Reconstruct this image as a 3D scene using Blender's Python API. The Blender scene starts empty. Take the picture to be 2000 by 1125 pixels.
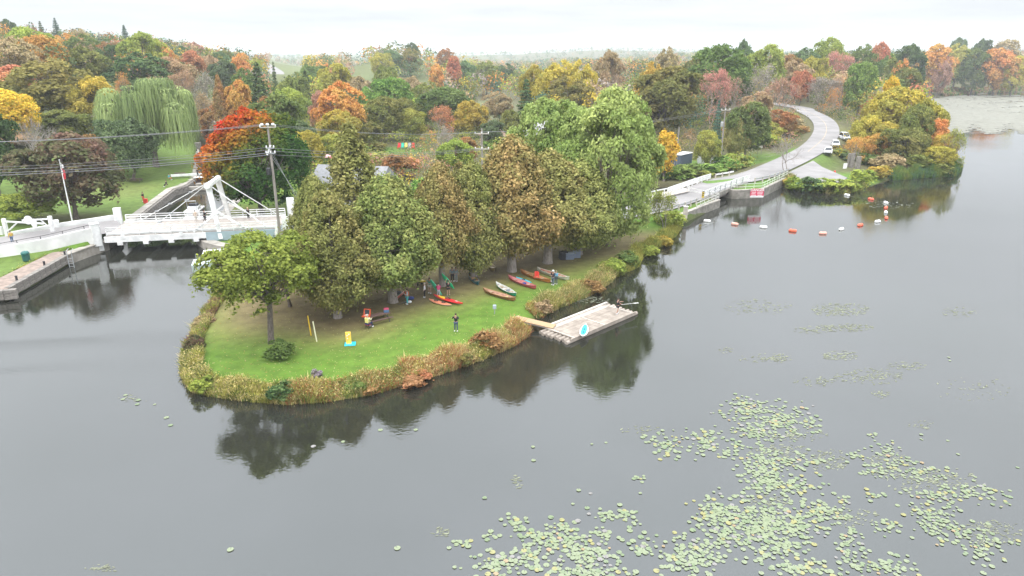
import bpy, bmesh, math, random
import numpy as np
from mathutils import Vector, Matrix
SC = bpy.context.scene
COL = SC.collection
# ---------------------------------------------------------------- camera
F, CH, PITCH = 1333.0, 26.0, math.radians(18.81)
cam_d = bpy.data.cameras.new('camera'); cam = bpy.data.objects.new('camera', cam_d); COL.objects.link(cam)
cam.location = (0, 0, CH); cam.rotation_euler = (math.radians(90) - PITCH, 0, 0)
cam_d.sensor_width = 36; cam_d.lens = 36 * F / 2000; cam_d.clip_start = 0.5; cam_d.clip_end = 12000
SC.camera = cam
# ---------------------------------------------------------------- sky and sun
SUN_EL, SUN_AZ = math.radians(52), math.radians(200)
W = bpy.data.worlds.new('World'); SC.world = W; W.use_nodes = True
wn, wl = W.node_tree.nodes, W.node_tree.links
for n in list(wn): wn.remove(n)
out = wn.new('ShaderNodeOutputWorld'); bg = wn.new('ShaderNodeBackground'); bg.inputs['Strength'].default_value = 0.1
sky = wn.new('ShaderNodeTexSky'); sky.sky_type = 'NISHITA'; sky.sun_disc = False
sky.sun_elevation = SUN_EL; sky.sun_rotation = SUN_AZ; sky.altitude = 50; sky.air_density = 1; sky.dust_density = 3
tc = wn.new('ShaderNodeTexCoord'); sp = wn.new('ShaderNodeSeparateXYZ'); wl.new(tc.outputs['Generated'], sp.inputs[0])
def wmath(op, a, b=None, clamp=False):
    m = wn.new('ShaderNodeMath'); m.operation = op; m.use_clamp = clamp
    for i, v in enumerate((a, b)):
        if v is None: continue
        if isinstance(v, (int, float)): m.inputs[i].default_value = v
        else: wl.new(v, m.inputs[i])
    return m.outputs[0]
SKY_ZENITH = 32.0
HAZE_D = 0.00022
el = wmath('MAXIMUM', sp.outputs['Z'], 0.0)
grad = wmath('MULTIPLY', wmath('ADD', wmath('MULTIPLY', el, 5.6), 1.0), SKY_ZENITH / 6.6)
# cloud deck: noise on the plane of the clouds, so that it streaks towards the horizon
div = wmath('ADD', el, 0.06)
cx = wmath('DIVIDE', sp.outputs['X'], div); cy = wmath('DIVIDE', sp.outputs['Y'], div)
cmb = wn.new('ShaderNodeCombineXYZ'); wl.new(cx, cmb.inputs[0]); wl.new(cy, cmb.inputs[1])
cn = wn.new('ShaderNodeTexNoise'); cn.inputs['Scale'].default_value = 0.5; cn.inputs['Detail'].default_value = 5; wl.new(cmb.outputs[0], cn.inputs['Vector'])
cr = wn.new('ShaderNodeMapRange'); cr.inputs['From Min'].default_value = 0.35; cr.inputs['From Max'].default_value = 0.62
cr.inputs['To Min'].default_value = 0.84; cr.inputs['To Max'].default_value = 1.02; wl.new(cn.outputs['Fac'], cr.inputs[0])
lum = wmath('MULTIPLY', grad, cr.outputs[0])
cc = wn.new('ShaderNodeCombineXYZ'); wl.new(wmath('MULTIPLY', lum, 0.925), cc.inputs[0]); wl.new(wmath('MULTIPLY', lum, 0.960), cc.inputs[1]); wl.new(lum, cc.inputs[2])
mx = wn.new('ShaderNodeMix'); mx.data_type = 'RGBA'; mx.inputs['Factor'].default_value = 0.04
wl.new(cc.outputs[0], mx.inputs['A']); wl.new(sky.outputs[0], mx.inputs['B'])
wl.new(mx.outputs['Result'], bg.inputs['Color']); wl.new(bg.outputs[0], out.inputs['Surface'])
sd_ = bpy.data.lights.new('sun', 'SUN'); sun = bpy.data.objects.new('sun', sd_); COL.objects.link(sun)
sd_.energy = 0.9; sd_.angle = math.radians(22); sd_.color = (1, 0.965, 0.91)
_dir = Vector((math.sin(SUN_AZ) * math.cos(SUN_EL), math.cos(SUN_AZ) * math.cos(SUN_EL), math.sin(SUN_EL)))
sun.rotation_euler = _dir.to_track_quat('Z', 'Y').to_euler(); sun.location = (0, 0, 200)
vs = SC.view_settings; vs.view_transform = 'Standard'; vs.look = 'None'; vs.exposure = 0.64; vs.gamma = 1; vs.use_curve_mapping = False
SC.cycles.max_bounces = 6; SC.cycles.diffuse_bounces = 3; SC.cycles.glossy_bounces = 3; SC.cycles.transparent_max_bounces = 8
SC.cycles.transmission_bounces = 3; SC.cycles.volume_bounces = 1; SC.cycles.caustics_reflective = False; SC.cycles.caustics_refractive = False
SC.cycles.use_denoising = True; SC.cycles.sample_clamp_indirect = 4.0
# ---------------------------------------------------------------- measuring helpers (photograph pixel + known height -> place in the world)
cP, sP = math.cos(PITCH), math.sin(PITCH)
def ray(px, py):
    u = (px - 1000) / F; v = -(py - 562.5) / F
    return (u, cP + v * sP, -sP + v * cP)
def at(px, py, z=0.0):
    d = ray(px, py); t = (z - CH) / d[2]
    return (d[0] * t, d[1] * t, z)
def sstep(a, b, v):
    t = np.clip((v - a) / (b - a), 0, 1); return t * t * (3 - 2 * t)
def proj(x, y, z):
    dep = y * cP - (z - CH) * sP; up = y * sP + (z - CH) * cP
    return (1000 + F * x / dep, 562.5 - F * up / dep, dep)
# ---------------------------------------------------------------- object helpers
def link(o, parent=None):
    COL.objects.link(o)
    if parent is not None: o.parent = parent
    return o
def tag(o, label=None, cat=None, group=None, kind=None):
    if label: o['label'] = label
    if cat: o['category'] = cat
    if group: o['group'] = group
    if kind: o['kind'] = kind
    return o
def thing(name, label, cat, loc=(0, 0, 0), rotz=0.0, group=None, scale=None):
    o = bpy.data.objects.new(name, None); o.empty_display_size = 0.3; link(o); o.location = loc; o.rotation_euler = (0, 0, rotz)
    if scale: o.scale = scale
    return tag(o, label, cat, group)
def copy_tree(o, parent=None):
    c = o.copy(); COL.objects.link(c); c.parent = parent
    for ch in o.children: copy_tree(ch, c)
    return c
def npmesh(name, V, Fq, mat=None, attrs=None, smooth=False):
    """V (n,3); Fq (m,k) index array with k corners per face"""
    V = np.asarray(V, dtype=np.float32); Fq = np.asarray(Fq, dtype=np.int32)
    me = bpy.data.meshes.new(name); me.vertices.add(len(V)); me.vertices.foreach_set('co', V.ravel())
    k = Fq.shape[1]; me.loops.add(Fq.size); me.loops.foreach_set('vertex_index', Fq.ravel())
    me.polygons.add(len(Fq)); me.polygons.foreach_set('loop_start', np.arange(0, Fq.size, k, dtype=np.int32))
    try: me.polygons.foreach_set('loop_total', np.full(len(Fq), k, dtype=np.int32))
    except Exception: pass
    if smooth: me.polygons.foreach_set('use_smooth', np.ones(len(Fq), dtype=bool))
    me.update(calc_edges=True)
    for nm, arr in (attrs or {}).items():
        arr = np.asarray(arr, dtype=np.float32)
        if arr.ndim == 1: a = me.attributes.new(nm, 'FLOAT', 'POINT'); a.data.foreach_set('value', arr)
        else:
            a = me.attributes.new(nm, 'FLOAT_COLOR', 'POINT'); c4 = np.ones((len(arr), 4), dtype=np.float32); c4[:, :3] = arr; a.data.foreach_set('color', c4.ravel())
    if mat: me.materials.append(mat)
    return me
class MB:
    """collects solid shapes into one mesh"""
    def __init__(s): s.v = []; s.f = []
    def add(s, vs, fs):
        b = len(s.v); s.v += [tuple(v) for v in vs]; s.f += [tuple(i + b for i in f) for f in fs]; return s
    def frame(s, c, ax, ay, az):
        c, ax, ay, az = map(Vector, (c, ax, ay, az)); vs = []
        for k in (-1, 1):
            for j in (-1, 1):
                for i in (-1, 1): vs.append(c + ax * i + ay * j + az * k)
        return s.add(vs, [(0, 2, 3, 1), (4, 5, 7, 6), (0, 1, 5, 4), (2, 6, 7, 3), (0, 4, 6, 2), (1, 3, 7, 5)])
    def box(s, c, size, rz=0.0):
        ca, sa = math.cos(rz), math.sin(rz)
        return s.frame(c, (ca * size[0] / 2, sa * size[0] / 2, 0), (-sa * size[1] / 2, ca * size[1] / 2, 0), (0, 0, size[2] / 2))
    def bar(s, a, b, w, h=None):
        a, b = Vector(a), Vector(b); d = b - a; L = d.length
        if L < 1e-6: return s
        d /= L; h = h or w; up = Vector((0, 0, 1)) if abs(d.z) < 0.95 else Vector((0, 1, 0))
        sx = d.cross(up).normalized(); sz = sx.cross(d)
        return s.frame((a + b) / 2, d * L / 2, sx * w / 2, sz * h / 2)
    def tube(s, pts, rad, n=8, cap=True):
        pts = [Vector(p) for p in pts]; rad = rad if isinstance(rad, (list, tuple)) else [rad] * len(pts); vs = []; fs = []
        for i, p in enumerate(pts):
            d = (pts[min(i + 1, len(pts) - 1)] - pts[max(i - 1, 0)]).normalized()
            up = Vector((0, 0, 1)) if abs(d.z) < 0.9 else Vector((1, 0, 0)); sx = d.cross(up).normalized(); sz = sx.cross(d)
            for k in range(n):
                a = 2 * math.pi * k / n; vs.append(p + (sx * math.cos(a) + sz * math.sin(a)) * rad[i])
        for i in range(len(pts) - 1):
            for k in range(n): fs.append((i * n + k, i * n + (k + 1) % n, (i + 1) * n + (k + 1) % n, (i + 1) * n + k))
        if cap: fs.append(tuple(range(n))[::-1]); fs.append(tuple((len(pts) - 1) * n + k for k in range(n)))
        return s.add(vs, fs)
    def prism(s, poly, z0, z1):
        n = len(poly); zt = (lambda i: z1[i]) if isinstance(z1, (list, tuple)) else (lambda i: z1)
        vs = [(p[0], p[1], z0) for p in poly] + [(p[0], p[1], zt(i)) for i, p in enumerate(poly)]
        fs = [tuple(range(n))[::-1], tuple(range(n, 2 * n))] + [(i, (i + 1) % n, n + (i + 1) % n, n + i) for i in range(n)]
        return s.add(vs, fs)
    def lathe(s, prof, n=12, c=(0, 0, 0)):
        vs = []; fs = []; m = len(prof)
        for r, z in prof:
            for k in range(n):
                a = 2 * math.pi * k / n; vs.append((c[0] + r * math.cos(a), c[1] + r * math.sin(a), c[2] + z))
        for i in range(m - 1):
            for k in range(n): fs.append((i * n + k, i * n + (k + 1) % n, (i + 1) * n + (k + 1) % n, (i + 1) * n + k))
        fs.append(tuple(range(n))[::-1]); fs.append(tuple((m - 1) * n + k for k in range(n)))
        return s.add(vs, fs)
    def ball(s, c, r, nu=10, nv=7):
        r = r if isinstance(r, (tuple, list)) else (r, r, r); vs = [(c[0], c[1], c[2] - r[2])]; fs = []
        for j in range(1, nv):
            t = math.pi * j / nv
            for k in range(nu):
                a = 2 * math.pi * k / nu; vs.append((c[0] + r[0] * math.sin(t) * math.cos(a), c[1] + r[1] * math.sin(t) * math.sin(a), c[2] - r[2] * math.cos(t)))
        vs.append((c[0], c[1], c[2] + r[2])); e = len(vs) - 1
        for k in range(nu):
            fs.append((0, 1 + (k + 1) % nu, 1 + k)); fs.append((e, e - nu + k, e - nu + (k + 1) % nu))
            for j in range(nv - 2): fs.append((1 + j * nu + k, 1 + j * nu + (k + 1) % nu, 1 + (j + 1) * nu + (k + 1) % nu, 1 + (j + 1) * nu + k))
        return s.add(vs, fs)
    def mesh(s, name, mat, off=(0, 0, 0), smooth=False, bevel=0):
        me = bpy.data.meshes.new(name); me.from_pydata([(v[0] - off[0], v[1] - off[1], v[2] - off[2]) for v in s.v], [], s.f)
        if smooth:
            me.polygons.foreach_set('use_smooth', np.ones(len(me.polygons), dtype=bool))
        if bevel:
            bm = bmesh.new(); bm.from_mesh(me); bmesh.ops.bevel(bm, geom=bm.edges[:], offset=bevel, segments=1, affect='EDGES'); bm.to_mesh(me); bm.free()
        me.materials.append(mat); me.update(); return me
    def build(s, name, mat, parent=None, world=False, smooth=False, bevel=0, label=None):
        off = tuple(parent.location) if (world and parent is not None) else (0, 0, 0)
        o = bpy.data.objects.new(name, s.mesh(name, mat, off, smooth, bevel)); link(o, parent)
        if world and parent is not None and abs(parent.rotation_euler.z) > 1e-9: raise ValueError('world part under a turned thing')
        if label: o['label'] = label
        return o
def inst(name, me, parent=None, loc=(0, 0, 0), rot=(0, 0, 0), scale=(1, 1, 1)):
    o = bpy.data.objects.new(name, me); link(o, parent); o.location = loc; o.rotation_euler = rot; o.scale = scale; return o
# ---------------------------------------------------------------- materials
def newmat(name):
    m = bpy.data.materials.new(name); m.use_nodes = True; nt = m.node_tree
    for n in list(nt.nodes): nt.nodes.remove(n)
    o = nt.nodes.new('ShaderNodeOutputMaterial'); return m, nt, o
def N(nt, t, **k):
    n = nt.nodes.new(t)
    for a, v in k.items(): setattr(n, a, v)
    return n
def setin(nt, n, **k):
    for a, v in k.items():
        s = n.inputs[a.replace('_', ' ')]
        if hasattr(v, 'is_output') or isinstance(v, bpy.types.NodeSocket): nt.links.new(v, s)
        else: s.default_value = v
    return n
def mat(name, col, rough=0.7, var=0.15, scale=3.0, metal=0.0, bump=0.0, col2=None, spec=0.5, coords='Object', stretch=None, detail=5.0):
    m, nt, o = newmat(name); b = N(nt, 'ShaderNodeBsdfPrincipled'); nt.links.new(b.outputs[0], o.inputs[0])
    b.inputs['Roughness'].default_value = rough; b.inputs['Metallic'].default_value = metal; b.inputs['Specular IOR Level'].default_value = spec
    t = N(nt, 'ShaderNodeTexCoord'); src = t.outputs[coords]
    if stretch:
        mp = N(nt, 'ShaderNodeMapping'); mp.inputs['Scale'].default_value = stretch; nt.links.new(src, mp.inputs[0]); src = mp.outputs[0]
    n = N(nt, 'ShaderNodeTexNoise'); n.inputs['Scale'].default_value = scale; n.inputs['Detail'].default_value = detail; nt.links.new(src, n.inputs['Vector'])
    r = N(nt, 'ShaderNodeValToRGB'); nt.links.new(n.outputs['Fac'], r.inputs[0])
    c2 = col2 or tuple(c * (1 - var) for c in col); c1 = col if col2 else tuple(min(1, c * (1 + var * 0.6)) for c in col)
    r.color_ramp.elements[0].position = 0.36; r.color_ramp.elements[0].color = (*c2, 1)
    r.color_ramp.elements[1].position = 0.64; r.color_ramp.elements[1].color = (*c1, 1)
    nt.links.new(r.outputs[0], b.inputs['Base Color'])
    if bump:
        bp = N(nt, 'ShaderNodeBump'); bp.inputs['Strength'].default_value = bump; bp.inputs['Distance'].default_value = 0.05
        nt.links.new(n.outputs['Fac'], bp.inputs['Height']); nt.links.new(bp.outputs[0], b.inputs['Normal'])
    return m
_mc = {}
def paint(col, rough=0.5, var=0.08, metal=0.0):
    k = (tuple(round(c, 3) for c in col), rough, var, metal)
    if k not in _mc: _mc[k] = mat('paint', col, rough, var, 6.0, metal)
    return _mc[k]
def leafmat(name, ramp=None, trans=0.38, hue=0.014, val=0.45):
    """leaf colour = object colour mixed with the object's second tint per bough, varied leaf by leaf"""
    m, nt, o = newmat(name); L = nt.links
    oi = N(nt, 'ShaderNodeObjectInfo'); t2 = N(nt, 'ShaderNodeAttribute', attribute_type='OBJECT', attribute_name='tint2')
    lobe = N(nt, 'ShaderNodeAttribute', attribute_name='lobe'); rnd = N(nt, 'ShaderNodeAttribute', attribute_name='rnd')
    if ramp:
        r = N(nt, 'ShaderNodeValToRGB'); cr_ = r.color_ramp
        cr_.elements[0].position = ramp[0][0]; cr_.elements[0].color = (*ramp[0][1], 1); cr_.elements[1].position = ramp[-1][0]; cr_.elements[1].color = (*ramp[-1][1], 1)
        for p, c in ramp[1:-1]: e = cr_.elements.new(p); e.color = (*c, 1)
        L.new(lobe.outputs['Fac'], r.inputs[0]); base = r.outputs[0]
    else:
        mm = N(nt, 'ShaderNodeMath', operation='MULTIPLY_ADD'); L.new(rnd.outputs['Fac'], mm.inputs[0]); mm.inputs[1].default_value = 0.5
        L.new(lobe.outputs['Fac'], mm.inputs[2]); mr = N(nt, 'ShaderNodeMapRange'); L.new(mm.outputs[0], mr.inputs[0]); mr.inputs['From Min'].default_value = 0.45; mr.inputs['From Max'].default_value = 1.15
        mix = N(nt, 'ShaderNodeMix', data_type='RGBA'); L.new(mr.outputs[0], mix.inputs['Factor']); L.new(oi.outputs['Color'], mix.inputs['A']); L.new(t2.outputs['Color'], mix.inputs['B'])
        base = mix.outputs['Result']
    hs = N(nt, 'ShaderNodeHueSaturation'); L.new(base, hs.inputs['Color'])
    v = N(nt, 'ShaderNodeMapRange'); L.new(rnd.outputs['Fac'], v.inputs[0]); v.inputs['To Min'].default_value = 1 - val; v.inputs['To Max'].default_value = 1 + val; L.new(v.outputs[0], hs.inputs['Value'])
    h = N(nt, 'ShaderNodeMapRange'); L.new(rnd.outputs['Fac'], h.inputs[0]); h.inputs['To Min'].default_value = 0.5 + hue; h.inputs['To Max'].default_value = 0.5 - hue; L.new(h.outputs[0], hs.inputs['Hue'])
    d = N(nt, 'ShaderNodeBsdfDiffuse'); L.new(hs.outputs[0], d.inputs[0]); tr = N(nt, 'ShaderNodeBsdfTranslucent'); L.new(hs.outputs[0], tr.inputs[0])
    ms = N(nt, 'ShaderNodeMixShader'); ms.inputs[0].default_value = trans; L.new(d.outputs[0], ms.inputs[1]); L.new(tr.outputs[0], ms.inputs[2]); L.new(ms.outputs[0], o.inputs[0])
    return m
def vcolmat(name, attr='col', rough=0.9, trans=0.0, nscale=1.2, namp=0.3, bump=0.0):
    m, nt, o = newmat(name); L = nt.links; a = N(nt, 'ShaderNodeAttribute', attribute_name=attr)
    t = N(nt, 'ShaderNodeTexCoord'); hs = N(nt, 'ShaderNodeHueSaturation'); L.new(a.outputs['Color'], hs.inputs['Color'])
    n = N(nt, 'ShaderNodeTexNoise'); n.inputs['Scale'].default_value = nscale; n.inputs['Detail'].default_value = 8; n.inputs['Roughness'].default_value = 0.65; L.new(t.outputs['Object'], n.inputs['Vector'])
    r = N(nt, 'ShaderNodeMapRange'); L.new(n.outputs['Fac'], r.inputs[0]); r.inputs['From Min'].default_value = 0.25; r.inputs['From Max'].default_value = 0.75; r.inputs['To Min'].default_value = 1 - namp; r.inputs['To Max'].default_value = 1 + namp
    L.new(r.outputs[0], hs.inputs['Value'])
    if trans:
        d = N(nt, 'ShaderNodeBsdfDiffuse'); L.new(hs.outputs[0], d.inputs[0]); tr = N(nt, 'ShaderNodeBsdfTranslucent'); L.new(hs.outputs[0], tr.inputs[0])
        ms = N(nt, 'ShaderNodeMixShader'); ms.inputs[0].default_value = trans; L.new(d.outputs[0], ms.inputs[1]); L.new(tr.outputs[0], ms.inputs[2]); L.new(ms.outputs[0], o.inputs[0])
    else:
        b = N(nt, 'ShaderNodeBsdfPrincipled'); b.inputs['Roughness'].default_value = rough; b.inputs['Specular IOR Level'].default_value = 0.2; L.new(hs.outputs[0], b.inputs['Base Color']); L.new(b.outputs[0], o.inputs[0])
        if bump:
            bp = N(nt, 'ShaderNodeBump'); bp.inputs['Strength'].default_value = bump; bp.inputs['Distance'].default_value = 0.15; L.new(n.outputs['Fac'], bp.inputs['Height']); L.new(bp.outputs[0], b.inputs['Normal'])
    return m
M = dict(
    white=mat('white_paint', (0.74, 0.74, 0.73), 0.5, 0.16, 1.3), whitewall=mat('white_rendered_wall', (0.70, 0.70, 0.69), 0.8, 0.16, 0.5, bump=0.05),
    bluegrey=mat('blue_grey_paint', (0.30, 0.38, 0.42), 0.5, 0.1, 1.0), dark=mat('dark_iron', (0.03, 0.03, 0.035), 0.5, 0.2, 5.0), grey=mat('galvanised_steel', (0.38, 0.39, 0.40), 0.45, 0.15, 4.0, 0.3),
    concrete=mat('concrete', (0.28, 0.26, 0.23), 0.9, 0.3, 1.2, bump=0.2, col2=(0.16, 0.15, 0.125)), paleconc=mat('pale_concrete', (0.34, 0.31, 0.27), 0.9, 0.3, 0.9, bump=0.1),
    stone=mat('limestone', (0.26, 0.235, 0.21), 0.95, 0.3, 2.5, bump=0.4, col2=(0.16, 0.145, 0.13)), asphalt=mat('worn_asphalt', (0.265, 0.25, 0.245), 0.9, 0.12, 0.22, bump=0.05, col2=(0.195, 0.185, 0.182)),
    deck=mat('deck_timber_buff', (0.38, 0.335, 0.30), 0.85, 0.22, 2.0), timber=mat('weathered_timber', (0.38, 0.325, 0.275), 0.85, 0.3, 1.0, col2=(0.25, 0.21, 0.175)),
    plywood=mat('plywood', (0.42, 0.28, 0.16), 0.75, 0.12, 2.0, stretch=(1, 10, 1)), palewood=mat('pale_timber', (0.50, 0.45, 0.40), 0.8, 0.22, 2.0), polewood=mat('pole_timber', (0.27, 0.24, 0.22), 0.9, 0.25, 3.0, stretch=(1, 1, 0.1)),
    tablewood=mat('brown_timber', (0.14, 0.085, 0.07), 0.8, 0.2, 3.0), brick=mat('quay_paving', (0.26, 0.20, 0.165), 0.9, 0.25, 2.0, bump=0.1), glass=mat('dark_glass', (0.02, 0.025, 0.03), 0.1, 0.1, 2.0),
    bark=mat('bark', (0.17, 0.14, 0.12), 0.95, 0.4, 4.0, bump=0.5, stretch=(3, 3, 0.6)), barkpale=mat('pale_bark', (0.33, 0.29, 0.26), 0.95, 0.3, 4.0, bump=0.3, stretch=(3, 3, 0.6)),
    roofgrey=mat('grey_roof', (0.24, 0.24, 0.25), 0.85, 0.15, 2.0), rubber=mat('tyre_rubber', (0.02, 0.02, 0.02), 0.9, 0.1, 3.0), skin=mat('skin', (0.46, 0.27, 0.19), 0.6, 0.08, 8.0),
)
M['leaf'] = leafmat('leaves'); M['cedar'] = leafmat('cedar_sprays', val=0.45, trans=0.2); M['needle'] = leafmat('needles', trans=0.1, val=0.3)
M['maplefall'] = leafmat('maple_leaves_turning', ramp=[(0.0, (0.50, 0.045, 0.03)), (0.16, (0.52, 0.07, 0.02)), (0.34, (0.52, 0.15, 0.03)), (0.52, (0.36, 0.20, 0.03)), (0.68, (0.15, 0.17, 0.03)), (1.0, (0.055, 0.12, 0.03))])
# ================================================================= LAND AND WATER
P2 = lambda px, py, z=0.0: at(px, py, z)[:2]
SH = [(-46.3, 96.4)] + [P2(*p) for p in [(400, 490), (440, 497), (450, 512), (442, 535), (430, 560), (418, 590), (385, 640), (362, 690), (360, 735), (380, 765), (450, 779), (560, 789), (640, 783), (720, 771), (800, 747), (870, 727), (940, 702), (1000, 676), (1030, 655), (1036, 640), (1050, 622), (1090, 602), (1150, 577), (1180, 560), (1200, 542), (1245, 522), (1252, 500), (1290, 482), (1318, 462), (1330, 440), (1405, 405)]]
SH += [(30.0, 133.0), (12.0, 137.0), (14.0, 145.0), (33.0, 141.0)]          # channel that runs back under the road bridge
SH += [P2(*p) for p in [(1432, 386), (1486, 385), (1531, 364), (1560, 374), (1600, 377), (1650, 380), (1690, 368), (1740, 352), (1800, 347), (1860, 344), (1872, 330), (1862, 305)]]
SH += [(122, 190), (132, 215), (150, 250), (170, 300), (215, 390), (255, 436)]
SH += [P2(*p) for p in [(1850, 187), (1920, 182), (2000, 179), (2200, 172)]]
SH += [(1200, 760), (3200, 900), (9000, 6000), (-9000, 9000), (-9000, 60), (-400, 56), (-120, 62)]
SH += [(-75.0, 64.0), (-56.3, 71.5), (-58.1, 86.1), P2(180, 500), P2(215, 488), P2(238, 468), (-59.5, 101.0), (-60.0, 106.9), (-65.9, 132.6), (-65.3, 136.0), (-66.8, 144.0), (-86.5, 191.0), (-104.0, 240.0), (-97.0, 243.0), (-78.5, 191.0), (-59.5, 146.0), (-53.5, 136.0), (-48.7, 112.0)]
SHA = np.array(SH)
def sdist(x, y):
    """signed distance to the shoreline, positive on land"""
    x = np.atleast_1d(np.asarray(x, float)); y = np.atleast_1d(np.asarray(y, float)); best = np.full(x.shape, 1e18); ins = np.zeros(x.shape, bool)
    n = len(SHA)
    for i in range(n):
        ax, ay = SHA[i]; bx, by = SHA[(i + 1) % n]; dx, dy = bx - ax, by - ay
        t = np.clip(((x - ax) * dx + (y - ay) * dy) / (dx * dx + dy * dy), 0, 1)
        best = np.minimum(best, (x - ax - t * dx) ** 2 + (y - ay - t * dy) ** 2)
        c = ((ay > y) != (by > y)) & (x < dx * (y - ay) / (dy if abs(dy) > 1e-12 else 1e-12) + ax); ins ^= c
    return np.sqrt(best) * np.where(ins, 1, -1)
def poly_dist(x, y, P):
    """distance to a polyline of (x,y,z) and the z of the nearest point"""
    best = np.full(x.shape, 1e18); zz = np.zeros(x.shape)
    for (ax, ay, az), (bx, by, bz) in zip(P[:-1], P[1:]):
        dx, dy = bx - ax, by - ay; t = np.clip(((x - ax) * dx + (y - ay) * dy) / (dx * dx + dy * dy), 0, 1)
        d = (x - ax - t * dx) ** 2 + (y - ay - t * dy) ** 2; w = d < best; best = np.where(w, d, best); zz = np.where(w, az + (bz - az) * t, zz)
    return np.sqrt(best), zz
ROAD = [(-30.0, 102.8, 2.4), (-10, 104.5, 2.3), (8, 104.0, 2.1)] + [(19.5, 109.8, 1.9), (28.2, 118.6, 1.8), (38.7, 132.0, 1.85), (43.6, 137.4, 2.0), (52.7, 144.6, 2.4)] + [at(*p) for p in [(1578, 296, 3.5), (1608, 270, 4.4), (1614, 248, 5.3), (1602, 231, 6.2), (1575, 217, 6.9), (1545, 207, 7.2)]] + [(95, 330, 7.6), (60, 420, 7)]
LROAD = [(-57.5, 98.0, 2.4), (-63.5, 93.3, 2.3), (-72.0, 86.5, 2.0), (-90.0, 76.0, 1.6), (-130, 66, 1.5)]
LOT = [P2(1540, 338, 2.2), P2(1588, 314, 2.9), P2(1606, 328, 2.4), P2(1655, 347, 2.1), P2(1640, 357, 1.9), P2(1562, 354, 1.9)]
HWY = [(-186, 560, 11.0), (-205, 620, 12.6), (-300, 860, 18.0), (-400, 1100, 22.5), (-560, 1560, 27.0)]
def hgt(x, y, sd=None):
    x = np.atleast_1d(np.asarray(x, float)); y = np.atleast_1d(np.asarray(y, float))
    if sd is None: sd = sdist(x, y)
    z = 0.85 + 0.25 * sstep(-30, -48, x) * sstep(85, 100, y) + 0.2 * sstep(-55, -60, x)
    z = z + 1.6 * sstep(118, 240, y)
    d = np.maximum(0, -x - (60 + 0.12 * y)); z = z + 35 * (1 - np.exp(-d / 130)) * sstep(80, 150, y) * np.exp(-(np.maximum(0, y - 400) / 520) ** 2)
    z = z + 21 * np.exp(-((x + 98) / 70) ** 2 - ((y - 640) / 110) ** 2)
    z = z + 30 * sstep(1700, 2900, y) * (0.75 + 0.25 * np.sin(x / 310.0 + 0.8))
    z = z + 5.5 * sstep(35, 90, x) * sstep(150, 330, y) * sstep(6, 60, sd)
    z = z + 9.0 * sstep(200, 330, x) * sstep(10, 90, sd) * sstep(420, 520, y)
    z = z + 0.5 * np.sin(x * 0.031 + 1.3) * np.sin(y * 0.023) * sstep(120, 200, y)
    for P, w0, w1 in ((ROAD, 3.8, 8.5), (LROAD, 4.3, 7.2)):
        dd, zz = poly_dist(x, y, P); w = 1 - sstep(w0, w1, dd); z = z * (1 - w) + (zz - 0.22) * w
    dd, zz = poly_dist(x, y, HWY); w = np.exp(-(dd / 45) ** 2); z = z * (1 - w) + (zz - 0.8) * w
    notch = (x > 30) & (x < 52) & (y > 118) & (y < 142) & (sd < 0.4)
    hard = ((x < -36) & (y > 66) & (y < 250)) | ((x > 24) & (x < 62) & (y > 107) & (y < 150))
    slope = np.where(hard, 3.0, 0.55)
    return np.minimum(z, np.maximum(sd * slope - np.where(hard, 0.5, 0.12), -1.6))
def H1(x, y): return float(hgt(x, y)[0])
def atg(px, py, near=30.0):
    """where the line of sight through a photograph pixel meets the ground"""
    d = ray(px, py); t = np.concatenate([np.linspace(near, 300, 800), np.linspace(300, 2500, 900)[1:]])
    X, Y, Z = d[0] * t, d[1] * t, CH + d[2] * t; h = np.maximum(hgt(X, Y), 0.0); k = np.argmax(Z < h)
    return (float(X[k]), float(Y[k]), float(h[k]))
# terrain sheet
def axis(lo, hi, step, far_lo, far_hi, g=1.09):
    a = list(np.arange(lo, hi, step)); s = step; v = a[-1]
    while v < far_hi: s = min(s * g, 160); v += s; a.append(v)
    s = step; v = a[0]; b = []
    while v > far_lo: s = min(s * g, 160); v -= s; b.append(v)
    return np.array(b[::-1] + a)
gx = axis(-95, 112, 0.8, -5200, 5200); gy = axis(40, 200, 0.8, -60, 7500)
GX, GY = np.meshgrid(gx, gy); X, Y = GX.ravel(), GY.ravel(); SD = sdist(X, Y); Z = hgt(X, Y, SD)
rng = np.random.default_rng(3)
def lerp3(c, d, w): return c * (1 - w)[:, None] + np.array(d)[None, :] * w[:, None]
def blob(cx_, cy_, rx, ry, rot=0.0, soft=0.5):
    ca, sa = math.cos(rot), math.sin(rot); u = ((X - cx_) * ca + (Y - cy_) * sa) / rx; v = (-(X - cx_) * sa + (Y - cy_) * ca) / ry
    return 1 - sstep(1 - soft, 1 + soft, np.sqrt(u * u + v * v))
GR = (0.092, 0.175, 0.022); DRY = (0.17, 0.175, 0.05); TAN = (0.165, 0.12, 0.065); SOIL = (0.095, 0.068, 0.042); FOR = (0.10, 0.095, 0.045); FIELD = (0.14, 0.17, 0.07)
C = np.tile(np.array(GR), (len(X), 1))
low = 0.5 + 0.5 * np.sin(X * 0.33 + 1.7 * np.sin(Y * 0.21)) * np.sin(Y * 0.29 + 1.3 * np.sin(X * 0.17)); C = lerp3(C, DRY, 0.16 * low)
pen = (sstep(-45, -40, X) * (1 - sstep(96, 104, Y)))
ridge, _ = poly_dist(X, Y, [(-27, 72, 0), (-24, 66, 0), (-18, 65, 0), (-10, 74, 0), (0, 83, 0), (14, 93, 0), (24, 104, 0)])
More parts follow.
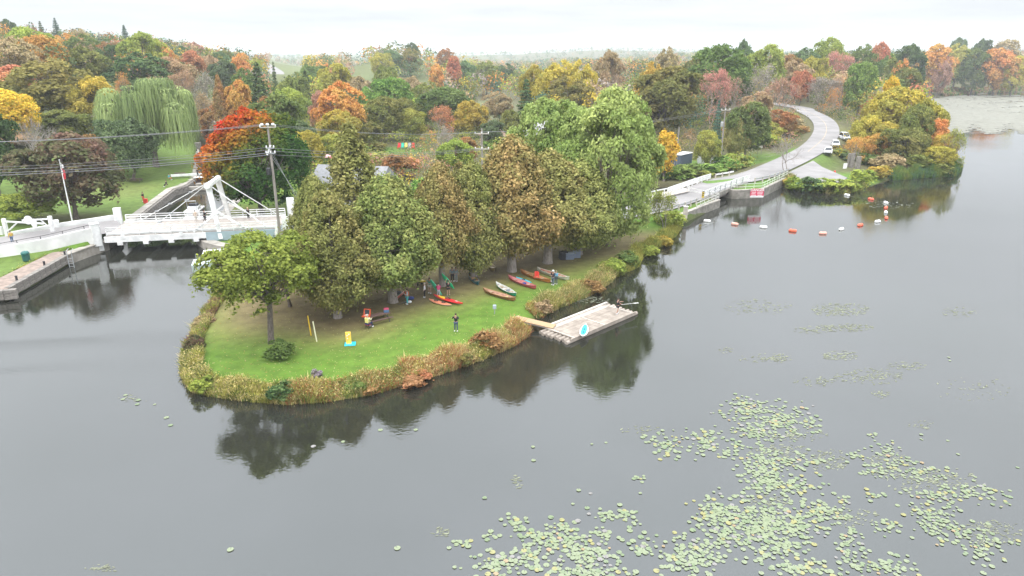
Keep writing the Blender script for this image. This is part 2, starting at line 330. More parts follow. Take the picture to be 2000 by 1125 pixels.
C = lerp3(C, DRY, 0.9 * (1 - sstep(5.5, 10.5, ridge + 2 * (low - .5))) * pen); C = lerp3(C, TAN, 0.72 * (1 - sstep(2.4, 7.2, ridge + 1.2 * (low - .5))) * pen)
C = lerp3(C, SOIL, 0.55 * blob(-12.5, 72.5, 4.5, 4)); C = lerp3(C, TAN, 0.6 * blob(-18, 65, 4, 3)); C = lerp3(C, SOIL, 0.6 * blob(-2, 84, 10, 5, 0.7)); C = lerp3(C, TAN, .5 * blob(-24, 71, 6, 6))
C = lerp3(C, FOR, sstep(112, 124, Y) * sstep(-44, -38, X)); C = lerp3(C, FOR, sstep(-92, -100, X) * sstep(100, 120, Y)); C = lerp3(C, FOR, sstep(190, 215, Y))
C = lerp3(C, DRY, 0.8 * blob(-45, 110, 9, 8)); C = lerp3(C, TAN, 0.75 * blob(-70.5, 107, 8, 3.5)); C = lerp3(C, DRY, 0.6 * blob(-76, 130, 7, 9)); C = lerp3(C, (.125, .16, .05), .5 * (X < -60))
C = lerp3(C, GR, .7 * blob(-32, 186, 9, 7)); C = lerp3(C, GR, 0.8 * blob(47, 165, 8, 6)); C = lerp3(C, GR, .8 * blob(66, 168, 12, 12)); C = lerp3(C, GR, 0.9 * blob(72, 146, 10, 7)); C = lerp3(C, DRY, .8 * blob(108, 195, 12, 34, -0.3))
C = lerp3(C, GR, blob(48, 139, 6, 5)); C = lerp3(C, FIELD, .7 * blob(-12, 330, 12, 50)); C = lerp3(C, FIELD, .6 * blob(-190, 800, 50, 220)); C = lerp3(C, FIELD, blob(-110, 470, 24, 60)); C = lerp3(C, FIELD, blob(-20, 720, 60, 160))
C = lerp3(C, (0.07, 0.06, 0.035), 1 - sstep(0.0, 0.9, SD)); C = lerp3(C, FOR, sstep(1500, 1900, Y) * 0.6)
nx, ny = len(gx), len(gy); ii = (np.arange(ny - 1)[:, None] * nx + np.arange(nx - 1)[None, :]).ravel()
quads = np.stack([ii, ii + 1, ii + nx + 1, ii + nx], 1)
gm = vcolmat('ground_grass_and_soil', 'col', nscale=0.9, namp=0.34, bump=0.4)
ground = inst('ground', npmesh('ground', np.stack([X, Y, Z], 1), quads, gm, {'col': C}, smooth=True)); tag(ground, 'grassy banks, lawns and wooded hills around the water', kind='structure')
# water
wm, nt, o = newmat('calm_lake_water'); L = nt.links; b = N(nt, 'ShaderNodeBsdfPrincipled'); L.new(b.outputs[0], o.inputs[0])
b.inputs['Roughness'].default_value = 0.02; b.inputs['IOR'].default_value = 1.98; b.inputs['Specular Tint'].default_value = (.90, .95, 1, 1)
t = N(nt, 'ShaderNodeTexCoord'); n1 = N(nt, 'ShaderNodeTexNoise'); n1.inputs['Scale'].default_value = 0.055; n1.inputs['Detail'].default_value = 6; L.new(t.outputs['Object'], n1.inputs['Vector'])
r = N(nt, 'ShaderNodeValToRGB'); r.color_ramp.elements[0].position = 0.35; r.color_ramp.elements[0].color = (0.017, 0.018, 0.012, 1); r.color_ramp.elements[1].position = 0.7; r.color_ramp.elements[1].color = (0.026, 0.026, 0.022, 1)
L.new(n1.outputs['Fac'], r.inputs[0]); L.new(r.outputs[0], b.inputs['Base Color'])
mp = N(nt, 'ShaderNodeMapping'); mp.inputs['Scale'].default_value = (1.0, 1.5, 1); mp.inputs['Rotation'].default_value = (0, 0, 0.35); L.new(t.outputs['Object'], mp.inputs[0])
n2 = N(nt, 'ShaderNodeTexNoise'); n2.inputs['Scale'].default_value = 2.4; n2.inputs['Detail'].default_value = 3; L.new(mp.outputs[0], n2.inputs['Vector'])
n3 = N(nt, 'ShaderNodeTexNoise'); n3.inputs['Scale'].default_value = 0.045; n3.inputs['Detail'].default_value = 3; L.new(t.outputs['Object'], n3.inputs['Vector'])
mr = N(nt, 'ShaderNodeMapRange'); L.new(n3.outputs['Fac'], mr.inputs[0]); mr.inputs['From Min'].default_value = 0.42; mr.inputs['From Max'].default_value = 0.62; mr.inputs['To Min'].default_value = 0.014; mr.inputs['To Max'].default_value = 0.06
bp = N(nt, 'ShaderNodeBump'); bp.inputs['Distance'].default_value = 0.2; L.new(mr.outputs[0], bp.inputs['Strength']); L.new(n2.outputs['Fac'], bp.inputs['Height']); L.new(bp.outputs[0], b.inputs['Normal'])
water = inst('water', npmesh('water', [(-5200, -60, 0), (5200, -60, 0), (5200, 7500, 0), (-5200, 7500, 0)], [(0, 1, 2, 3)], wm)); tag(water, 'calm grey lake water reflecting the overcast sky', kind='structure')
# roads
def ribbon(P, w, dz, z_follow=False, n_sub=10, w2=None):
    pts = []
    for i in range(len(P) - 1):
        p0, p1, p2, p3 = [np.array(P[max(0, min(len(P) - 1, i + k))]) for k in (-1, 0, 1, 2)]
        for s in range(n_sub):
            t = s / n_sub; pts.append(0.5 * ((2 * p1) + (-p0 + p2) * t + (2 * p0 - 5 * p1 + 4 * p2 - p3) * t * t + (-p0 + 3 * p1 - 3 * p2 + p3) * t ** 3))
    pts.append(np.array(P[-1])); pts = np.array(pts); T = np.gradient(pts[:, :2], axis=0); T /= np.linalg.norm(T, axis=1)[:, None]; Nn = np.stack([-T[:, 1], T[:, 0]], 1)
    a = w if not isinstance(w, tuple) else w[0]; bb = w if not isinstance(w, tuple) else w[1]
    Lp = np.concatenate([pts[:, :2] + Nn * a, (pts[:, 2] + dz)[:, None]], 1); Rp = np.concatenate([pts[:, :2] - Nn * bb, (pts[:, 2] + dz)[:, None]], 1)
    V = np.empty((len(pts) * 2, 3)); V[0::2] = Lp; V[1::2] = Rp; i = np.arange(len(pts) - 1) * 2
    return V, np.stack([i, i + 1, i + 3, i + 2], 1), pts
V, Q, RP = ribbon(ROAD, 3.5, 0.0)
road = inst('road', npmesh('road', V, Q, M['asphalt'])); tag(road, 'pale worn asphalt road that bends away into the trees', kind='structure')
V, Q, _ = ribbon(ROAD[8:], (0.07, 0.07), 0.004 + 0.004); cl = inst('centre_line', npmesh('centre_line', V, Q, mat('faded_yellow_line', (0.42, 0.33, 0.22), 0.9, 0.3, 1.0)), road)
V, Q, _ = ribbon(LROAD, 4.2, 0.0); lr = inst('road', npmesh('road', V, Q, M['asphalt'])); tag(lr, 'grey road between white walls leading up to the lift bridge', kind='structure')
V, Q, _ = ribbon(HWY, 6.0, 0.3); hw = inst('road', npmesh('road', V, Q, M['asphalt'])); tag(hw, 'distant highway climbing over the wooded hill', kind='structure')
lot = MB().prism(LOT, 1.5, [2.35, 2.95, 2.6, 2.1, 1.9, 1.95]).build('pavement', M['asphalt']); tag(lot, 'paved lay-by beside the road at the water edge', kind='structure')
# ================================================================= TREE PROTOTYPES
def unit(v): return v / np.maximum(np.linalg.norm(v, axis=-1, keepdims=True), 1e-9)
def leaves(P, Nn, size, rg, aspect=0.62, axis=None, jit=0.3):
    """one diamond-shaped leaf spray at every point P, facing Nn"""
    n = len(P); r = rg.normal(size=(n, 3)) if axis is None else axis + rg.normal(size=(n, 3)) * jit
    T = unit(np.cross(Nn, np.cross(r, Nn))); B = np.cross(Nn, T); s = (size * rg.uniform(0.65, 1.35, n))[:, None]
    V = np.empty((n, 4, 3)); V[:, 0] = P - T * s; V[:, 1] = P - B * s * aspect + Nn * s * .15; V[:, 2] = P + T * s; V[:, 3] = P + B * s * aspect + Nn * s * .15
    return V.reshape(-1, 3), np.arange(n * 4).reshape(n, 4)
def crown_mesh(name, P, Nn, size, rg, lobe, mat_, aspect=0.62, axis=None, jit=0.3):
    V, Q = leaves(P, Nn, size, rg, aspect, axis, jit); rnd = np.repeat(rg.uniform(0, 1, len(P)), 4); lb = np.repeat(lobe, 4)
    return npmesh(name, V, Q, mat_, {'rnd': rnd, 'lobe': lb})
def limbs_mesh(name, segs, mat_, n=5):
    V = []; Q = []
    for a, b_, ra, rb in segs:
        a = np.array(a, float); b_ = np.array(b_, float); d = unit(b_ - a); up = np.array([0, 0, 1.]) if abs(d[2]) < .9 else np.array([1., 0, 0]); sx = unit(np.cross(d, up)); sz = np.cross(sx, d); k0 = len(V)
        for p, r in ((a, ra), (b_, rb)):
            for k in range(n): an = 2 * math.pi * k / n; V.append(p + (sx * math.cos(an) + sz * math.sin(an)) * r)
        for k in range(n): Q.append((k0 + k, k0 + (k + 1) % n, k0 + n + (k + 1) % n, k0 + n + k))
    return npmesh(name, V, Q, mat_, smooth=True)
def trunk_segs(H, tf, rg, lobes, r0):
    s = []; top = np.array([rg.normal() * .03 * H, rg.normal() * .03 * H, H * (tf + .22)]); fl = np.array([0, 0, -.6]); p = np.array([0, 0, H * .05]); s.append((fl, p, r0 * 1.5, r0 * 1.05)); q = np.array([top[0] * .4, top[1] * .4, H * tf]); s.append((p, q, r0 * 1.05, r0 * .85)); s.append((q, top, r0 * .8, r0 * .45)); s.append((top, top + [0, 0, H * .25], r0 * .45, r0 * .08))
    for c, r in lobes:
        st = q + (top - q) * rg.uniform(0, 1); mid = (st + c) / 2 + [0, 0, -.04 * H]; s.append((st, mid, r0 * .42, r0 * .26)); s.append((mid, c, r0 * .26, r0 * .1))
        for _ in range(3):
            e = c + unit(rg.normal(size=3)) * r * .9; s.append((c, e, r0 * .1, r0 * .03))
    return s
def make_broad(seed, H=14., Wd=12., tf=.16, nl=16, ncl=170, nlf=60, leaf=.30, clump=1.15, squash=1.0, upright=0., mat_='leaf', bark='bark', dens=1.0, r0=None):
    rg = np.random.default_rng(seed); cz = H * (tf + (1 - tf) * .5); Rz = H * (1 - tf) / 2; R = Wd / 2; lobes = []
    for i in range(nl):
        k = i + .5; ph = math.acos(1 - 2 * k / nl); th = math.pi * (1 + 5 ** .5) * k + rg.uniform(-.4, .4); d = np.array([math.sin(ph) * math.cos(th), math.sin(ph) * math.sin(th), math.cos(ph)])
        rr = rg.uniform(.5, .68); w = (1 - upright * max(0, d[2])); c = np.array([0, 0, cz]) + d * np.array([R * rr * w, R * rr * w, Rz * rr]); lobes.append((c + rg.normal(size=3) * R * .06, rg.uniform(.28, .52) * min(R, Rz)))
    lobes.append((np.array([0, 0, cz + Rz * .1]), .55 * min(R, Rz)))
    lc = np.array([l[0] for l in lobes]); lr_ = np.array([l[1] for l in lobes]); lv = rg.uniform(0, 1, len(lobes))
    li = rg.integers(0, len(lobes), ncl * 3); d = unit(rg.normal(size=(ncl * 3, 3)) + [0, 0, .35]); cp = lc[li] + d * lr_[li][:, None] * rg.uniform(.75, 1.08, ncl * 3)[:, None] * [1, 1, .85]
    # keep clumps that are not deep inside another lobe
    dd = np.linalg.norm((cp[:, None, :] - lc[None]) / lr_[None, :, None], axis=2); dd[np.arange(len(cp)), li] = 9; keep = np.where(dd.min(1) > .72)[0][:ncl]; cp = cp[keep]; d = d[keep]; li = li[keep]; nc = len(cp)
    clr = rg.uniform(0, 1, nc); n = nc * nlf; ci = np.repeat(np.arange(nc), nlf); cs = clump * rg.uniform(.65, 1.25, nc)
    dn = unit(d + [0, 0, .35]); e = rg.normal(size=(n, 3)) * .5; e = e - dn[ci] * (e * dn[ci]).sum(1)[:, None] * .55; P = cp[ci] + e * cs[ci][:, None]; P[:, 2] -= .22 * (e * e).sum(1) * cs[ci]
    Nn = unit(dn[ci] * .8 + e * .7 + rg.normal(size=(n, 3)) * .55); lobe = np.clip(lv[li][ci] * .7 + clr[ci] * .3, 0, 1)
    me = crown_mesh('crown', P, Nn, leaf, rg, lobe, M[mat_]); r0 = r0 or H * .022
    return limbs_mesh('trunk', trunk_segs(H, tf, rg, lobes, r0), M[bark]), me, H, Wd
def make_cedar(seed, H=13., Wd=8.5, ncl=680, nlf=64, leaf=.148, tf=.12, pw=.62):
    rg = np.random.default_rng(seed); u = rg.uniform(0, 1, ncl) ** 1.15; th = rg.uniform(0, 2 * math.pi, ncl); bump_ = 1 + .17 * np.sin(th * 3 + seed) * np.cos(u * 9 + seed) + .11 * np.sin(th * 7 + u * 14) + .07 * np.sin(th * 13 + u * 31)
    prof = np.minimum(1, (1 - u) ** pw * 1.15) * np.minimum(1, .34 + u * 2.5); r = Wd / 2 * prof * bump_ * rg.uniform(.72, 1.04, ncl); z = H * (tf + (1 - tf) * u) - .35 * r * .3
    cp = np.stack([r * np.cos(th), r * np.sin(th), z], 1); d = unit(np.stack([np.cos(th), np.sin(th), np.full(ncl, .45)], 1)); n = ncl * nlf; ci = np.repeat(np.arange(ncl), nlf); cs = rg.uniform(.45, .95, ncl) * (1.15 - .5 * u)
    e = rg.normal(size=(n, 3)) * [.42, .42, .55]; P = cp[ci] + e * cs[ci][:, None]; ax = unit(d[ci] + [0, 0, .8]); Nn = unit(d[ci] * .7 + e * .5 + rg.normal(size=(n, 3)) * .5)
    lobe = np.clip(.5 + .35 * np.sin(th * 2 + seed * 1.3 + u * 4) + rg.normal(size=ncl) * .25, 0, 1)[ci]
    me = crown_mesh('crown', P, Nn, leaf, rg, lobe, M['cedar'], .55, ax, .45); r0 = .36
    segs = [((0, 0, -.6), (0, 0, .3), r0 * 1.7, r0 * 1.2), ((0, 0, .3), (0.1, 0, H * .3), r0 * 1.2, r0 * .8), ((0.1, 0, H * .3), (0, 0, H * .93), r0 * .8, .04)]
    for k in range(26):
        a = rg.uniform(0, 6.28); zz = H * rg.uniform(tf, .7); rr = Wd * .4 * (1 - zz / H) + .5; segs.append(((0, 0, zz), (rr * math.cos(a), rr * math.sin(a), zz + rr * .35), .09, .02))
    return limbs_mesh('trunk', segs, M['barkpale'], 7), me, H, Wd
def make_willow(seed, H=16., Wd=17.):
    rg = np.random.default_rng(seed); nl = 22; lobes = []
    for i in range(nl):
        a = rg.uniform(0, 6.28); rr = Wd / 2 * math.sqrt(rg.uniform(.02, .62)); lobes.append((np.array([rr * math.cos(a), rr * math.sin(a), H * (.92 - .34 * (rr / (Wd / 2)) ** 2) - rg.uniform(0, 2.2)]), rg.uniform(1.3, 2.3)))
    P = []; A = []; lb = []; V = []; Q = []; R_ = []; LB = []
    for i, (c, r) in enumerate(lobes):
        lv = rg.uniform(0, 1); top = 170
        d = unit(rg.normal(size=(top, 3)) + [0, 0, .5]); P_ = c + d * r * [1, 1, .7]
        for k in range(270):
            a = rg.uniform(0, 6.28); q = c + np.array([math.cos(a), math.sin(a), 0]) * r * rg.uniform(.55, 1.15); q[2] += rg.uniform(-2.0, .8); Ls = rg.uniform(1.4, 6.0); Ls = min(Ls, q[2] - 1.0); seg = 4; w = .065; tx = np.array([-math.sin(a), math.cos(a), 0]) * w; rv = rg.uniform(0, 1)
            p = q.copy(); k0 = len(V); tip = np.array([math.cos(a), math.sin(a), 0]) * .12
            for s in range(seg + 1):
                t = s / seg; pp = q + tip * math.sin(t * 2.2) * 3 + np.array([rg.normal() * .05, rg.normal() * .05, -Ls * t]); ww = tx * (1.15 - .75 * t); V += [pp - ww, pp + ww]; R_ += [rv, rv]; LB += [lv * .7 + .3 * (1 - t)] * 2
            for s in range(seg): j = k0 + 2 * s; Q.append((j, j + 1, j + 3, j + 2))
        P.append(P_); A.append(d); lb.append(np.full(top, lv))
    P = np.concatenate(P); A = np.concatenate(A); V2, Q2 = leaves(P, unit(A + rg.normal(size=A.shape) * .3), .26, rg, .35, np.tile([0, 0, 1.], (len(P), 1)), .4)
    Vv = np.concatenate([np.array(V), V2]); Qq = np.concatenate([np.array(Q), Q2 + len(V)]); lb = np.repeat(np.concatenate(lb), 4)
    me = npmesh('crown', Vv, Qq, M['leaf'], {'rnd': np.concatenate([np.array(R_), np.repeat(rg.uniform(0, 1, len(P)), 4)]), 'lobe': np.concatenate([np.array(LB), lb])})
    return limbs_mesh('trunk', trunk_segs(H, .22, rg, lobes, .5), M['bark']), me, H, Wd
def make_spruce(seed, H=14., Wd=6., tiers=20, leaf=.30, dens=1.0, pw=.85):
    rg = np.random.default_rng(seed); P = []; D = []; lb = []; segs = [((0, 0, -.6), (0, 0, H * .97), H * .018, .03)]
    for t in range(tiers):
        u = t / tiers; z = H * (.07 + .9 * u); R = Wd / 2 * (1 - u) ** pw * rg.uniform(.82, 1.1) + .12; nb = int((7 + 8 * (1 - u)) * dens)
        for k in range(nb):
            a = 2 * math.pi * k / nb + rg.uniform(-.3, .3) + t; L_ = R * rg.uniform(.7, 1.1); m = int(10 + L_ * 16); s = rg.uniform(.05, 1, m) ** .7; dr = np.array([math.cos(a), math.sin(a)])
            pz = z - .35 * L_ * s + .25 * L_ * s ** 3; w = rg.normal(size=m) * .22 * (1.15 - s) * L_ * .8
            P.append(np.stack([dr[0] * L_ * s - dr[1] * w, dr[1] * L_ * s + dr[0] * w, pz + rg.normal(size=m) * .1], 1)); D.append(np.tile([dr[0], dr[1], -.15], (m, 1))); lb.append(np.full(m, rg.uniform(0, 1)))
            if k % 2 == 0: segs.append(((0, 0, z), (dr[0] * L_ * .9, dr[1] * L_ * .9, z - .22 * L_), .05, .015))
    P = np.concatenate(P); D = np.concatenate(D); Nn = unit(np.tile([0, 0, 1.], (len(P), 1)) + D * .5 + rg.normal(size=P.shape) * .35)
    me = crown_mesh('crown', P, Nn, leaf, rg, np.concatenate(lb), M['needle'], .38, D, .5)
    return limbs_mesh('trunk', segs, M['bark'], 5), me, H, Wd
def make_bare(seed, H=12., Wd=9., leaf_n=0, depth=5, bark='barkpale', tf=.2):
    rg = np.random.default_rng(seed); segs = []; tips = []
    def grow(p, d, L_, r, k):
        q = p + d * L_; q2 = p + d * L_ * .5 + rg.normal(size=3) * L_ * .05; segs.append((p, q2, r, r * .85)); segs.append((q2, q, r * .85, r * .68))
        if k == 0: tips.append(q); return
        for i in range(3 if k > 1 else 3):
            nd = unit(d + rg.normal(size=3) * .52 + np.array([0, 0, .16])); grow(q, nd, L_ * rg.uniform(.66, .86), r * .6, k - 1)
    for s in range(2): grow(np.array([0, 0, -.3]), unit(np.array([rg.normal() * .22, rg.normal() * .22, 1.])), H * .25, H * .014, depth)
    T = np.array(tips); sc = np.array([Wd / 2 / np.percentile(np.abs(T[:, 0]), 95), Wd / 2 / np.percentile(np.abs(T[:, 1]), 95), H / T[:, 2].max()]); segs = [(a * sc, b_ * sc, ra, rb) for a, b_, ra, rb in segs]; T = T * sc
    me = None
    nL = max(leaf_n, 1); ti = rg.integers(0, len(T), nL); P = T[ti] + rg.normal(size=(nL, 3)) * .35
    me = crown_mesh('crown', P, unit(rg.normal(size=(nL, 3)) + [0, 0, .6]), .17, rg, rg.uniform(0, 1, len(T))[ti], M['leaf'])
    # fine twigs
    tw = MB(); Vt = []; Qt = []
    for i in range(len(T) * 3):
        p = T[i % len(T)]; d = unit(rg.normal(size=3) + [0, 0, .3]) * rg.uniform(.3, .8) * H * .07; w = np.cross(d, [0, 0, 1.]); w = w / max(np.linalg.norm(w), 1e-6) * .018; k0 = len(Vt); Vt += [p - w, p + w, p + d]; Qt.append((k0, k0 + 1, k0 + 2, k0 + 2))
    trunk = limbs_mesh('trunk', segs, M[bark], 3)
    return trunk, me, H, Wd
def make_shrub(seed, H=2.0, Wd=2.4, ncl=34, nlf=42, leaf=.12, mat_='leaf'):
    return make_broad(seed, H, Wd, tf=.02, nl=9, ncl=ncl, nlf=nlf, leaf=leaf, clump=.34 * Wd / 2.4, mat_=mat_, r0=.04)
PROTO = {
    'front': [make_broad(11, 13, 13.5, tf=.34, nl=20, ncl=210, nlf=80, leaf=.17, clump=.85)],
    'bigmaple': [make_broad(5, 18, 17, tf=.04, nl=30, ncl=430, nlf=105, leaf=.22, clump=1.05, upright=.2), make_broad(6, 17, 15, tf=.05, nl=24, ncl=330, nlf=100, leaf=.22, clump=1.0, upright=.15)],
    'fallmaple': [make_broad(21, 14, 15, tf=.10, nl=28, ncl=400, nlf=90, leaf=.21, clump=.95, mat_='maplefall')],
    'broad': [make_broad(s, 14, 12, tf=.12, nl=14 + s % 4, ncl=170, nlf=90, leaf=.27, clump=1.1) for s in (31, 32, 33, 34)],
    'tall': [make_broad(s, 17, 10, tf=.12, nl=15, ncl=150, nlf=55, leaf=.33, clump=1.1, upright=.35) for s in (41, 42)],
    'cedar': [make_cedar(s, 13, 8.5, pw=p, tf=t) for s, p, t in ((51, .50, .23), (52, .60, .28), (53, .50, .18))], 'larch': [make_cedar(55, 15, 7, ncl=420, nlf=40, leaf=.16, pw=.8)],
    'willow': [make_willow(61)], 'spruce': [make_spruce(71), make_spruce(72, Wd=7, tiers=17, leaf=.34)], 'bare': [make_bare(81), make_bare(82)], 'thin': [make_bare(83, leaf_n=2600, bark='barkpale'), make_bare(84, leaf_n=1700), make_bare(86, leaf_n=3800)],
    'shrub': [make_shrub(91), make_shrub(92), make_shrub(93)], 'poplar': [make_broad(95, 12, 5, tf=.06, nl=16, ncl=150, nlf=50, leaf=.24, clump=.75)],
}
def measure(p):
    me = p[1]; co = np.empty(len(me.vertices) * 3, dtype=np.float32); me.vertices.foreach_get('co', co); co = co.reshape(-1, 3)
    return (p[0], me, float(np.percentile(co[:, 2], 99.6)), float(np.percentile(np.abs(co[:, 0]), 98.6) + np.percentile(np.abs(co[:, 1]), 98.6)))
PROTO = {k: [measure(p) if k != 'bare' else p for p in v] for k, v in PROTO.items()}
def lobe_override(me, fn):
    n = len(me.vertices); co = np.empty(n * 3, dtype=np.float32); me.vertices.foreach_get('co', co); co = co.reshape(-1, 3); c = co.reshape(-1, 4, 3).mean(1); v = np.repeat(fn(c), 4).astype(np.float32)
    me.attributes['lobe'].data.foreach_set('value', v)
rgm = np.random.default_rng(5)
def _fall(c):
    o = np.empty(len(me_f.vertices), dtype=np.float32); me_f.attributes['lobe'].data.foreach_get('value', o); o = o.reshape(-1, 4)[:, 0]
    g = .77 + .064 * c[:, 0] - .062 * (c[:, 2] - 8.0); low_red = np.exp(-((c[:, 0] + 3.5) / 2.2) ** 2 - ((c[:, 2] - 4.0) / 1.5) ** 2 ) * .5; return np.clip(g + (o - .5) * .42 - low_red * 0 + rgm.normal(size=len(c)) * .05, 0, 1)
me_f = PROTO['fallmaple'][0][1]; lobe_override(me_f, _fall)
COLS = {
    'green': ((.115, .155, .042), (.075, .115, .032)), 'dark green': ((.05, .085, .032), (.075, .11, .038)), 'russet': ((.30, .155, .065), (.24, .15, .06)), 'bright green': ((.11, .20, .04), (.15, .22, .05)), 'light green': ((.29, .315, .105), (.15, .205, .055)), 'leafy olive': ((.20, .205, .04), (.13, .155, .032)),
    'olive': ((.17, .165, .045), (.11, .13, .035)), 'yellow green': ((.26, .28, .05), (.16, .20, .04)), 'golden': ((.36, .27, .04), (.22, .20, .04)), 'yellow': ((.50, .33, .03), (.42, .28, .03)), 'orange': ((.42, .20, .055), (.37, .24, .06)),
    'red': ((.33, .13, .075), (.35, .18, .08)), 'mauve': ((.26, .19, .24), (.20, .17, .16)), 'rusty brown': ((.27, .13, .05), (.19, .13, .05)), 'tan': ((.30, .21, .12), (.23, .18, .09)), 'pinkish': ((.33, .17, .12), (.28, .17, .12)), 'purple brown': ((.17, .09, .07), (.09, .10, .045)),
    'blue green': ((.07, .13, .09), (.09, .14, .10)), 'grey': ((.25, .21, .18), (.20, .17, .14)), 'willow green': ((.29, .32, .13), (.15, .19, .075)), 'cedar olive': ((.205, .185, .06), (.13, .14, .04)), 'cedar brown': ((.205, .170, .058), (.16, .158, .048)), 'cedar green': ((.21, .215, .065), (.13, .165, .045)),
    'dusky green': ((.10, .14, .06), (.07, .105, .045)), 'pale yellow': ((.36, .32, .13), (.25, .24, .09)),
}
TREES = []   # (obj, px, py, zone, colour word)
KW = {'cedar': 'cedar', 'larch': 'larch', 'spruce': 'conifer', 'willow': 'willow', 'bare': 'bare tree', 'thin': 'thin-leaved tree', 'shrub': 'shrub', 'poplar': 'slim tree', 'bigmaple': 'maple', 'fallmaple': 'maple', 'front': 'tree', 'tall': 'tall tree', 'broad': 'tree'}
rt = random.Random(7)
BOX = []     # what the placed trees cover in the photograph: used to keep the wood behind them from growing in front
def plant(kind, x, y, z, H, Wd, colr, zone, label=None, group=None, rot=None, var=None, cover=True):
    var = var if var is not None else rt.randrange(len(PROTO[kind])); tr, cr_, h0, w0 = PROTO[kind][var]
    kn = {'cedar': 'cedar_tree', 'larch': 'larch_tree', 'spruce': 'spruce_tree', 'willow': 'willow_tree', 'bare': 'bare_tree', 'shrub': 'shrub', 'bigmaple': 'maple_tree', 'fallmaple': 'maple_tree', 'poplar': 'poplar_tree'}.get(kind, 'tree')
    t_ = thing(kn, 'x', 'shrub' if kind == 'shrub' else 'tree', (x, y, z), rot if rot is not None else rt.uniform(0, 6.28), group, (Wd / w0, Wd / w0, H / h0)); a = inst('trunk', tr, t_); c = inst('crown', cr_, t_)
    c1, c2 = COLS[colr]; j = rt.uniform(.9, 1.12) * ((1.62 if kind == 'cedar' else 1.46) if y < 120 else 1.62); gy = lambda c: tuple(.95 * v + .05 * (.3 * c[0] + .6 * c[1] + .1 * c[2]) for v in c); c1, c2 = gy(c1), gy(c2); jj = rt.uniform(-.08, .08)
    c.color = (c1[0] * j * (1 + jj), c1[1] * j * (1 - jj), c1[2] * j, 1); c['tint2'] = [c2[0] * j, c2[1] * j * (1 - jj), c2[2] * j]
    cx_, cy_, dep = proj(x, y, z + H * .55); _, yt, _ = proj(x, y, z + H)
    if label: t_['label'] = label
    else: TREES.append([t_, cx_, zone, colr, kind, y])
    if cover: BOX.append((cx_ - .5 * Wd * F / dep, yt, cx_ + .5 * Wd * F / dep, yt + .8 * H * F / dep, y))
    return t_
def tree(kind, cx_, ytop, wpx, colr, zone, D=None, base=None, k=None, label=None, var=None, rot=None, hmax=24, group=None, k_w=1.0):
    """a tree whose crown spans wpx pixels about column cx_ and tops out at row ytop; D = distance, or base = row of its foot"""
    u = (cx_ - 1000) / F
    if base is not None: g = atg(cx_, base); D = g[1]
    k = k or {'tall': 1.5, 'spruce': 2.1, 'poplar': 2.3, 'cedar': 1.5, 'shrub': .8, 'larch': 1.9}.get(kind, 1.15)
    def solve(Dd):
        d0 = ray(cx_, ytop); t = Dd / d0[1]; zt = CH + d0[2] * t; xx = d0[0] * t; xm = xx; zg = max(0.2, H1(xm, Dd)); dep = Dd * cP - (zt - 5 - CH) * sP; return xm, zg, zt - zg, wpx * dep / F
    if D is None:
        best = None
        for Dd in np.geomspace(95, 1200, 70):
            xx, zg, Hh, Ww = solve(Dd)
            if Hh < 2: continue
            e = abs(Hh - k * Ww) / Ww + (.6 if Hh > hmax else 0) + (5 if sdist(xx, Dd)[0] < 3 else 0)
            if best is None or e < best[0]: best = (e, Dd)
        D = best[1] if best else 300
    xx, zg, Hh, Ww = solve(D); Hh = max(.8 if kind == 'shrub' else 2.0, min(Hh, 30))
    return plant(kind, xx, D, zg - .1, Hh, Ww * k_w, colr, zone, label, group, rot, var)
# ================================================================= WALLS, BRIDGES, LOCK, HOUSES, POLES
def wall_strip(mb, P, w, z0, z1, side=1):
    """wall along a polyline; its face is the line, its body lies to one side"""
    P = [Vector((p[0], p[1], 0)) for p in P]; n = []
    for i in range(len(P)):
        d = (P[min(i + 1, len(P) - 1)] - P[max(i - 1, 0)]).normalized(); n.append(Vector((-d.y, d.x, 0)) * side * w)
    for i in range(len(P) - 1):
        a, b, c, d = P[i], P[i + 1], P[i + 1] + n[i + 1], P[i] + n[i]; za = z1 if not isinstance(z1, (list, tuple)) else z1[i]; zb = z1 if not isinstance(z1, (list, tuple)) else z1[i + 1]
        mb.prism([a, b, c, d], z0, [za, zb, zb, za])
    return mb
def along(P, step, off=0.0):
    out_ = []; acc = off
    for a, b in zip(P[:-1], P[1:]):
        a, b = Vector(a), Vector(b); L_ = (b - a).length; s = acc
        while s < L_: out_.append((a + (b - a) * (s / L_), (b - a).normalized())); s += step
        acc = s - L_
    return out_
# --- left quay
q = thing('quay_wall', 'low stone quay with brownish paving below the white wall, bottom left of the picture', 'quay', (-57, 80, 0))
QP = [(-75.0, 64.0), (-56.3, 71.5), (-58.1, 86.1)]
MB().prism([(-76, 64.2), (-56.5, 72.0), (-58.2, 86.0), (-59.6, 88.6), (-61.0, 87.2), (-60.0, 73.6), (-75.5, 67.2)], 0.4, 1.28).build('paving', M['brick'], q, True)
rr = random.Random(3)
edge = MB()
for k, (p, d) in enumerate(along([(-75, 64, 0), (-56.3, 71.5, 0), (-58.1, 86.1, 0)], 1.25)):
    m_ = MB().box((0, 0, 0), (1.2, .62, .34)); o = m_.build('stone', M['stone'], q); c = p + d * .62 + Vector((-d.y, d.x, 0)) * .28; o.location = c - q.location + Vector((0, 0, 1.16 + rr.uniform(-.02, .03))); o.rotation_euler = (0, 0, math.atan2(d.y, d.x) + rr.uniform(-.02, .02))
    o2 = inst('stone', o.data, q, o.location + Vector((0, 0, -.37)) + Vector((d.y, -d.x, 0)) * -.05, o.rotation_euler); o3 = inst('stone', o.data, q, o.location + Vector((0, 0, -.74)) + Vector((d.y, -d.x, 0)) * .04, o.rotation_euler)
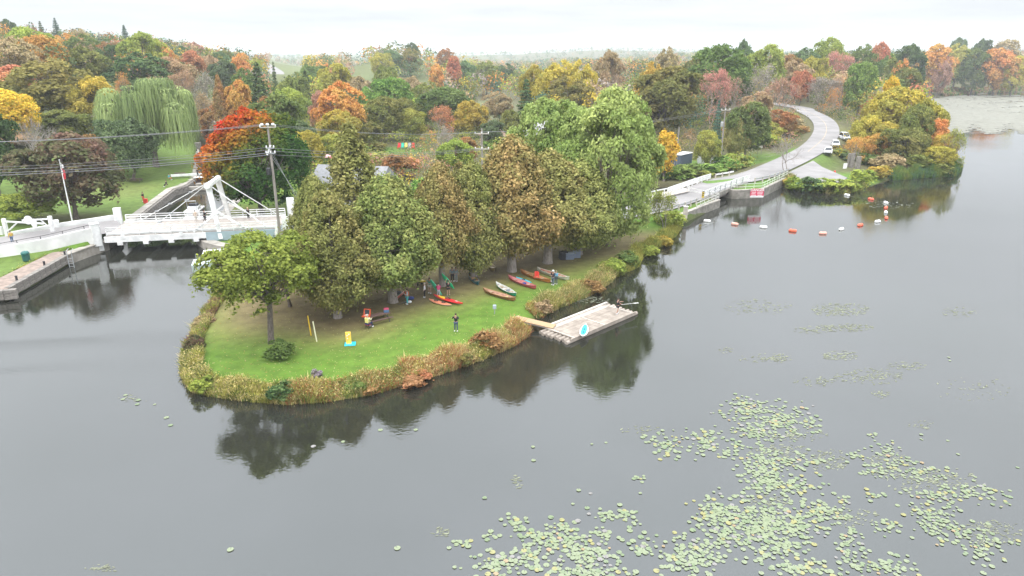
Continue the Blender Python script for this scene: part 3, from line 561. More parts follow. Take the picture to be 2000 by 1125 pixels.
bw = thing('bridge_pier', 'curved pale concrete base wall under the left end of the lift bridge', 'pier', (-57, 95, 0))
CP_ = [(-58.1, 86.1), P2(180, 500), P2(215, 488), P2(238, 468), (-59.5, 101.0), (-60.0, 106.9)]
wall_strip(MB(), CP_, 1.6, -1.6, 1.25, 1).build('wall', M['paleconc'], bw, True)
wall_strip(MB(), [(p[0] + .12, p[1] - .1) for p in CP_], 1.2, 1.253, 1.40, 1).build('coping', M['paleconc'], bw, True)
pr = thing('bridge_pier', 'rounded pale concrete pier under the right half of the lift bridge', 'pier', (-45, 95, 0))
RPW = [(-53.5, 136.0), (-48.7, 112.0), (-46.9, 99.5), (-46.0, 96.2), P2(400, 488), P2(425, 495), P2(440, 497)]
wall_strip(MB(), RPW, 1.5, -1.6, 1.15, 1).build('wall', M['paleconc'], pr, True)
# --- canal wall of single stones
cw = thing('canal_wall', 'grey stone block wall along the left side of the lock canal', 'canal wall', (-61, 110, 0))
stm = [MB().box((0, 0, 0), (L_, .6, .42), 0).mesh('stone', M['stone'], bevel=.03) for L_ in (1.15, 1.4)]
CW = [(-60.0, 106.9, 0), (-65.9, 132.6, 0), (-65.3, 136.0, 0), (-66.8, 144.0, 0)]
for row in range(3):
    for k, (p, d) in enumerate(along(CW, 1.45, .6 * (row % 2))):
        s_ = inst('stone', stm[(k + row) % 2], cw, p + Vector((-d.y, d.x, 0)) * (.25 + rr.uniform(-.03, .03)) + Vector((0, 0, .15 + .44 * row)) - cw.location, (0, 0, math.atan2(d.y, d.x)))
wall_strip(MB(), [(p[0] - .3, p[1]) for p in CW], 1.3, 0.9, 1.42, 1).build('coping', M['paleconc'], cw, True)
wall_strip(MB(), CW, .9, -1.6, 0.5, 1).build('footing', M['stone'], cw, True)
# --- lock
lk = thing('lock_gate', 'closed lock gate with white walkway beams across the canal', 'lock gate', (-63, 145, 0))
MB().bar((-66.9, 144.2, .4), (-63.2, 147.2, .4), .4, 2.4).build('gate_leaf', M['tablewood'], lk, True); MB().bar((-63.2, 147.2, .4), (-59.3, 145.8, .4), .4, 2.4).build('gate_leaf', M['tablewood'], lk, True)
MB().bar((-71.5, 143.0, 2.15), (-63.4, 147.2, 2.0), .5, .45).build('balance_beam', M['white'], lk, True); MB().bar((-63.0, 147.3, 2.0), (-55.0, 145.0, 2.15), .5, .45).build('balance_beam', M['white'], lk, True)
MB().bar((-67.0, 143.6, 1.72), (-59.2, 144.6, 1.72), 1.0, .12).build('walkway', M['white'], lk, True)
for k in range(6):
    x0 = -67 + k * 1.5; MB().bar((x0, 147.9, 1.6), (x0, 147.9, 2.8), .06).build('rail_post', M['dark'], lk, True)
MB().bar((-67, 147.9, 2.8), (-59.4, 148.2, 2.8), .06).build('handrail', M['dark'], lk, True)
sl = thing('lock_sill', 'pale concrete sill and steps in front of the lock gate', 'lock sill', (-62, 138, 0))
MB().box((-62.3, 138.0, .45), (8.6, 1.0, .7), .1).build('sill', M['paleconc'], sl, True); MB().box((-63.6, 140.6, .7), (3.2, 1.2, .6), .1).build('step', M['paleconc'], sl, True)
lc_ = thing('lock_wall', 'long pale concrete lock wall running away from the gate', 'lock wall', (-77, 167, 0))
wall_strip(MB(), [(-66.9, 145.2), (-86.5, 191.0)], 1.7, -1.6, 1.5, 1).build('wall', M['paleconc'], lc_, True)
for p, d in along([(-67.9, 149, 1.5), (-86.8, 190, 1.5)], 7):
    MB().lathe([(.16, 0), (.12, .1), (.12, .35), (.19, .45), (.0, .5)], 8, p).build('bollard', M['dark'], lc_, True)
wall_strip(MB(), [(-59.5, 146.0), (-78.5, 191.0)], 1.5, -1.6, 1.5, -1).build('wall', M['paleconc'], lc_, True)
MB().box((-88, 193, 2.2), (2.2, 2.2, 1.6), .3).build('winch_block', M['stone'], lc_, True)
# --- the lift bridge
BO = Vector((-56.3, 91.3, 0)); BU = Vector((23.1, 4.7, 0)); BL = BU.length; BU = BU / BL; BV = Vector((-BU.y, BU.x, 0)); BW = 8.6; DZ = 2.42
def B(u, v, z): return BO + BU * u + BV * v + Vector((0, 0, z))
lb = thing('lift_bridge', 'long white bascule lift bridge with timber deck and twin tower legs', 'bridge', tuple(BO))
def bbox(mb, u0, u1, v0, v1, z0, z1): return mb.prism([B(u0, v0, 0), B(u1, v0, 0), B(u1, v1, 0), B(u0, v1, 0)], z0, z1)
for k in range(14):
    v0 = .25 + k * (BW - .5) / 14; bbox(MB(), .2, BL - .3, v0 + .01, v0 + (BW - .5) / 14 - .01, DZ - .12, DZ + rr.uniform(-.012, .012)).build('plank', M['deck'], lb, True)
bbox(MB(), 0, 13.2, .03, .33, DZ - .95, DZ - .13).build('girder', M['white'], lb, True)
MB().prism([B(13.2, .02, 0), B(BL, .02, 0), B(BL, .33, 0), B(13.2, .33, 0)], 1.05, DZ - .13).build('girder', M['bluegrey'], lb, True, label='blue grey deeper right half of the girder')
bbox(MB(), 0, BL, BW - .33, BW - .03, DZ - .95, DZ - .13).build('girder', M['white'], lb, True)
bbox(MB(), 14, BL, .5, BW - .5, .95, 2.25).build('counterweight', M['bluegrey'], lb, True)
for k in range(4): bbox(MB(), 1.6 + k * 3.3, 2.3 + k * 3.3, -.1, BW + .1, DZ - 1.35, DZ - .97).build('crossbeam', M['white'], lb, True)
def rail_line(parent, a, b, h, n, rails, r=.045, mat_=None, post='rail_post', rail='rail', pr_=None):
    a, b = Vector(a), Vector(b); mat_ = mat_ or M['white']; off = Vector(parent.location); pm = MB().bar((0, 0, 0), (0, 0, h), pr_ or r * 1.8).mesh(post, mat_)
    for k in range(n + 1): inst(post, pm, parent, a + (b - a) * (k / n) - off)
    for z in rails: MB().bar(a + Vector((0, 0, z)), b + Vector((0, 0, z)), r * 1.6, r * 2.2).build(rail, mat_, parent, True)
rail_line(lb, B(.4, .1, DZ), B(BL - .4, .1, DZ), 1.1, 11, (.45, .8, 1.12), .05); rail_line(lb, B(.4, BW - .1, DZ), B(BL - .4, BW - .1, DZ), 1.1, 11, (.4, .8, 1.12), .06)
bbox(MB(), .3, BL - .3, .32, .62, DZ + .02, DZ + .24).build('kerb', M['white'], lb, True); bbox(MB(), .3, BL - .3, BW - .62, BW - .32, DZ + .02, DZ + .24).build('kerb', M['white'], lb, True)
TU = 15.0; apexN, apexF = B(TU - .9, 1.5, 8.6), B(TU - .7, BW - 1.7, 8.6)
for nm, a, b in (('tower_leg', B(TU + .15, .05, 1.3), apexN), ('tower_leg', B(TU + .2, BW - .1, 1.3), apexF)):
    d = (b - a); m_ = MB(); vs = []
    for p, w, dd in ((a, .28, .28), (a + d * .25, .26, .34), (b, .38, .42)): vs += [p + BU * -w + BV * -dd * .6, p + BU * w + BV * -dd * .6, p + BU * w + BV * dd * .6, p + BU * -w + BV * dd * .6]
    m_.add(vs, [(0, 3, 2, 1), (8, 9, 10, 11)] + [(4 * i + j, 4 * i + (j + 1) % 4, 4 * i + 4 + (j + 1) % 4, 4 * i + 4 + j) for i in (0, 1) for j in range(4)]); m_.build(nm, M['white'], lb, True)
MB().bar(apexN + Vector((0, 0, .1)) - BV * .6, apexF + Vector((0, 0, .1)) + BV * .6, .6, .5).build('tower_crossbeam', M['white'], lb, True)
MB().tube([apexN - BV * .8 + Vector((0, 0, .1)), apexN + BV * .1 + Vector((0, 0, .1))], .42, 14).build('sheave', M['white'], lb, True); MB().tube([apexF - BV * .1 + Vector((0, 0, .1)), apexF + BV * .8 + Vector((0, 0, .1))], .42, 14).build('sheave', M['white'], lb, True)
for v in (.25, BW - .25):
    for s_, uu in ((-1, TU - 3.4), (1, TU + 3.8)): MB().bar(B(uu, v, DZ), B(TU + .1, v + (.35 if v < 1 else -.4), DZ + 2.6), .22).build('brace', M['white'], lb, True)
for ap, v, u0, u1 in ((apexN, .3, 5.6, BL - 2.2), (apexF, BW - .3, 2.6, BL - 1.6)):
    for k_ in (0, .22): MB().bar(ap + Vector((0, 0, .35)) + BV * k_, B(u0, v, DZ + .3) + BV * k_, .09).build('stay_rod', M['white'], lb, True)
    MB().bar(ap + Vector((0, 0, .3)), B(u1, v, DZ + .3), .12).build('stay_rod', M['white'], lb, True)
    for k_ in (.35, .62, .8): c = ap + Vector((0, 0, .35)) + (B(u0, v, DZ + .3) - ap - Vector((0, 0, .35))) * k_; MB().box(c + BV * .1, (.5, .36, .16)).build('turnbuckle', M['grey'], lb, True)
for u, w_ in ((2.2, 1), (9.7, 1)):
    MB().prism([B(u, .0, 0), B(u + .5, .0, 0), B(u + .5, -.05, 0), B(u, -.05, 0)], DZ - .5, DZ + .1).build('bracket', M['white'], lb, True)
# right-hand abutment: white walls, gate posts and stair
ra = thing('bridge_abutment', 'white walled abutment with posts and steps at the right end of the lift bridge', 'abutment', tuple(B(BL + 1, 0, 0)))
bbox(MB(), BL + .15, BL + 1.0, -.5, .2, .8, 4.1).build('post', M['white'], ra, True); bbox(MB(), BL + .15, BL + 1.0, BW - .2, BW + .5, .8, 4.3).build('post', M['white'], ra, True)
bbox(MB(), BL + 1.0, BL + 6, -.15, .2, .8, 3.6).build('parapet', M['whitewall'], ra, True); bbox(MB(), BL + 1.0, BL + 6, BW - .1, BW + .25, .8, 3.5).build('parapet', M['whitewall'], ra, True)
bbox(MB(), BL + .2, BL + 6, .25, BW - .15, .8, 2.36).build('deck_slab', M['paleconc'], ra, True); bbox(MB(), BL - .2, BL + .9, BW + 1.2, BW + 1.8, .8, 4.9).build('post', M['white'], ra, True)
for k in range(5): bbox(MB(), BL - .9, BL + .1, -1.5 + .0, -.6, .9 + .3 * k, 1.0 + .3 * k).build('step', M['palewood'], ra, True)
MB().bar(B(BL - .8, -1.6, .9), B(BL - .3, -1.6, 4.0), .3).build('brace', M['white'], ra, True); MB().bar(B(BL + 2.6, -.3, 5.2), B(BL + 1.0, .2, 3.2), .16).build('brace', M['white'], ra, True)
# --- white walls of the left approach
wl_ = thing('approach_wall', 'white rendered retaining wall along the near side of the left approach road', 'wall', (-62, 88, 0))
NW = [(-97.0, 67.5), (-84, 73.0), (-73.5, 79.0), (-66.0, 83.9), (-61.5, 87.4), (-58.4, 90.6), (-56.7, 91.6)]
wall_strip(MB(), NW, .45, .3, [2.3, 2.4, 2.55, 2.75, 3.1, 3.5, 3.75], 1).build('wall', M['whitewall'], wl_, True)
wall_strip(MB(), [(p[0] + .05, p[1] - .07) for p in NW], .6, [0][0] + 2.0, 2.0, 1) if False else None
for p, zt in (((-67.1, 83.3), 3.15), ((-57.3, 91.3), 4.15), ((-79, 75.8), 3.0)): MB().box((p[0], p[1], (zt + 1.1) / 2), (.95, .95, zt - 1.1), .75).build('pier', M['white'], wl_, True); MB().box((p[0], p[1], zt + .06), (1.1, 1.1, .12), .75).build('cap', M['white'], wl_, True)
rl = MB()
for (p, a), (p2, b) in zip(zip(NW, [2.3, 2.4, 2.55, 2.75, 3.1, 3.5, 3.75]), zip(NW[1:], [2.4, 2.55, 2.75, 3.1, 3.5, 3.75])): rl.bar((p[0] - .2, p[1] + .25, a + .42), (p2[0] - .2, p2[1] + .25, b + .42), .05)
rl.build('handrail', M['dark'], wl_, True)
for p, d in along([(p[0] - .2, p[1] + .25, z) for p, z in zip(NW, [2.3, 2.4, 2.55, 2.75, 3.1, 3.5, 3.75])], 2.6, 1.3): MB().bar(p, p + Vector((0, 0, .42)), .06).build('rail_post', M['dark'], wl_, True)
wf = thing('approach_wall', 'low white parapet along the far side of the left approach road', 'wall', (-63, 99, 0))
FW = [(-70.6, 93.4), (-66.5, 96.8), (-62.6, 99.6), (-59.9, 101.2)]
wall_strip(MB(), FW, .45, 1.0, [2.45, 2.8, 3.0, 3.2], 1).build('wall', M['whitewall'], wf, True); MB().box((-66.6, 97.1, 2.2), (1.1, 1.1, 2.2), .65).build('pier', M['white'], wf, True); MB().box((-59.7, 101.4, 2.7), (1.0, 1.0, 3.0), .4).build('pier', M['white'], wf, True)
# --- bridge gate arms
def gate_arm(base, tip, back, lab, disc_at):
    g = thing('barrier_gate', lab, 'barrier', base); b = Vector(base); t_ = Vector(tip)
    MB().bar(b + Vector((0, 0, -.4)), b + Vector((0, 0, 2.5)), .42).build('post', M['white'], g, True); MB().bar(b + Vector((0, 0, 2.1)), t_, .2, .2).build('arm', M['white'], g, True)
    MB().bar(b + Vector((0, 0, .5)), b + (t_ - b) * .35 + Vector((0, 0, 1.35)), .16).build('brace', M['white'], g, True)
    c = b + Vector((0, 0, 2.1)) + (t_ - b - Vector((0, 0, 2.1))) * disc_at; dr = (t_ - b).normalized(); nn = Vector((-dr.y, dr.x, 0))
    m_ = MB(); n = 18; vs = [c + Vector((dr.x, dr.y, 0)) * .62 * math.cos(6.2832 * k / n) + Vector((0, 0, .62 * math.sin(6.2832 * k / n))) + nn * s for s in (-.05, .05) for k in range(n)]
    m_.add(vs, [tuple(range(n))[::-1], tuple(range(n, 2 * n))] + [(k, (k + 1) % n, n + (k + 1) % n, n + k) for k in range(n)]); m_.build('disc', M['white'], g, True); return g
g1 = at(106, 452, 2.2); t1 = at(30, 431, 4.6); gate_arm((g1[0], g1[1] - .3, 2.0), (t1[0], t1[1] + 1.2, 4.35), 0, 'white barrier arm with round disc nearer the bridge, hinged on the far wall', .78)
g2 = at(14, 458, 2.0); t2 = at(86, 441, 3.9); gate_arm((g2[0], g2[1], 1.8), (t2[0], t2[1], 4.2), 0, 'white barrier arm with round disc hinged at the left edge of the picture', .76)
pb = at(4, 457, 1.9); tag(MB().bar((0, 0, 0), (0, 0, 1.2), .34).build('bollard', M['white']), 'short white post beside the left barrier arm', 'bollard').location = (pb[0], pb[1], 1.8)
# --- flagpole
fp = thing('flagpole', 'white flagpole with red and white flag hanging limp', 'flagpole', (-66.0, 100.2, 2.0)); fx, fy = -66.0, 100.2
MB().tube([(fx, fy, 1.8), (fx, fy, 7), (fx, fy, 11.5)], [.11, .085, .05], 8).build('pole', M['white'], fp, True); MB().ball((fx, fy, 11.58), .1).build('finial', M['white'], fp, True)
def cloth(dz, w0, w1):
    vs = []; n = 9
    for i in range(n):
        t = i / (n - 1); z = 11.2 - dz[0] - (dz[1] - dz[0]) * t
        for j in range(5): s = j / 4; vs.append((fx + .06 + s * (w0 + (w1 - w0) * t), fy + .12 * math.sin(s * 7 + t * 2), z - .25 * s * (1 - t)))
    return MB().add(vs, [(i * 5 + j, i * 5 + j + 1, i * 5 + j + 6, i * 5 + j + 5) for i in range(n - 1) for j in range(4)])
cloth((0, .8), .25, .38).build('flag', paint((.72, .71, .70)), fp, True, label='white upper fold of the flag'); cloth((.8, 2.4), .38, .30).build('flag', paint((.60, .05, .06)), fp, True, label='red fold of the flag').location = (0, -.02, 0); cloth((1.0, 1.7), .2, .22).build('flag', paint((.72, .71, .70)), fp, True).location = (.02, -.06, 0)
# --- litter bin, ladder, bollards on the quay
bx, by, bz = at(52, 508, 1.2); lbn = thing('litter_bin', 'dark green litter bin on the grass below the white wall', 'bin', (bx, by, 1.15)); MB().lathe([(.42, 0), (.46, .75), (.46, .8)], 12).build('body', paint((.02, .10, .09)), lbn); MB().lathe([(.48, .86), (.48, 1.05), (.34, 1.2)], 12).build('lid', paint((.015, .12, .11)), lbn)
for i, (px, py) in enumerate([(33, 547), (87, 518), (127, 498)]):
    x, y, z = at(px, py, 1.3); tag(MB().lathe([(.16, 0), (.12, .06), (.12, .4), (.17, .5), (.02, .56)], 8).build('bollard', M['dark']), ['black mooring bollard on the quay nearest the left edge', 'black mooring bollard in the middle of the quay', 'black mooring bollard beside the quay ladder'][i], 'bollard', 'mooring bollards on the quay').location = (x, y, 1.3)
x, y, z = at(137, 505, 1.2); ld = thing('ladder', 'grey steel ladder with a white lifebuoy at the corner of the quay', 'ladder', (x, y, 0))
for s in (-.3, .3): MB().tube([(s, 0, -.5), (s, 0, 2.2), (s, .5, 2.4)], .05, 6).build('rail', M['grey'], ld)
for k in range(5): MB().bar((-.3, 0, -.2 + .35 * k), (.3, 0, -.2 + .35 * k), .05).build('rung', M['grey'], ld)
# --- utility poles and wires
def util_pole(x, y, z0, H, lab, arms, rz=0, extra=None):
    p = thing('utility_pole', lab, 'utility pole', (x, y, z0), rz); MB().tube([(0, 0, -.5), (0, 0, H * .5), (0, 0, H)], [.22, .18, .13], 10).build('pole', M['polewood'], p)
    for za, w in arms:
        MB().box((0, -.2, za), (w, .12, .14)).build('crossarm', M['grey'] if w < 2 else M['palewood'], p)
        for s in (-.46, 0, .46): MB().lathe([(.05, .07), (.13, .12), (.06, .2), (.12, .27), (.03, .36)], 8, (s * w, -.2, za)).build('insulator', M['white'], p)
    return p
PA = (-32.6, 93.2, 1.0); HA = 16.2
pa = util_pole(*PA, HA, 'tall wooden utility pole at the right end of the lift bridge', [(HA - .25, 2.1), (HA - 3.0, 1.0), (HA - 3.7, 1.2)], .25)
for s in (-.7, 0, .7): MB().ball((s, -.3, HA + .12), (.22, .22, .18)).build('cutout', M['white'], pa)
MB().lathe([(.3, 0), (.32, .1), (.32, .85), (.25, .95)], 10, (-.5, -.1, HA - 6.6)).build('transformer', M['dark'], pa)
MB().bar((-.5, -.15, HA - 3.9), (.1, -.1, HA - 2.6), .22).build('bracket', M['white'], pa)
for k, (gx_, gy_) in enumerate(((5.2, 2.2), (6.0, 1.0), (6.6, 2.8))): MB().tube([(0, 0, HA - 3 - k * .6), (gx_ * .9, gy_, .3)], .02, 4).build('guy_wire', M['grey'], pa)
xb, yb, zb = at(941, 251, 13.6); PB = (xb, yb, 2.2); HB = 11.4
util_pole(*PB, HB, 'utility pole with two crossarms rising out of the cedars', [(HB - .9, 2.6), (HB - 3.6, 2.6)], -.1)
PC = (50.4, 166.2, 3.0); HC = 12.0
while proj(PC[0], PC[1], PC[2] + HC)[1] > 222: HC += .2
pc_ = util_pole(*PC, HC, 'wooden utility pole with a grey transformer in front of the blue spruce', [(HC - 1.2, 2.4)], .3); MB().lathe([(.3, 0), (.34, .1), (.34, 1.0), (.2, 1.15)], 10, (-.6, -.1, HC - 5)).build('transformer', M['grey'], pc_)
xd, yd, zd = at(1322, 306, 3.0); util_pole(xd, yd, zd, 7.0, 'short wooden pole beside the slim yellow tree', [], 0)
PD = (-96.0, 82.0, 1.4); HD = 15.0
util_pole(*PD, HD, 'utility pole beside the approach road beyond the left edge', [(HD - .25, 2.1), (HD - 3.0, 1.0)], .25)
def wire(a, b, sag, lab, r=.028):
    a, b = Vector(a), Vector(b); pts = [a + (b - a) * t + Vector((0, 0, -sag * 4 * t * (1 - t))) for t in [i / 24 for i in range(25)]]
    o = MB().tube(pts, r, 4).build('wire', M['wire']); return tag(o, lab, 'power line', 'power lines strung between the poles')
M['wire'] = mat('cable', (.16, .16, .165), .5, .1, 3)
for k, s in enumerate((-.95, 0, .95)): wire((PD[0] + s, PD[1], PD[2] + HD + .1), (PA[0] + s, PA[1], PA[2] + HA + .1), 1.2, ['uppermost power line left of the tall pole', 'second power line from the top left of the tall pole', 'third power line from the top left of the tall pole'][k], .02)
for k, s in enumerate((0, .35, .8, 1.1)): wire((PD[0], PD[1], PD[2] + HD - 3.0 - s), (PA[0], PA[1], PA[2] + HA - 2.9 - s * .9), 1.3, ['top cable of the lower bundle left of the tall pole', 'second cable of the lower bundle left of the tall pole', 'third cable of the lower bundle left of the tall pole', 'thick bottom cable of the lower bundle left of the tall pole'][k], .02 + .008 * k)
for k, s in enumerate((-.95, .95)): wire((PA[0] + s, PA[1], PA[2] + HA + .1), (PB[0] + s, PB[1], PB[2] + HB - .6), .8, ['upper power line between the tall pole and the pole in the cedars', 'lower of the two top lines between the tall pole and the pole in the cedars'][k], .022)
for k, s in enumerate((0, .4, .9)): wire((PA[0], PA[1], PA[2] + HA - 3.0 - s), (PB[0] + s, PB[1], PB[2] + HB - 3.4 - s * .3), .8, ['upper cable of the middle span right of the tall pole', 'middle cable of the middle span right of the tall pole', 'lowest cable of the middle span right of the tall pole'][k], .025)
for k, s in enumerate((-1.1, 1.1)): wire((PB[0] + s, PB[1], PB[2] + HB - .6), (PC[0] + s, PC[1], PC[2] + HC - 1.0), 1.2, ['far line of the right-hand span ending at the blue spruce pole', 'near line of the right-hand span ending at the blue spruce pole'][k], .025)
# --- road bridge, wing walls, rails, sign
def edge_pts(side, px0, px1, off=3.35, step=1.0):
    T = np.gradient(RP[:, :2], axis=0); T /= np.linalg.norm(T, axis=1)[:, None]; Nn = np.stack([-T[:, 1], T[:, 0]], 1); out_ = []
    for p, n_ in zip(RP, Nn):
        q = (p[0] + side * n_[0] * off, p[1] + side * n_[1] * off, p[2]); x = proj(*q)[0]
        if px0 <= x <= px1 and q[1] < 175: out_.append(q)
    return out_
rb = thing('road_bridge', 'low concrete road bridge over the outlet channel', 'bridge', (38, 124, 0))
for side, nm in ((-1, 'edge_beam'), (1, 'edge_beam')):
    E_ = edge_pts(side, 1362, 1462, 3.45)
    m_ = MB()
    for a, b in zip(E_[:-1], E_[1:]): m_.bar((a[0], a[1], a[2] - .32), (b[0], b[1], b[2] - .32), .35, .7)
    m_.build(nm, M['concrete'], rb, True)
    E2 = edge_pts(side, 1366, 1458, 2.9); m_ = MB()
    for a, b in zip(E2[:-1], E2[1:]): m_.bar((a[0], a[1], a[2] - .85), (b[0], b[1], b[2] - .85), .4, .9)
    m_.build('girder', M['stone'], rb, True)
w1_ = thing('wing_wall', 'low stained concrete wing wall left of the road bridge opening', 'retaining wall', (33, 116, 0))
WS = [(27.3, 108.9), (37.5, 121.4), (35.2, 124.6), (31.0, 131)]
wall_strip(MB(), WS, .55, -1.6, 1.35, 1).build('wall', M['concrete'], w1_, True); wall_strip(MB(), [(WS[0][0] + .04, WS[0][1] - .05), (WS[1][0] + .05, WS[1][1] - .05), (WS[2][0] + .05, WS[2][1])], .7, 1.353, 1.5, 1).build('coping', M['paleconc'], w1_, True)
w2_ = thing('wing_wall', 'low stained concrete wing wall below the danger sign', 'retaining wall', (48, 134, 0))
WN = [(36.0, 139.5), P2(1428, 388), P2(1440, 388.5), P2(1488, 386), P2(1531, 364), P2(1538, 360)]
wall_strip(MB(), WN, .55, -1.6, 1.55, 1).build('wall', M['concrete'], w2_, True); wall_strip(MB(), [(p[0] + .04, p[1] - .05) for p in WN], .7, 1.553, 1.7, 1).build('coping', M['paleconc'], w2_, True)
MB().prism([(p[0], p[1]) for p in [(WN[1][0] - .2, WN[1][1] + .7), (WN[3][0] - .2, WN[3][1] + .7), (WN[5][0] - .3, WN[5][1] + .5), (52, 143), (44, 139), (38, 137)]], 0, [1.5, 1.55, 1.6, 2.1, 2.1, 2.0]).build('grass_fill', mat('grass_verge', (.092, .175, .022), .95, .3, 1.5, bump=.2), w2_, True)
gr_ = mat('pale_green_rail', (.55, .62, .50), .6, .1, 3)
rlg = thing('railing', 'pale green pipe railing along the wing wall with the danger sign', 'railing', (48, 134, 0)); PT = [(p[0] - .1, p[1] + .3, 1.68) for p in WN[1:]]
for a, b in zip(PT[:-1], PT[1:]):
    n_ = max(1, round((Vector(b) - Vector(a)).length / 1.7)); rail_line(rlg, a, b, 1.1, n_, (.55, 1.08), .04, gr_)
rls = thing('railing', 'pale grey pipe railing on the wing wall left of the road bridge', 'railing', (33, 116, 0)); PT = [(31.0, 112.9, 1.48), (37.1, 121.1, 1.48), (34.9, 124.3, 1.5), (33.0, 127.0, 1.5)]
for a, b in zip(PT[:-1], PT[1:]):
    n_ = max(1, round((Vector(b) - Vector(a)).length / 1.7)); rail_line(rls, a, b, 1.1, n_, (.55, 1.08), .04, mat('pale_rail', (.58, .58, .54), .6, .1, 3))
sg = thing('danger_sign', 'red and white danger sign fixed on the railing of the wing wall', 'sign', tuple(at(1478, 386, 1.6)), 0.0)
a, b = Vector(at(1466, 386, 1.6)), Vector(at(1488, 385.5, 1.6)); sw = 2.45; sgz = 1.75; dirS = Vector((1, .03, 0)).normalized(); nS = Vector((.03, -1, 0)); sc_ = (a + b) / 2 + nS * .15
sg.location = sc_; sg.rotation_euler = (0, 0, math.atan2(dirS.y, dirS.x)); MB().box((0, 0, .85), (sw, .05, 1.6)).build('panel', paint((.62, .03, .09)), sg); MB().box((0, -.03, .2), (sw, .02, .3)).build('white_band', M['white'], sg)
tx = bpy.data.curves.new('lettering', 'FONT'); tx.body = 'DANGER'; tx.size = .62; tx.align_x = 'CENTER'; tx.align_y = 'CENTER'; tx.extrude = .01; tx.offset = .018; tx.materials.append(M['white']); to = bpy.data.objects.new('lettering', tx); link(to, sg); to.location = (0, -.045, 1.4); to.rotation_euler = (math.pi / 2, 0, 0)
bpy.context.view_layer.update(); me_t = bpy.data.meshes.new_from_object(to.evaluated_get(bpy.context.evaluated_depsgraph_get())); bpy.data.objects.remove(to); to = inst('lettering', me_t, sg, (0, -.045, 1.4), (math.pi / 2, 0, 0))
for z, parts in ((1.0, ((-1.0, -.2), (.02, 1.05))), (.72, ((-1.05, -.3), (.0, 1.0))), (.45, ((-1.05, -.15), (.1, .9)))):
    for x0, x1 in parts: MB().box(((x0 + x1) / 2, -.035, z), (x1 - x0, .015, .13)).build('small_print', paint((.75, .6, .62)), sg)
def guard(name, lab, pts, h, n, mt, post_h=None, rails=None, col=None):
    g = thing(name, lab, 'guard rail', pts[0]); pm = MB().box((0, 0, h / 2 - .2), (.2, .2, h + .4)).mesh('post', mt)
    pts = [Vector(p) for p in pts]
    for p, d in along(pts, n): inst('post', pm, g, p - Vector(g.location), (0, 0, math.atan2(d.y, d.x)))
    for z in rails or (h - .12,):
        m_ = MB()
        for a, b in zip(pts[:-1], pts[1:]): m_.bar(a + Vector((0, 0, z)), b + Vector((0, 0, z)), .08, .28)
        m_.build('rail', col or M['grey'], g, True)
    return g
guard('guard_rail', 'wooden post guard rail between the lawn and the road, left of the bridge', edge_pts(-1, 1195, 1368, 4.1), .85, 2.1, M['palewood'], rails=(.62,))
guard('guard_rail', 'guard rail with small posts behind the danger sign', edge_pts(-1, 1470, 1545, 4.1), .85, 2.3, M['palewood'], rails=(.62,))
guard('bridge_railing', 'railing of leaning grey posts on the near edge of the road bridge', edge_pts(-1, 1372, 1468, 3.45), 1.3, 2.6, M['grey'], rails=(.5, .95, 1.25), col=M['white'])
guard('bridge_railing', 'white triple rail on the far side of the road bridge', edge_pts(1, 1300, 1392, 3.45), 1.15, 2.2, M['white'], rails=(.4, .75, 1.1), col=M['white'])
guard('guard_rail', 'white guard rail beside the hedge beyond the bridge', edge_pts(1, 1396, 1434, 3.7), .9, 2.0, M['palewood'], rails=(.7,), col=M['white'])
hz = thing('hazard_marker', 'black and yellow striped marker at the corner of the road bridge', 'sign', at(1372, 392, 1.85)); MB().bar((0, 0, -.5), (0, 0, 1.6), .1).build('post', M['grey'], hz); MB().box((0, -.05, 1.1), (.42, .04, 1.1)).build('panel', paint((.60, .42, .03)), hz)
for k in range(3): m_ = MB(); z = .75 + k * .34; m_.add([(-.21, -.08, z), (.21, -.08, z + .2), (.21, -.08, z + .36), (-.21, -.08, z + .16)], [(0, 1, 2, 3)]); m_.build('stripe', M['dark'], hz)
x, y, z = at(1338, 424, 1.1); ub = thing('utility_cabinet', 'tall pale grey cabinet on the grass by the wing wall', 'cabinet', (x, y, 1.0)); MB().box((0, 0, .85), (.62, .5, 1.9)).build('body', M['palewood'], ub); MB().box((0, 0, 1.86), (.72, .6, .1)).build('cap', M['white'], ub)
# stop logs and white timber frames of the weir behind the road bridge
wr = thing('weir_frame', 'white timber weir deck with rails behind the road bridge', 'weir', (20, 131, 0))
c0 = Vector(at(1262, 392, 2.0)); c1 = Vector(at(1345, 374, 2.0))
for k in range(4): MB().bar(c0 + Vector((0, k * .9, .1)), c1 + Vector((0, k * .9, .1)), .45, .12).build('plank', M['palewood'], wr, True)
for k in range(6): p = c0 + (c1 - c0) * (k / 5); MB().bar(p, p + Vector((0, 0, 1.5)), .14).build('post', M['white'], wr, True)
MB().bar(c0 + Vector((0, 0, 1.4)), c1 + Vector((0, 0, 1.4)), .1, .2).build('rail', M['white'], wr, True)
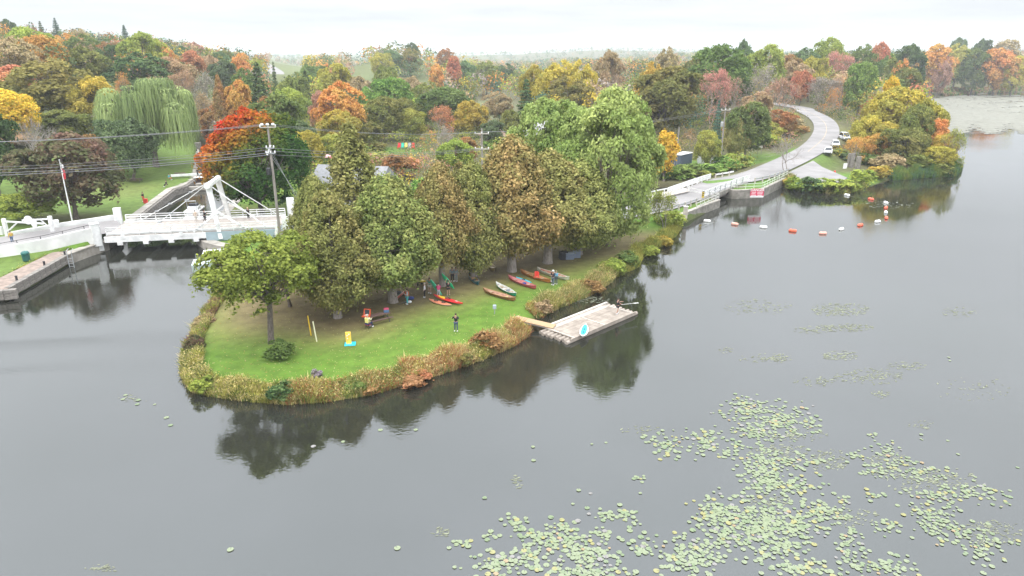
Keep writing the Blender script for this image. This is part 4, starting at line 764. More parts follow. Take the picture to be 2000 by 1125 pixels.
# --- houses
def house(lab, x, y, z, w, d, h, rh, rz, wallm, roofm, wins=((-.25, .5), (.25, .5)), cat='house'):
    o = thing('house', lab, cat, (x, y, z), rz); MB().box((0, 0, h / 2 - .3), (w, d, h + .6)).build('wall', wallm, o)
    e = .5; vs = [(-w / 2 - e, -d / 2 - e, h), (w / 2 + e, -d / 2 - e, h), (w / 2 + e, d / 2 + e, h), (-w / 2 - e, d / 2 + e, h), (-w / 2 - e, 0, h + rh), (w / 2 + e, 0, h + rh)]
    MB().add(vs, [(0, 1, 5, 4), (2, 3, 4, 5), (0, 4, 3), (1, 2, 5), (0, 3, 2, 1)]).build('roof', roofm, o)
    for fx_, fz in wins:
        wn_ = MB().box((fx_ * w, -d / 2 - .02, h * fz), (1.3, .12, 1.3)).build('window', M['white'], o); MB().box((fx_ * w, -d / 2 - .1, h * fz), (1.0, .06, 1.0)).build('pane', M['glass'], wn_)
    MB().box((0, -d / 2 - .03, 1.05), (1.0, .1, 2.1)).build('door', M['tablewood'], o); return o
x, y, z = at(684, 352, 5.0); house('grey roofed white house hidden behind the brown conifer', x, y + 3, 1.2, 12.5, 8, 3.4, 2.6, -.18, M['whitewall'], M['roofgrey'])
x, y, z = at(1065, 250, 8.0); house('white gabled house glimpsed through the big maple', x, y, 2.2, 7, 9, 5.2, 3.0, 1.3, M['whitewall'], M['white'])
x, y, z = at(962, 262, 5.5); house('small house with brown roof behind the pole in the cedars', x, y + 6, 2.2, 5.5, 6, 2.2, 1.8, .5, M['palewood'], mat('brown_roof', (.30, .2, .15), .9, .2, 2))
u_ = (1797 - 1000) / F; house('pale house with blue grey roof on the far right between the trees', u_ * 545, 540, 14.5, 11, 9, 3.6, 2.2, 0, M['whitewall'], M['bluegrey'])
def container(lab, x, y, z, rz, L_=6.1, colr=(.10, .13, .18), top=None):
    c = thing('shipping_container', lab, 'container', (x, y, z), rz); w, h = 2.44, 2.6; MB().box((0, 0, h / 2), (w - .1, L_ - .1, h - .1)).build('body', paint(colr), c)
    rib = MB().box((0, 0, 0), (.12, .05, h - .3)).mesh('rib', paint(colr))
    for k in range(7): inst('rib', rib, c, (-w / 2 + .2 + k * .34, -L_ / 2, h / 2))
    rib2 = MB().box((0, 0, 0), (.05, .16, h - .3)).mesh('rib', paint(colr))
    for k in range(16):
        for s in (-1, 1): inst('rib', rib2, c, (s * (w / 2 - .03), -L_ / 2 + .3 + k * L_ / 16.5, h / 2))
    MB().box((0, 0, h), (w + .04, L_ + .04, .14)).build('roof', M['white'], c)
    for s in (-.3, .3): MB().bar((s, -L_ / 2 - .06, .2), (s, -L_ / 2 - .06, h - .2), .06).build('lock_rod', M['grey'], c)
    return c
x, y, z = at(1328, 309, 3.0); container('dark blue grey shipping container with white top beside the yellow tree', x + 1.0, y + 2, H1(x, y), -.7); container('second dark container with white top just left of the first', x - 1.8, y + 6, H1(x, y), -.7)
tr_ = thing('shed', 'small white shed half hidden by bushes right of the containers', 'shed', (x + 7.2, y + 1.5, H1(x + 7, y))); MB().box((0, 0, 1.2), (4.5, 3, 2.4)).build('wall', M['whitewall'], tr_); MB().box((0, 0, 2.5), (4.9, 3.4, .2)).build('roof', M['palewood'], tr_); MB().box((-.8, -1.55, 1.0), (.9, .1, 2.0)).build('door', M['tablewood'], tr_)
for i, (px, lab, w_) in enumerate([(1045, 'long white warehouse on the horizon', 100), (1068, 'smaller white warehouse on the horizon right of the long one', 40), (1094, 'small pale building below the horizon mast', 22)]):
    xx = (px - 1000) / F * 2900; h_ = 26 + (108 - 103.5) / F * 2900; bz = H1(xx, 2900); o = thing('warehouse', lab, 'building', (xx, 2850, h_ - 12)); MB().box((0, 0, 4), (w_, 30, 16)).build('wall', M['white'], o); MB().box((0, 0, 12.4), (w_ + 2, 32, .8)).build('roof', M['palewood'], o)
xx = (1082 - 1000) / F * 2900; wt = thing('water_tower', 'distant water tower on the horizon left of the mast', 'water tower', (xx, 2880, 24)); MB().tube([(0, 0, 0), (0, 0, 24)], [2.0, 1.6], 10).build('stem', M['palewood'], wt); MB().ball((0, 0, 27), (7, 7, 4.5)).build('tank', M['palewood'], wt)
xx = (1090.5 - 1000) / F * 2900; tw = thing('mast', 'thin distant mast on the horizon right of the water tower', 'mast', (xx, 2880, 24)); MB().tube([(0, 0, 0), (0, 0, 34)], [1.3, .7], 6).build('pole', M['palewood'], tw)
# --- concrete blocks, hydrant, signs by the lay-by
for i, (px, py, pt, w_, lab) in enumerate([(1657, 326, 300, .85, 'leftmost of the three upright concrete slabs by the lay-by'), (1663, 328, 299, .8, 'middle upright concrete slab by the lay-by'), (1674, 333, 306, 1.1, 'right-hand upright concrete slab by the lay-by')]):
    g = atg(px, py); hh = 2.0
    while proj(g[0], g[1], g[2] + hh)[1] > pt and hh < 5: hh += .1
    tag(MB().box((0, 0, hh / 2 - .2), (w_, .6, hh + .4), .5).build('concrete_slab', M['stone'], bevel=.06), lab, 'concrete slab', 'upright concrete slabs by the lay-by').location = g
g = atg(1629, 345); hy = thing('fire_hydrant', 'red fire hydrant at the edge of the lay-by', 'hydrant', g, scale=(1.25, 1.25, 1.35)); rd = paint((.55, .05, .03)); MB().lathe([(.22, 0), (.22, .1), (.16, .12), (.16, .65), (.2, .68), (.2, .74), (.14, .9), (.03, 1.0)], 12).build('barrel', rd, hy); MB().tube([(-.3, 0, .5), (.3, 0, .5)], .09, 8).build('outlet', rd, hy); MB().lathe([(.27, -.1), (.27, .04)], 12).build('base', M['dark'], hy)
g = atg(1650, 329); ws_ = thing('notice_board', 'blank white board leaning at the foot of the concrete slabs', 'sign', g); m_ = MB(); m_.frame((0, 0, .55), (.45, .12, 0), (-.02, .05, .0), (.1, .15, .6)); m_.build('board', M['white'], ws_); MB().bar((.1, .3, 0), (.1, .3, .9), .08).build('stake', M['polewood'], ws_)
g = atg(1483, 301); sb = thing('sign_post', 'small pale rectangular sign on two posts on the verge before the bend', 'sign', g)
for s in (-.45, .45): MB().bar((s, 0, -.2), (s, 0, 2.1), .1).build('post', M['polewood'], sb)
MB().box((0, -.08, 1.9), (1.3, .05, .75)).build('panel', M['palewood'], sb)
gt = thing('fence_post', 'dark grey gate post at the end of the hedge beside the road', 'gate post', atg(1453, 325)); MB().box((0, 0, 1.1), (.5, .4, 2.4)).build('post', M['dark'], gt); MB().box((0, 0, 2.35), (.6, .5, .12)).build('cap', M['grey'], gt)
# ================================================================= TREES
Z1, Z2, Z3, Z4, Z5 = 'on the left hillside', 'around the lock', 'in the middle wood', 'by the bending road', 'on the far right shore'
# --- the peninsula
def ctree(kind, bx, by, top, w, colr, label, var=0, rot=0):
    """a tree on the lawn given the foot of its trunk"""
    g = atg(bx, by); x, y, z = g; lo, hi = 2.0, 30.0
    for _ in range(30):
        m = (lo + hi) / 2
        if proj(x, y, z + m)[1] > top: lo = m
        else: hi = m
    return plant(kind, x, y, z - .05, lo, w * proj(x, y, z + lo / 2)[2] / F, colr, Z3, label, None, rot, var)
ctree('cedar', 630, 562, 346, 112, 'cedar olive', 'narrow pointed olive cedar at the left end of the cedar row', 1, 1)
ctree('front', 530, 672, 456, 215, 'leafy olive', 'small broadleaf tree alone at the tip of the lawn, turning yellow in places')
ctree('front', 566, 600, 490, 120, 'olive', 'second broadleaf tree close behind the one at the tip of the lawn', 0, 2.6)
ctree('cedar', 660, 621, 380, 158, 'cedar olive', 'broad olive cedar with its own thick bare foot left of the picnic table', 2, 2)
ctree('cedar', 768, 590, 346, 194, 'cedar green', 'widest greenish cedar standing over the person in the orange vest', 0, 3.6)
ctree('larch', 700, 522, 245, 140, 'cedar brown', 'tall brown feathery conifer rising behind the first cedars beside the grey roof', 0, 1)
ctree('cedar', 864, 560, 322, 128, 'cedar brown', 'brownish cedar behind the green kayaks', 1, 4)
ctree('cedar', 925, 545, 322, 130, 'cedar olive', 'olive cedar behind the dark teal canoe', 2, .4)
ctree('cedar', 1000, 530, 272, 184, 'cedar brown', 'tallest brown cedar in the middle of the row', 0, 2.4)
ctree('cedar', 1070, 515, 298, 175, 'cedar brown', 'brown cedar behind the orange wooden canoe', 1, 5)
ctree('cedar', 1130, 497, 315, 152, 'cedar olive', 'last olive cedar of the row beside the grey crates', 2, 1.2)
ctree('bigmaple', 1184, 478, 176, 216, 'light green', 'huge light green maple by the road bridge end of the lawn', 0, .5)
ctree('bigmaple', 1088, 440, 196, 190, 'light green', 'second light green maple behind the brown cedars', 1, 2)
ctree('larch', 900, 480, 318, 80, 'cedar olive', 'slim olive conifer seen between the brownish cedars', 0, 3)
ctree('thin', 1300, 452, 372, 58, 'yellow green', 'young yellow green tree at the water edge by the guard rail', 2, 1)
ctree('shrub', 1308, 446, 410, 52, 'yellow green', 'leafy yellow green bush at the foot of the young tree by the guard rail', 0, 1)
# --- around the lock and the lift bridge
ctree('fallmaple', 512, 420, 219, 196, 'orange', 'large maple turning red, orange and green beside the utility pole', 0, 0)
ctree('willow', 305, 326, 154, 176, 'willow green', 'big weeping willow beside the lock', 0, 0)
ctree('broad', 150, 428, 262, 165, 'purple brown', 'purple brown broadleaf tree behind the flagpole', 1, 2)
ctree('broad', 262, 352, 232, 108, 'dusky green', 'dark dusky green tree left of the willow', 2, 1)
ctree('broad', 60, 432, 374, 98, 'yellow green', 'low wide yellow green tree behind the bridge gate arms', 3, 1)
ctree('bare', 78, 360, 225, 115, 'grey', 'bare grey tree left of the purple brown tree', 0, 1)
ctree('broad', 2, 392, 205, 110, 'dark green', 'dark green tree at the left edge above the gate arms', 0, 1)
ctree('broad', 545, 330, 188, 100, 'green', 'green tree behind the red and orange maple', 1, 3)
LIST = [
 ('broad', 1698, 225, 56, 'golden', Z4, 178), ('broad', 1832, 232, 56, 'orange', Z4, 172), ('broad', 1850, 262, 50, 'golden', Z4, 164), ('broad', 1725, 185, 60, 'golden', Z4, 192), ('broad', 600, 255, 60, 'golden', Z3, 150), ('broad', 575, 230, 70, 'dusky green', Z3, 155), ('broad', 640, 262, 60, 'yellow green', Z3, 165), ('broad', 720, 235, 50, 'olive', Z3, 190), ('broad', 830, 190, 60, 'yellow green', Z3, 240), ('broad', 905, 268, 50, 'rusty brown', Z3, 160), ('broad', 960, 235, 46, 'dusky green', Z3, 190), ('broad', 1000, 215, 50, 'olive', Z3, 200), ('thin', 868, 245, 50, 'grey', Z3, 165), ('broad', 975, 180, 56, 'tan', Z3, 260), ('broad', 1060, 195, 60, 'olive', Z3, 210), ('broad', 1220, 190, 60, 'tan', Z3, 215), ('broad', 790, 192, 60, 'olive', Z3, 235),
 # kind, cx, ytop, w, colour, zone, D, base
 ('broad', 90, 118, 165, 'olive', Z1, 175), ('broad', 172, 150, 95, 'golden', Z1, 172), ('broad', 80, 70, 88, 'orange', Z1, None), ('broad', 8, 175, 95, 'yellow', Z1, 150), ('broad', 12, 128, 85, 'red', Z1, 185),
 ('broad', 15, 75, 95, 'tan', Z1, None), ('broad', 160, 92, 82, 'olive', Z1, 235), ('broad', 262, 104, 112, 'dark green', Z1, 235), ('thin', 235, 140, 45, 'orange', Z1, 215), ('broad', 272, 64, 80, 'yellow green', Z1, None),
 ('broad', 55, 54, 85, 'yellow green', Z1, None), ('broad', 150, 68, 60, 'green', Z1, None), ('broad', 118, 66, 52, 'orange', Z1, None), ('tall', 372, 98, 46, 'red', Z1, None), ('tall', 466, 104, 34, 'orange', Z1, 330),
 ('broad', 332, 112, 75, 'tan', Z1, None), ('broad', 315, 92, 48, 'orange', Z1, None), ('thin', 398, 140, 62, 'grey', Z1, 230), ('thin', 358, 138, 58, 'tan', Z1, 225), ('larch', 424, 148, 40, 'rusty brown', Z2, 205),
 ('broad', 460, 158, 48, 'orange', Z2, 205), ('spruce', 500, 124, 58, 'dark green', Z2, 215), ('broad', 470, 136, 62, 'green', Z2, 240), ('broad', 430, 118, 50, 'dusky green', Z1, 300), ('broad', 405, 108, 45, 'tan', Z1, None),
 ('broad', 212, 88, 50, 'dark green', Z1, None), ('spruce', 241, 50, 26, 'blue green', Z1, 430), ('spruce', 106, 36, 26, 'blue green', Z1, 430), ('spruce', 77, 42, 22, 'dark green', Z1, 440), ('broad', 14, 38, 26, 'dark green', Z1, 430),
 ('broad', 40, 150, 60, 'olive', Z1, 200), ('broad', 120, 215, 90, 'olive', Z1, 160), ('broad', 195, 195, 75, 'green', Z1, 205), ('thin', 215, 208, 75, 'grey', Z1, 165), ('broad', 25, 260, 80, 'tan', Z1, 145), ('broad', 180, 262, 60, 'rusty brown', Z2, 140), 
 ('thin', 395, 180, 60, 'tan', Z2, 215), ('broad', 443, 225, 60, 'tan', Z2, 205), ('broad', 415, 205, 60, 'rusty brown', Z2, 210), ('thin', 420, 235, 50, 'grey', Z2, 200),
 ('broad', 520, 193, 90, 'rusty brown', Z3, 165), ('broad', 655, 162, 92, 'orange', Z3, 190), ('tall', 622, 178, 40, 'pinkish', Z3, 192), ('broad', 660, 215, 70, 'golden', Z3, 180), ('broad', 745, 190, 82, 'olive', Z3, 205),
 ('spruce', 697, 210, 40, 'dark green', Z3, 200), ('broad', 762, 152, 88, 'bright green', Z3, 245), ('broad', 720, 165, 50, 'bright green', Z3, 243), ('broad', 750, 130, 52, 'olive', Z3, 300), ('thin', 850, 206, 58, 'red', Z3, 195),
 ('broad', 803, 212, 58, 'yellow green', Z3, 208), ('broad', 921, 197, 66, 'golden', Z3, 215), ('broad', 868, 170, 92, 'green', Z3, 235), ('broad', 888, 272, 66, 'yellow green', Z3, 150), ('spruce', 1028, 156, 54, 'dark green', Z3, 215),
 ('broad', 1092, 122, 100, 'golden', Z3, 240), ('broad', 1140, 120, 60, 'golden', Z3, 250), ('broad', 1118, 152, 92, 'olive', Z3, 225), ('broad', 1040, 128, 48, 'golden', Z3, 260), ('broad', 1190, 101, 58, 'tan', Z3, 300), ('bare', 1208, 140, 60, 'grey', Z3, 250),
 ('broad', 1305, 132, 125, 'olive', Z3, 205), ('broad', 1275, 125, 66, 'golden', Z3, 230), ('broad', 1308, 95, 54, 'tan', Z3, 290), ('broad', 1415, 90, 118, 'green', Z4, 250), ('thin', 1395, 135, 66, 'pinkish', Z4, 225), ('thin', 1440, 150, 60, 'pinkish', Z4, 235),
 ('spruce', 1405, 197, 26, 'blue green', Z4, 178), ('broad', 1466, 200, 82, 'green', Z4, 172), ('cedar', 1442, 230, 46, 'cedar olive', Z4, 170), ('poplar', 1303, 256, 46, 'yellow', Z4, 143), ('broad', 1385, 255, 52, 'yellow green', Z4, 158),
 ('broad', 605, 128, 62, 'green', Z3, None), ('broad', 650, 125, 66, 'golden', Z3, 300), ('spruce', 595, 138, 34, 'dark green', Z3, 270), ('spruce', 533, 122, 18, 'dark green', Z3, 290), ('broad', 570, 150, 60, 'olive', Z3, 250), ('broad', 560, 172, 70, 'yellow green', Z3, 230),
 ('broad', 700, 150, 60, 'tan', Z3, None), ('broad', 800, 150, 60, 'tan', Z3, None), ('broad', 830, 160, 60, 'olive', Z3, None), ('broad', 900, 115, 60, 'dusky green', Z3, None), ('broad', 870, 95, 40, 'rusty brown', Z3, None), ('tall', 884, 110, 30, 'red', Z3, 420), ('tall', 852, 125, 26, 'orange', Z3, 380),
 ('broad', 742, 103, 44, 'golden', Z3, None), ('broad', 765, 98, 44, 'dusky green', Z3, None), ('broad', 800, 95, 44, 'olive', Z3, None), ('broad', 805, 84, 28, 'dark green', Z3, 560), ('broad', 950, 120, 55, 'olive', Z3, None), ('broad', 985, 125, 40, 'dark green', Z3, None),
 ('broad', 1360, 112, 60, 'olive', Z4, 300), ('spruce', 1368, 100, 16, 'dark green', Z4, 330), ('broad', 1455, 80, 40, 'dusky green', Z4, 330), ('broad', 1500, 88, 70, 'yellow green', Z4, 300), ('thin', 1500, 125, 80, 'grey', Z4, 240), ('thin', 1530, 150, 70, 'pinkish', Z4, 225), ('broad', 1480, 180, 60, 'tan', Z4, 205),
 ('broad', 1625, 75, 62, 'yellow green', Z4, 380), ('broad', 1570, 95, 60, 'dusky green', Z4, 350), ('broad', 1590, 112, 60, 'golden', Z4, 320), ('thin', 1645, 100, 60, 'pinkish', Z4, 340), ('broad', 1690, 90, 62, 'green', Z4, 360), ('broad', 1690, 122, 62, 'bright green', Z4, 270), ('broad', 1722, 84, 42, 'red', Z4, 380),
 ('broad', 1570, 138, 42, 'red', Z4, 280), ('thin', 1610, 150, 66, 'grey', Z4, 272), ('thin', 1650, 148, 66, 'pinkish', Z4, 270), ('broad', 1560, 120, 60, 'tan', Z4, 305), ('broad', 1540, 108, 50, 'rusty brown', Z4, 320), ('thin', 1635, 170, 34, 'orange', Z4, 262), ('broad', 1755, 115, 50, 'olive', Z4, 330),
 ('broad', 1780, 84, 66, 'dark green', Z5, 400), ('broad', 1735, 108, 44, 'green', Z5, 350), ('broad', 1765, 118, 44, 'orange', Z5, 330), ('broad', 1775, 135, 56, 'olive', Z5, 300), ('tall', 1835, 86, 62, 'orange', Z5, 470), ('broad', 1880, 76, 62, 'yellow green', Z5, 500), ('broad', 1915, 92, 54, 'green', Z5, 490),
 ('broad', 1960, 86, 72, 'orange', Z5, 485), ('broad', 1990, 110, 50, 'golden', Z5, 480), ('broad', 1875, 68, 34, 'dusky green', Z5, 560), ('broad', 1925, 66, 36, 'dark green', Z5, 570), ('broad', 1970, 66, 60, 'tan', Z5, 580), ('broad', 1845, 108, 40, 'pinkish', Z5, 465),
 ('broad', 1755, 172, 105, 'golden', Z4, 185), ('tall', 1745, 150, 40, 'yellow', Z4, 190), ('broad', 1815, 195, 72, 'golden', Z4, 180), ('broad', 1795, 205, 60, 'olive', Z4, 172), ('broad', 1715, 262, 60, 'orange', Z4, 168), ('broad', 1775, 250, 90, 'olive', Z4, 163), ('broad', 1730, 238, 60, 'golden', Z4, 176),
 ('bare', 1545, 258, 70, 'grey', Z4, 146), ('thin', 1868, 250, 46, 'yellow green', Z4, 160), ('broad', 1840, 285, 60, 'golden', Z4, 158), ('thin', 1680, 268, 44, 'orange', Z4, 160), ('broad', 1500, 235, 66, 'yellow green', Z4, 196), ('broad', 1530, 215, 60, 'rusty brown', Z4, 206), ('thin', 1350, 250, 40, 'rusty brown', Z3, 190),
]
for e in LIST: tree(e[0], e[1], e[2], e[3], e[4], e[5], D=e[6])
# --- bushes one can tell apart
for cx_, yt, w, b_, colr in [(1345, 318, 60, 345, 'green'), (1385, 318, 60, 340, 'bright green'), (1420, 305, 60, 332, 'bright green'), (1445, 300, 50, 328, 'yellow green'), (1330, 325, 50, 350, 'bright green'), (1365, 330, 50, 345, 'yellow green'), (1300, 330, 40, 350, 'green'),
        (1560, 346, 46, 368, 'yellow green'), (1585, 344, 46, 370, 'dusky green'), (1618, 348, 50, 374, 'yellow green'), (1650, 350, 50, 374, 'yellow green'), (1540, 346, 30, 366, 'golden'), (1690, 330, 44, 362, 'yellow green'), (1720, 322, 46, 350, 'golden'), (1660, 296, 40, 312, 'dusky green'), (1640, 290, 34, 304, 'olive'),
        (1845, 318, 40, 342, 'olive'), (1800, 300, 50, 330, 'olive'), (1740, 300, 60, 330, 'tan'), (1860, 300, 34, 330, 'green'), (1700, 300, 40, 322, 'green'), (545, 664, 56, 698, 'green'), (1540, 225, 60, 250, 'tan'), (1560, 245, 50, 262, 'rusty brown'), (1500, 262, 60, 285, 'yellow green'), (1520, 240, 50, 262, 'rusty brown'),
        (800, 305, 44, 330, 'red'), (770, 300, 50, 335, 'rusty brown'), (830, 345, 60, 380, 'bright green'), (740, 295, 50, 325, 'yellow green'), (720, 275, 60, 292, 'olive'), (705, 312, 40, 330, 'golden'), (790, 330, 40, 352, 'purple brown'), (985, 255, 40, 275, 'green'), (960, 270, 40, 295, 'bright green')]:
    tree('shrub', cx_, yt, w, colr, {True: Z3, False: Z4}[cx_ < 1290], base=b_)
# --- the rest of the wood: single trees, each where nothing already placed is hidden by it
KEEP = [(255, 330, 345, 440, 170), (1440, 200, 1660, 350, 270), (1290, 275, 1370, 320, 172), (765, 268, 830, 300, 200), (370, 240, 450, 350, 190), (700, 320, 760, 380, 160), (600, 305, 680, 350, 160), (940, 185, 985, 225, 380), (700, 128, 745, 160, 620), (780, 140, 840, 165, 500), (1860, 170, 2000, 260, 460), (530, 95, 585, 150, 1500), (1780, 118, 1815, 140, 420), (1020, 95, 1080, 106, 3000), (1440, 285, 1540, 330, 200)]
cells = {}; nfill = 0; rf = random.Random(19)
occ = [(t[0].location.x, t[0].location.y) for t in TREES]
PAL1 = ['green', 'dark green', 'olive', 'tan', 'orange', 'golden', 'yellow green', 'dusky green', 'rusty brown', 'blue green', 'grey', 'pinkish', 'dusky green', 'green']
def try_fill(x, y, kinds, pal, Hr, minsp, zone):
    global nfill
    s = float(sdist(x, y)[0])
    if s < 4: return
    for ox, oy in occ:
        if (ox - x) ** 2 + (oy - y) ** 2 < minsp ** 2: return
    for P in (ROAD, HWY):
        if poly_dist(np.array([x]), np.array([y]), P)[0][0] < (9 if P is ROAD else 28): return
    z = H1(x, y); Hh = rf.uniform(*Hr); kd = rf.choice(kinds); Wd = Hh * {'spruce': .42, 'tall': .62, 'shrub': 1.2}.get(kd, .86)
    px, yt, dep = proj(x, y, z + Hh); w = Wd * F / dep; yb = yt + .85 * Hh * F / dep; x0, x1 = px - w / 2, px + w / 2
    if px < -60 or px > 2060: return
    for bx0, by0, bx1, by1, by in BOX + [(k[0], k[1], k[2], k[3], k[4]) for k in KEEP]:
        if by > y + 1:
            ox_ = min(x1, bx1) - max(x0, bx0); oy_ = min(yb, by1) - max(yt, by0)
            if ox_ > 0 and oy_ > 0 and ox_ * oy_ > .30 * max(1, (bx1 - bx0) * (by1 - by0)): return
            if ox_ > 0 and oy_ > 0 and (bx0, by0, bx1, by1, by) in KEEPS and ox_ * oy_ > 12: return
    occ.append((x, y)); nfill += 1
    plant(kd, x, y, z - .2, Hh, Wd, rf.choice(pal), zone, cover=False)
KEEPS = set(KEEP)
for _ in range(6000):
    if nfill > 118: break
    a = math.radians(rf.uniform(-38, 38)); y = 120 + 380 * rf.random() ** 1.0; x = y * math.tan(a)
    if x < -45 and x > -75 and y < 140: continue
    if x < -60 - .12 * y: try_fill(x, y, ['broad', 'broad', 'tall', 'thin', 'spruce'], PAL1, (10, 15), 7.5, Z1)
    elif x > 120 and y > 430: try_fill(x, y, ['broad', 'tall'], ['green', 'orange', 'tan', 'olive', 'dusky green', 'golden'], (12, 19), 9, Z5)
    elif x > 40: try_fill(x, y, ['broad', 'thin', 'tall', 'bare'], ['tan', 'pinkish', 'olive', 'golden', 'grey', 'rusty brown', 'yellow green', 'green'], (8, 15), 7.5, Z4)
    elif y > 135: try_fill(x, y, ['broad', 'broad', 'thin', 'tall', 'spruce'], ['olive', 'tan', 'green', 'yellow green', 'dusky green', 'golden', 'rusty brown', 'green'], (6, 11), 7.5, Z3)
# labels that single each tree out: counted from the left among the trees of its colour and shape in its stretch of wood
ORD = ['first', 'second', 'third', 'fourth', 'fifth', 'sixth', 'seventh', 'eighth', 'ninth', 'tenth', 'eleventh', 'twelfth', 'thirteenth', 'fourteenth', 'fifteenth', 'sixteenth', 'seventeenth', 'eighteenth', 'nineteenth', 'twentieth', 'twenty-first', 'twenty-second', 'twenty-third', 'twenty-fourth', 'twenty-fifth']
grp = {}
for t_ in TREES: grp.setdefault((t_[2], t_[3], KW[t_[4]]), []).append(t_)
for (zone, colr, kw), l in grp.items():
    l.sort(key=lambda q: q[1]); near = sorted(q[5] for q in l)
    for i, q in enumerate(l):
        q[0]['group'] = ('bushes ' if q[4] == 'shrub' else 'trees ') + zone
        q[0]['label'] = f'{colr} {kw} {zone}, the only such one' if len(l) == 1 else f'{colr} {kw} {zone}, {ORD[min(i, 24)]} such from the left'
# --- the far wood: too many to count, one mass of crowns
def far_wood(name, pts, label, seed, pal, base, wts, nleaf, fog=0.0, hr=(9, 15), wr=(.32, .48), lf=1.0):
    rg = np.random.default_rng(seed); nP = len(pts); pts = np.array(pts); x, y = pts[:, 0], pts[:, 1]; z = hgt(x, y); Hh = rg.uniform(*hr, nP); Rr = Hh * rg.uniform(*wr, nP)
    ci = np.repeat(np.arange(nP), nleaf); n = len(ci); d = unit(rg.normal(size=(n, 3)) + [0, 0, .35]); lob = 1 + .22 * np.sin(d[:, 0] * 5 + ci) * np.cos(d[:, 1] * 5 + ci * 2)
    Pc = np.stack([x, y, z + Hh * .55], 1)[ci] + d * np.stack([Rr, Rr, Hh * .46], 1)[ci] * (lob * rg.uniform(.8, 1.05, n))[:, None]
    V, Q = leaves(Pc, unit(d + rg.normal(size=(n, 3)) * .45), 1.0, rg, .7); V = V.reshape(n, 4, 3); c0 = V.mean(1, keepdims=True); V = (c0 + (V - c0) * (Hh[ci] * lf * .062 * (60 / nleaf) ** .5 * 1.1)[:, None, None]).reshape(-1, 3)
    ck = rg.choice(len(pal), nP, p=np.array(wts) / sum(wts)); base_ = np.array([COLS[p][0] for p in pal])[ck] * rg.uniform(.8, 1.2, (nP, 1)); colv = base_[ci] * 1.4 * rg.uniform(.7, 1.3, (n, 1))
    o_ = inst(name, npmesh(name, V, Q, M['farleaf'], {'col': np.repeat(colv, 4, 0)})); return tag(o_, label, kind='stuff')
M['farleaf'] = vcolmat('distant_foliage', trans=.25, nscale=.4, namp=.2)
pts = []; pts2 = []; pts0 = []; rg = np.random.default_rng(77)
cand_y = 215 + 1455 * rg.random(16000) ** 1.5; cand_a = np.radians(rg.uniform(-41, 41, 16000)); cand_x = cand_y * np.tan(cand_a); SDc = sdist(cand_x, cand_y); dh, _ = poly_dist(cand_x, cand_y, HWY); dr, _ = poly_dist(cand_x, cand_y, ROAD)
grid = {}
occ_a = np.array(occ)
ok0 = (SDc > 6) & (dh > 26) & (dr > 10) & ~((cand_y < 215) & (cand_x > -95) & (cand_x < 40)) & ~((cand_y < 210) & (cand_x > 0))
for x, y in zip(cand_x[ok0], cand_y[ok0]):
    if (abs(x + 12) < 22 and abs(y - 330) < 55) or (abs(x + 110) < 22 and abs(y - 470) < 55) or (abs(x + 20) < 55 and abs(y - 720) < 110) or (abs(x + 190) < 60 and abs(y - 800) < 180): continue
    sp_ = 6.2 if y < 700 else 8.5; c = (int(x // sp_), int(y // sp_))
    if any((c[0] + i, c[1] + j) in grid for i in (0, 1) for j in (0, 1)): continue
    if y < 520 and (((occ_a - [x, y]) ** 2).sum(1)).min() < 30: continue
    h_ = H1(x, y); bad = False
    for k in KEEP:
        px, yt, dep = proj(x, y, h_ + 13); w = 5.5 * F / dep
        if k[4] > y and px + w > k[0] and px - w < k[2] and yt < k[3] and yt + 14 * F / dep > k[1]: bad = True; break
    if bad: continue
    if y < 520:
        px, yt, dep = proj(x, y, h_ + 12); w = 5 * F / dep; a0 = 0
        for b in BOX:
            if b[4] > y + 6:
                ox_ = min(px + w, b[2]) - max(px - w, b[0]); oy_ = min(yt + 11 * F / dep, b[3]) - max(yt, b[1])
                if ox_ > 0 and oy_ > 0 and ox_ * oy_ > .25 * (b[2] - b[0]) * (b[3] - b[1]): bad = True; break
        if bad: continue
    grid[c] = 1; (pts0 if y < 360 else pts if y < 620 else pts2).append((x, y))
PALF = ['green', 'dark green', 'olive', 'tan', 'orange', 'dusky green', 'blue green', 'rusty brown', 'golden', 'yellow green', 'red', 'grey', 'pinkish']
far_wood('woodland', pts0, 'nearer part of the wood, crowns too many to count', 4, PALF, .5, [3, 3, 4, 3, 1.5, 4, 3, 2, 2, 2, .4, 2, 1], 330)
far_wood('woodland', pts, 'autumn wood on the rising ground behind the single trees', 5, PALF, .5, [3, 3, 4, 3, 2, 4, 3, 2, 2, 2, .6, 2, 1], 130)
far_wood('woodland', pts2, 'distant autumn wood towards the horizon', 6, PALF, .5, [3, 3, 4, 3, 1.2, 4, 4, 1.5, 1.2, 1.2, .4, 2, .6], 46)
# the low ridge on the horizon
a = np.radians(rg.uniform(-41, 41, 2600)); y = rg.uniform(1700, 3600, 2600); x = y * np.tan(a)
V3 = far_wood('woodland', list(zip(x, y)), 'hazy wooded ridge on the horizon', 8, ['green', 'dark green', 'olive', 'blue green', 'dusky green', 'tan'], .5, [3, 3, 2, 4, 4, 1], 22); 

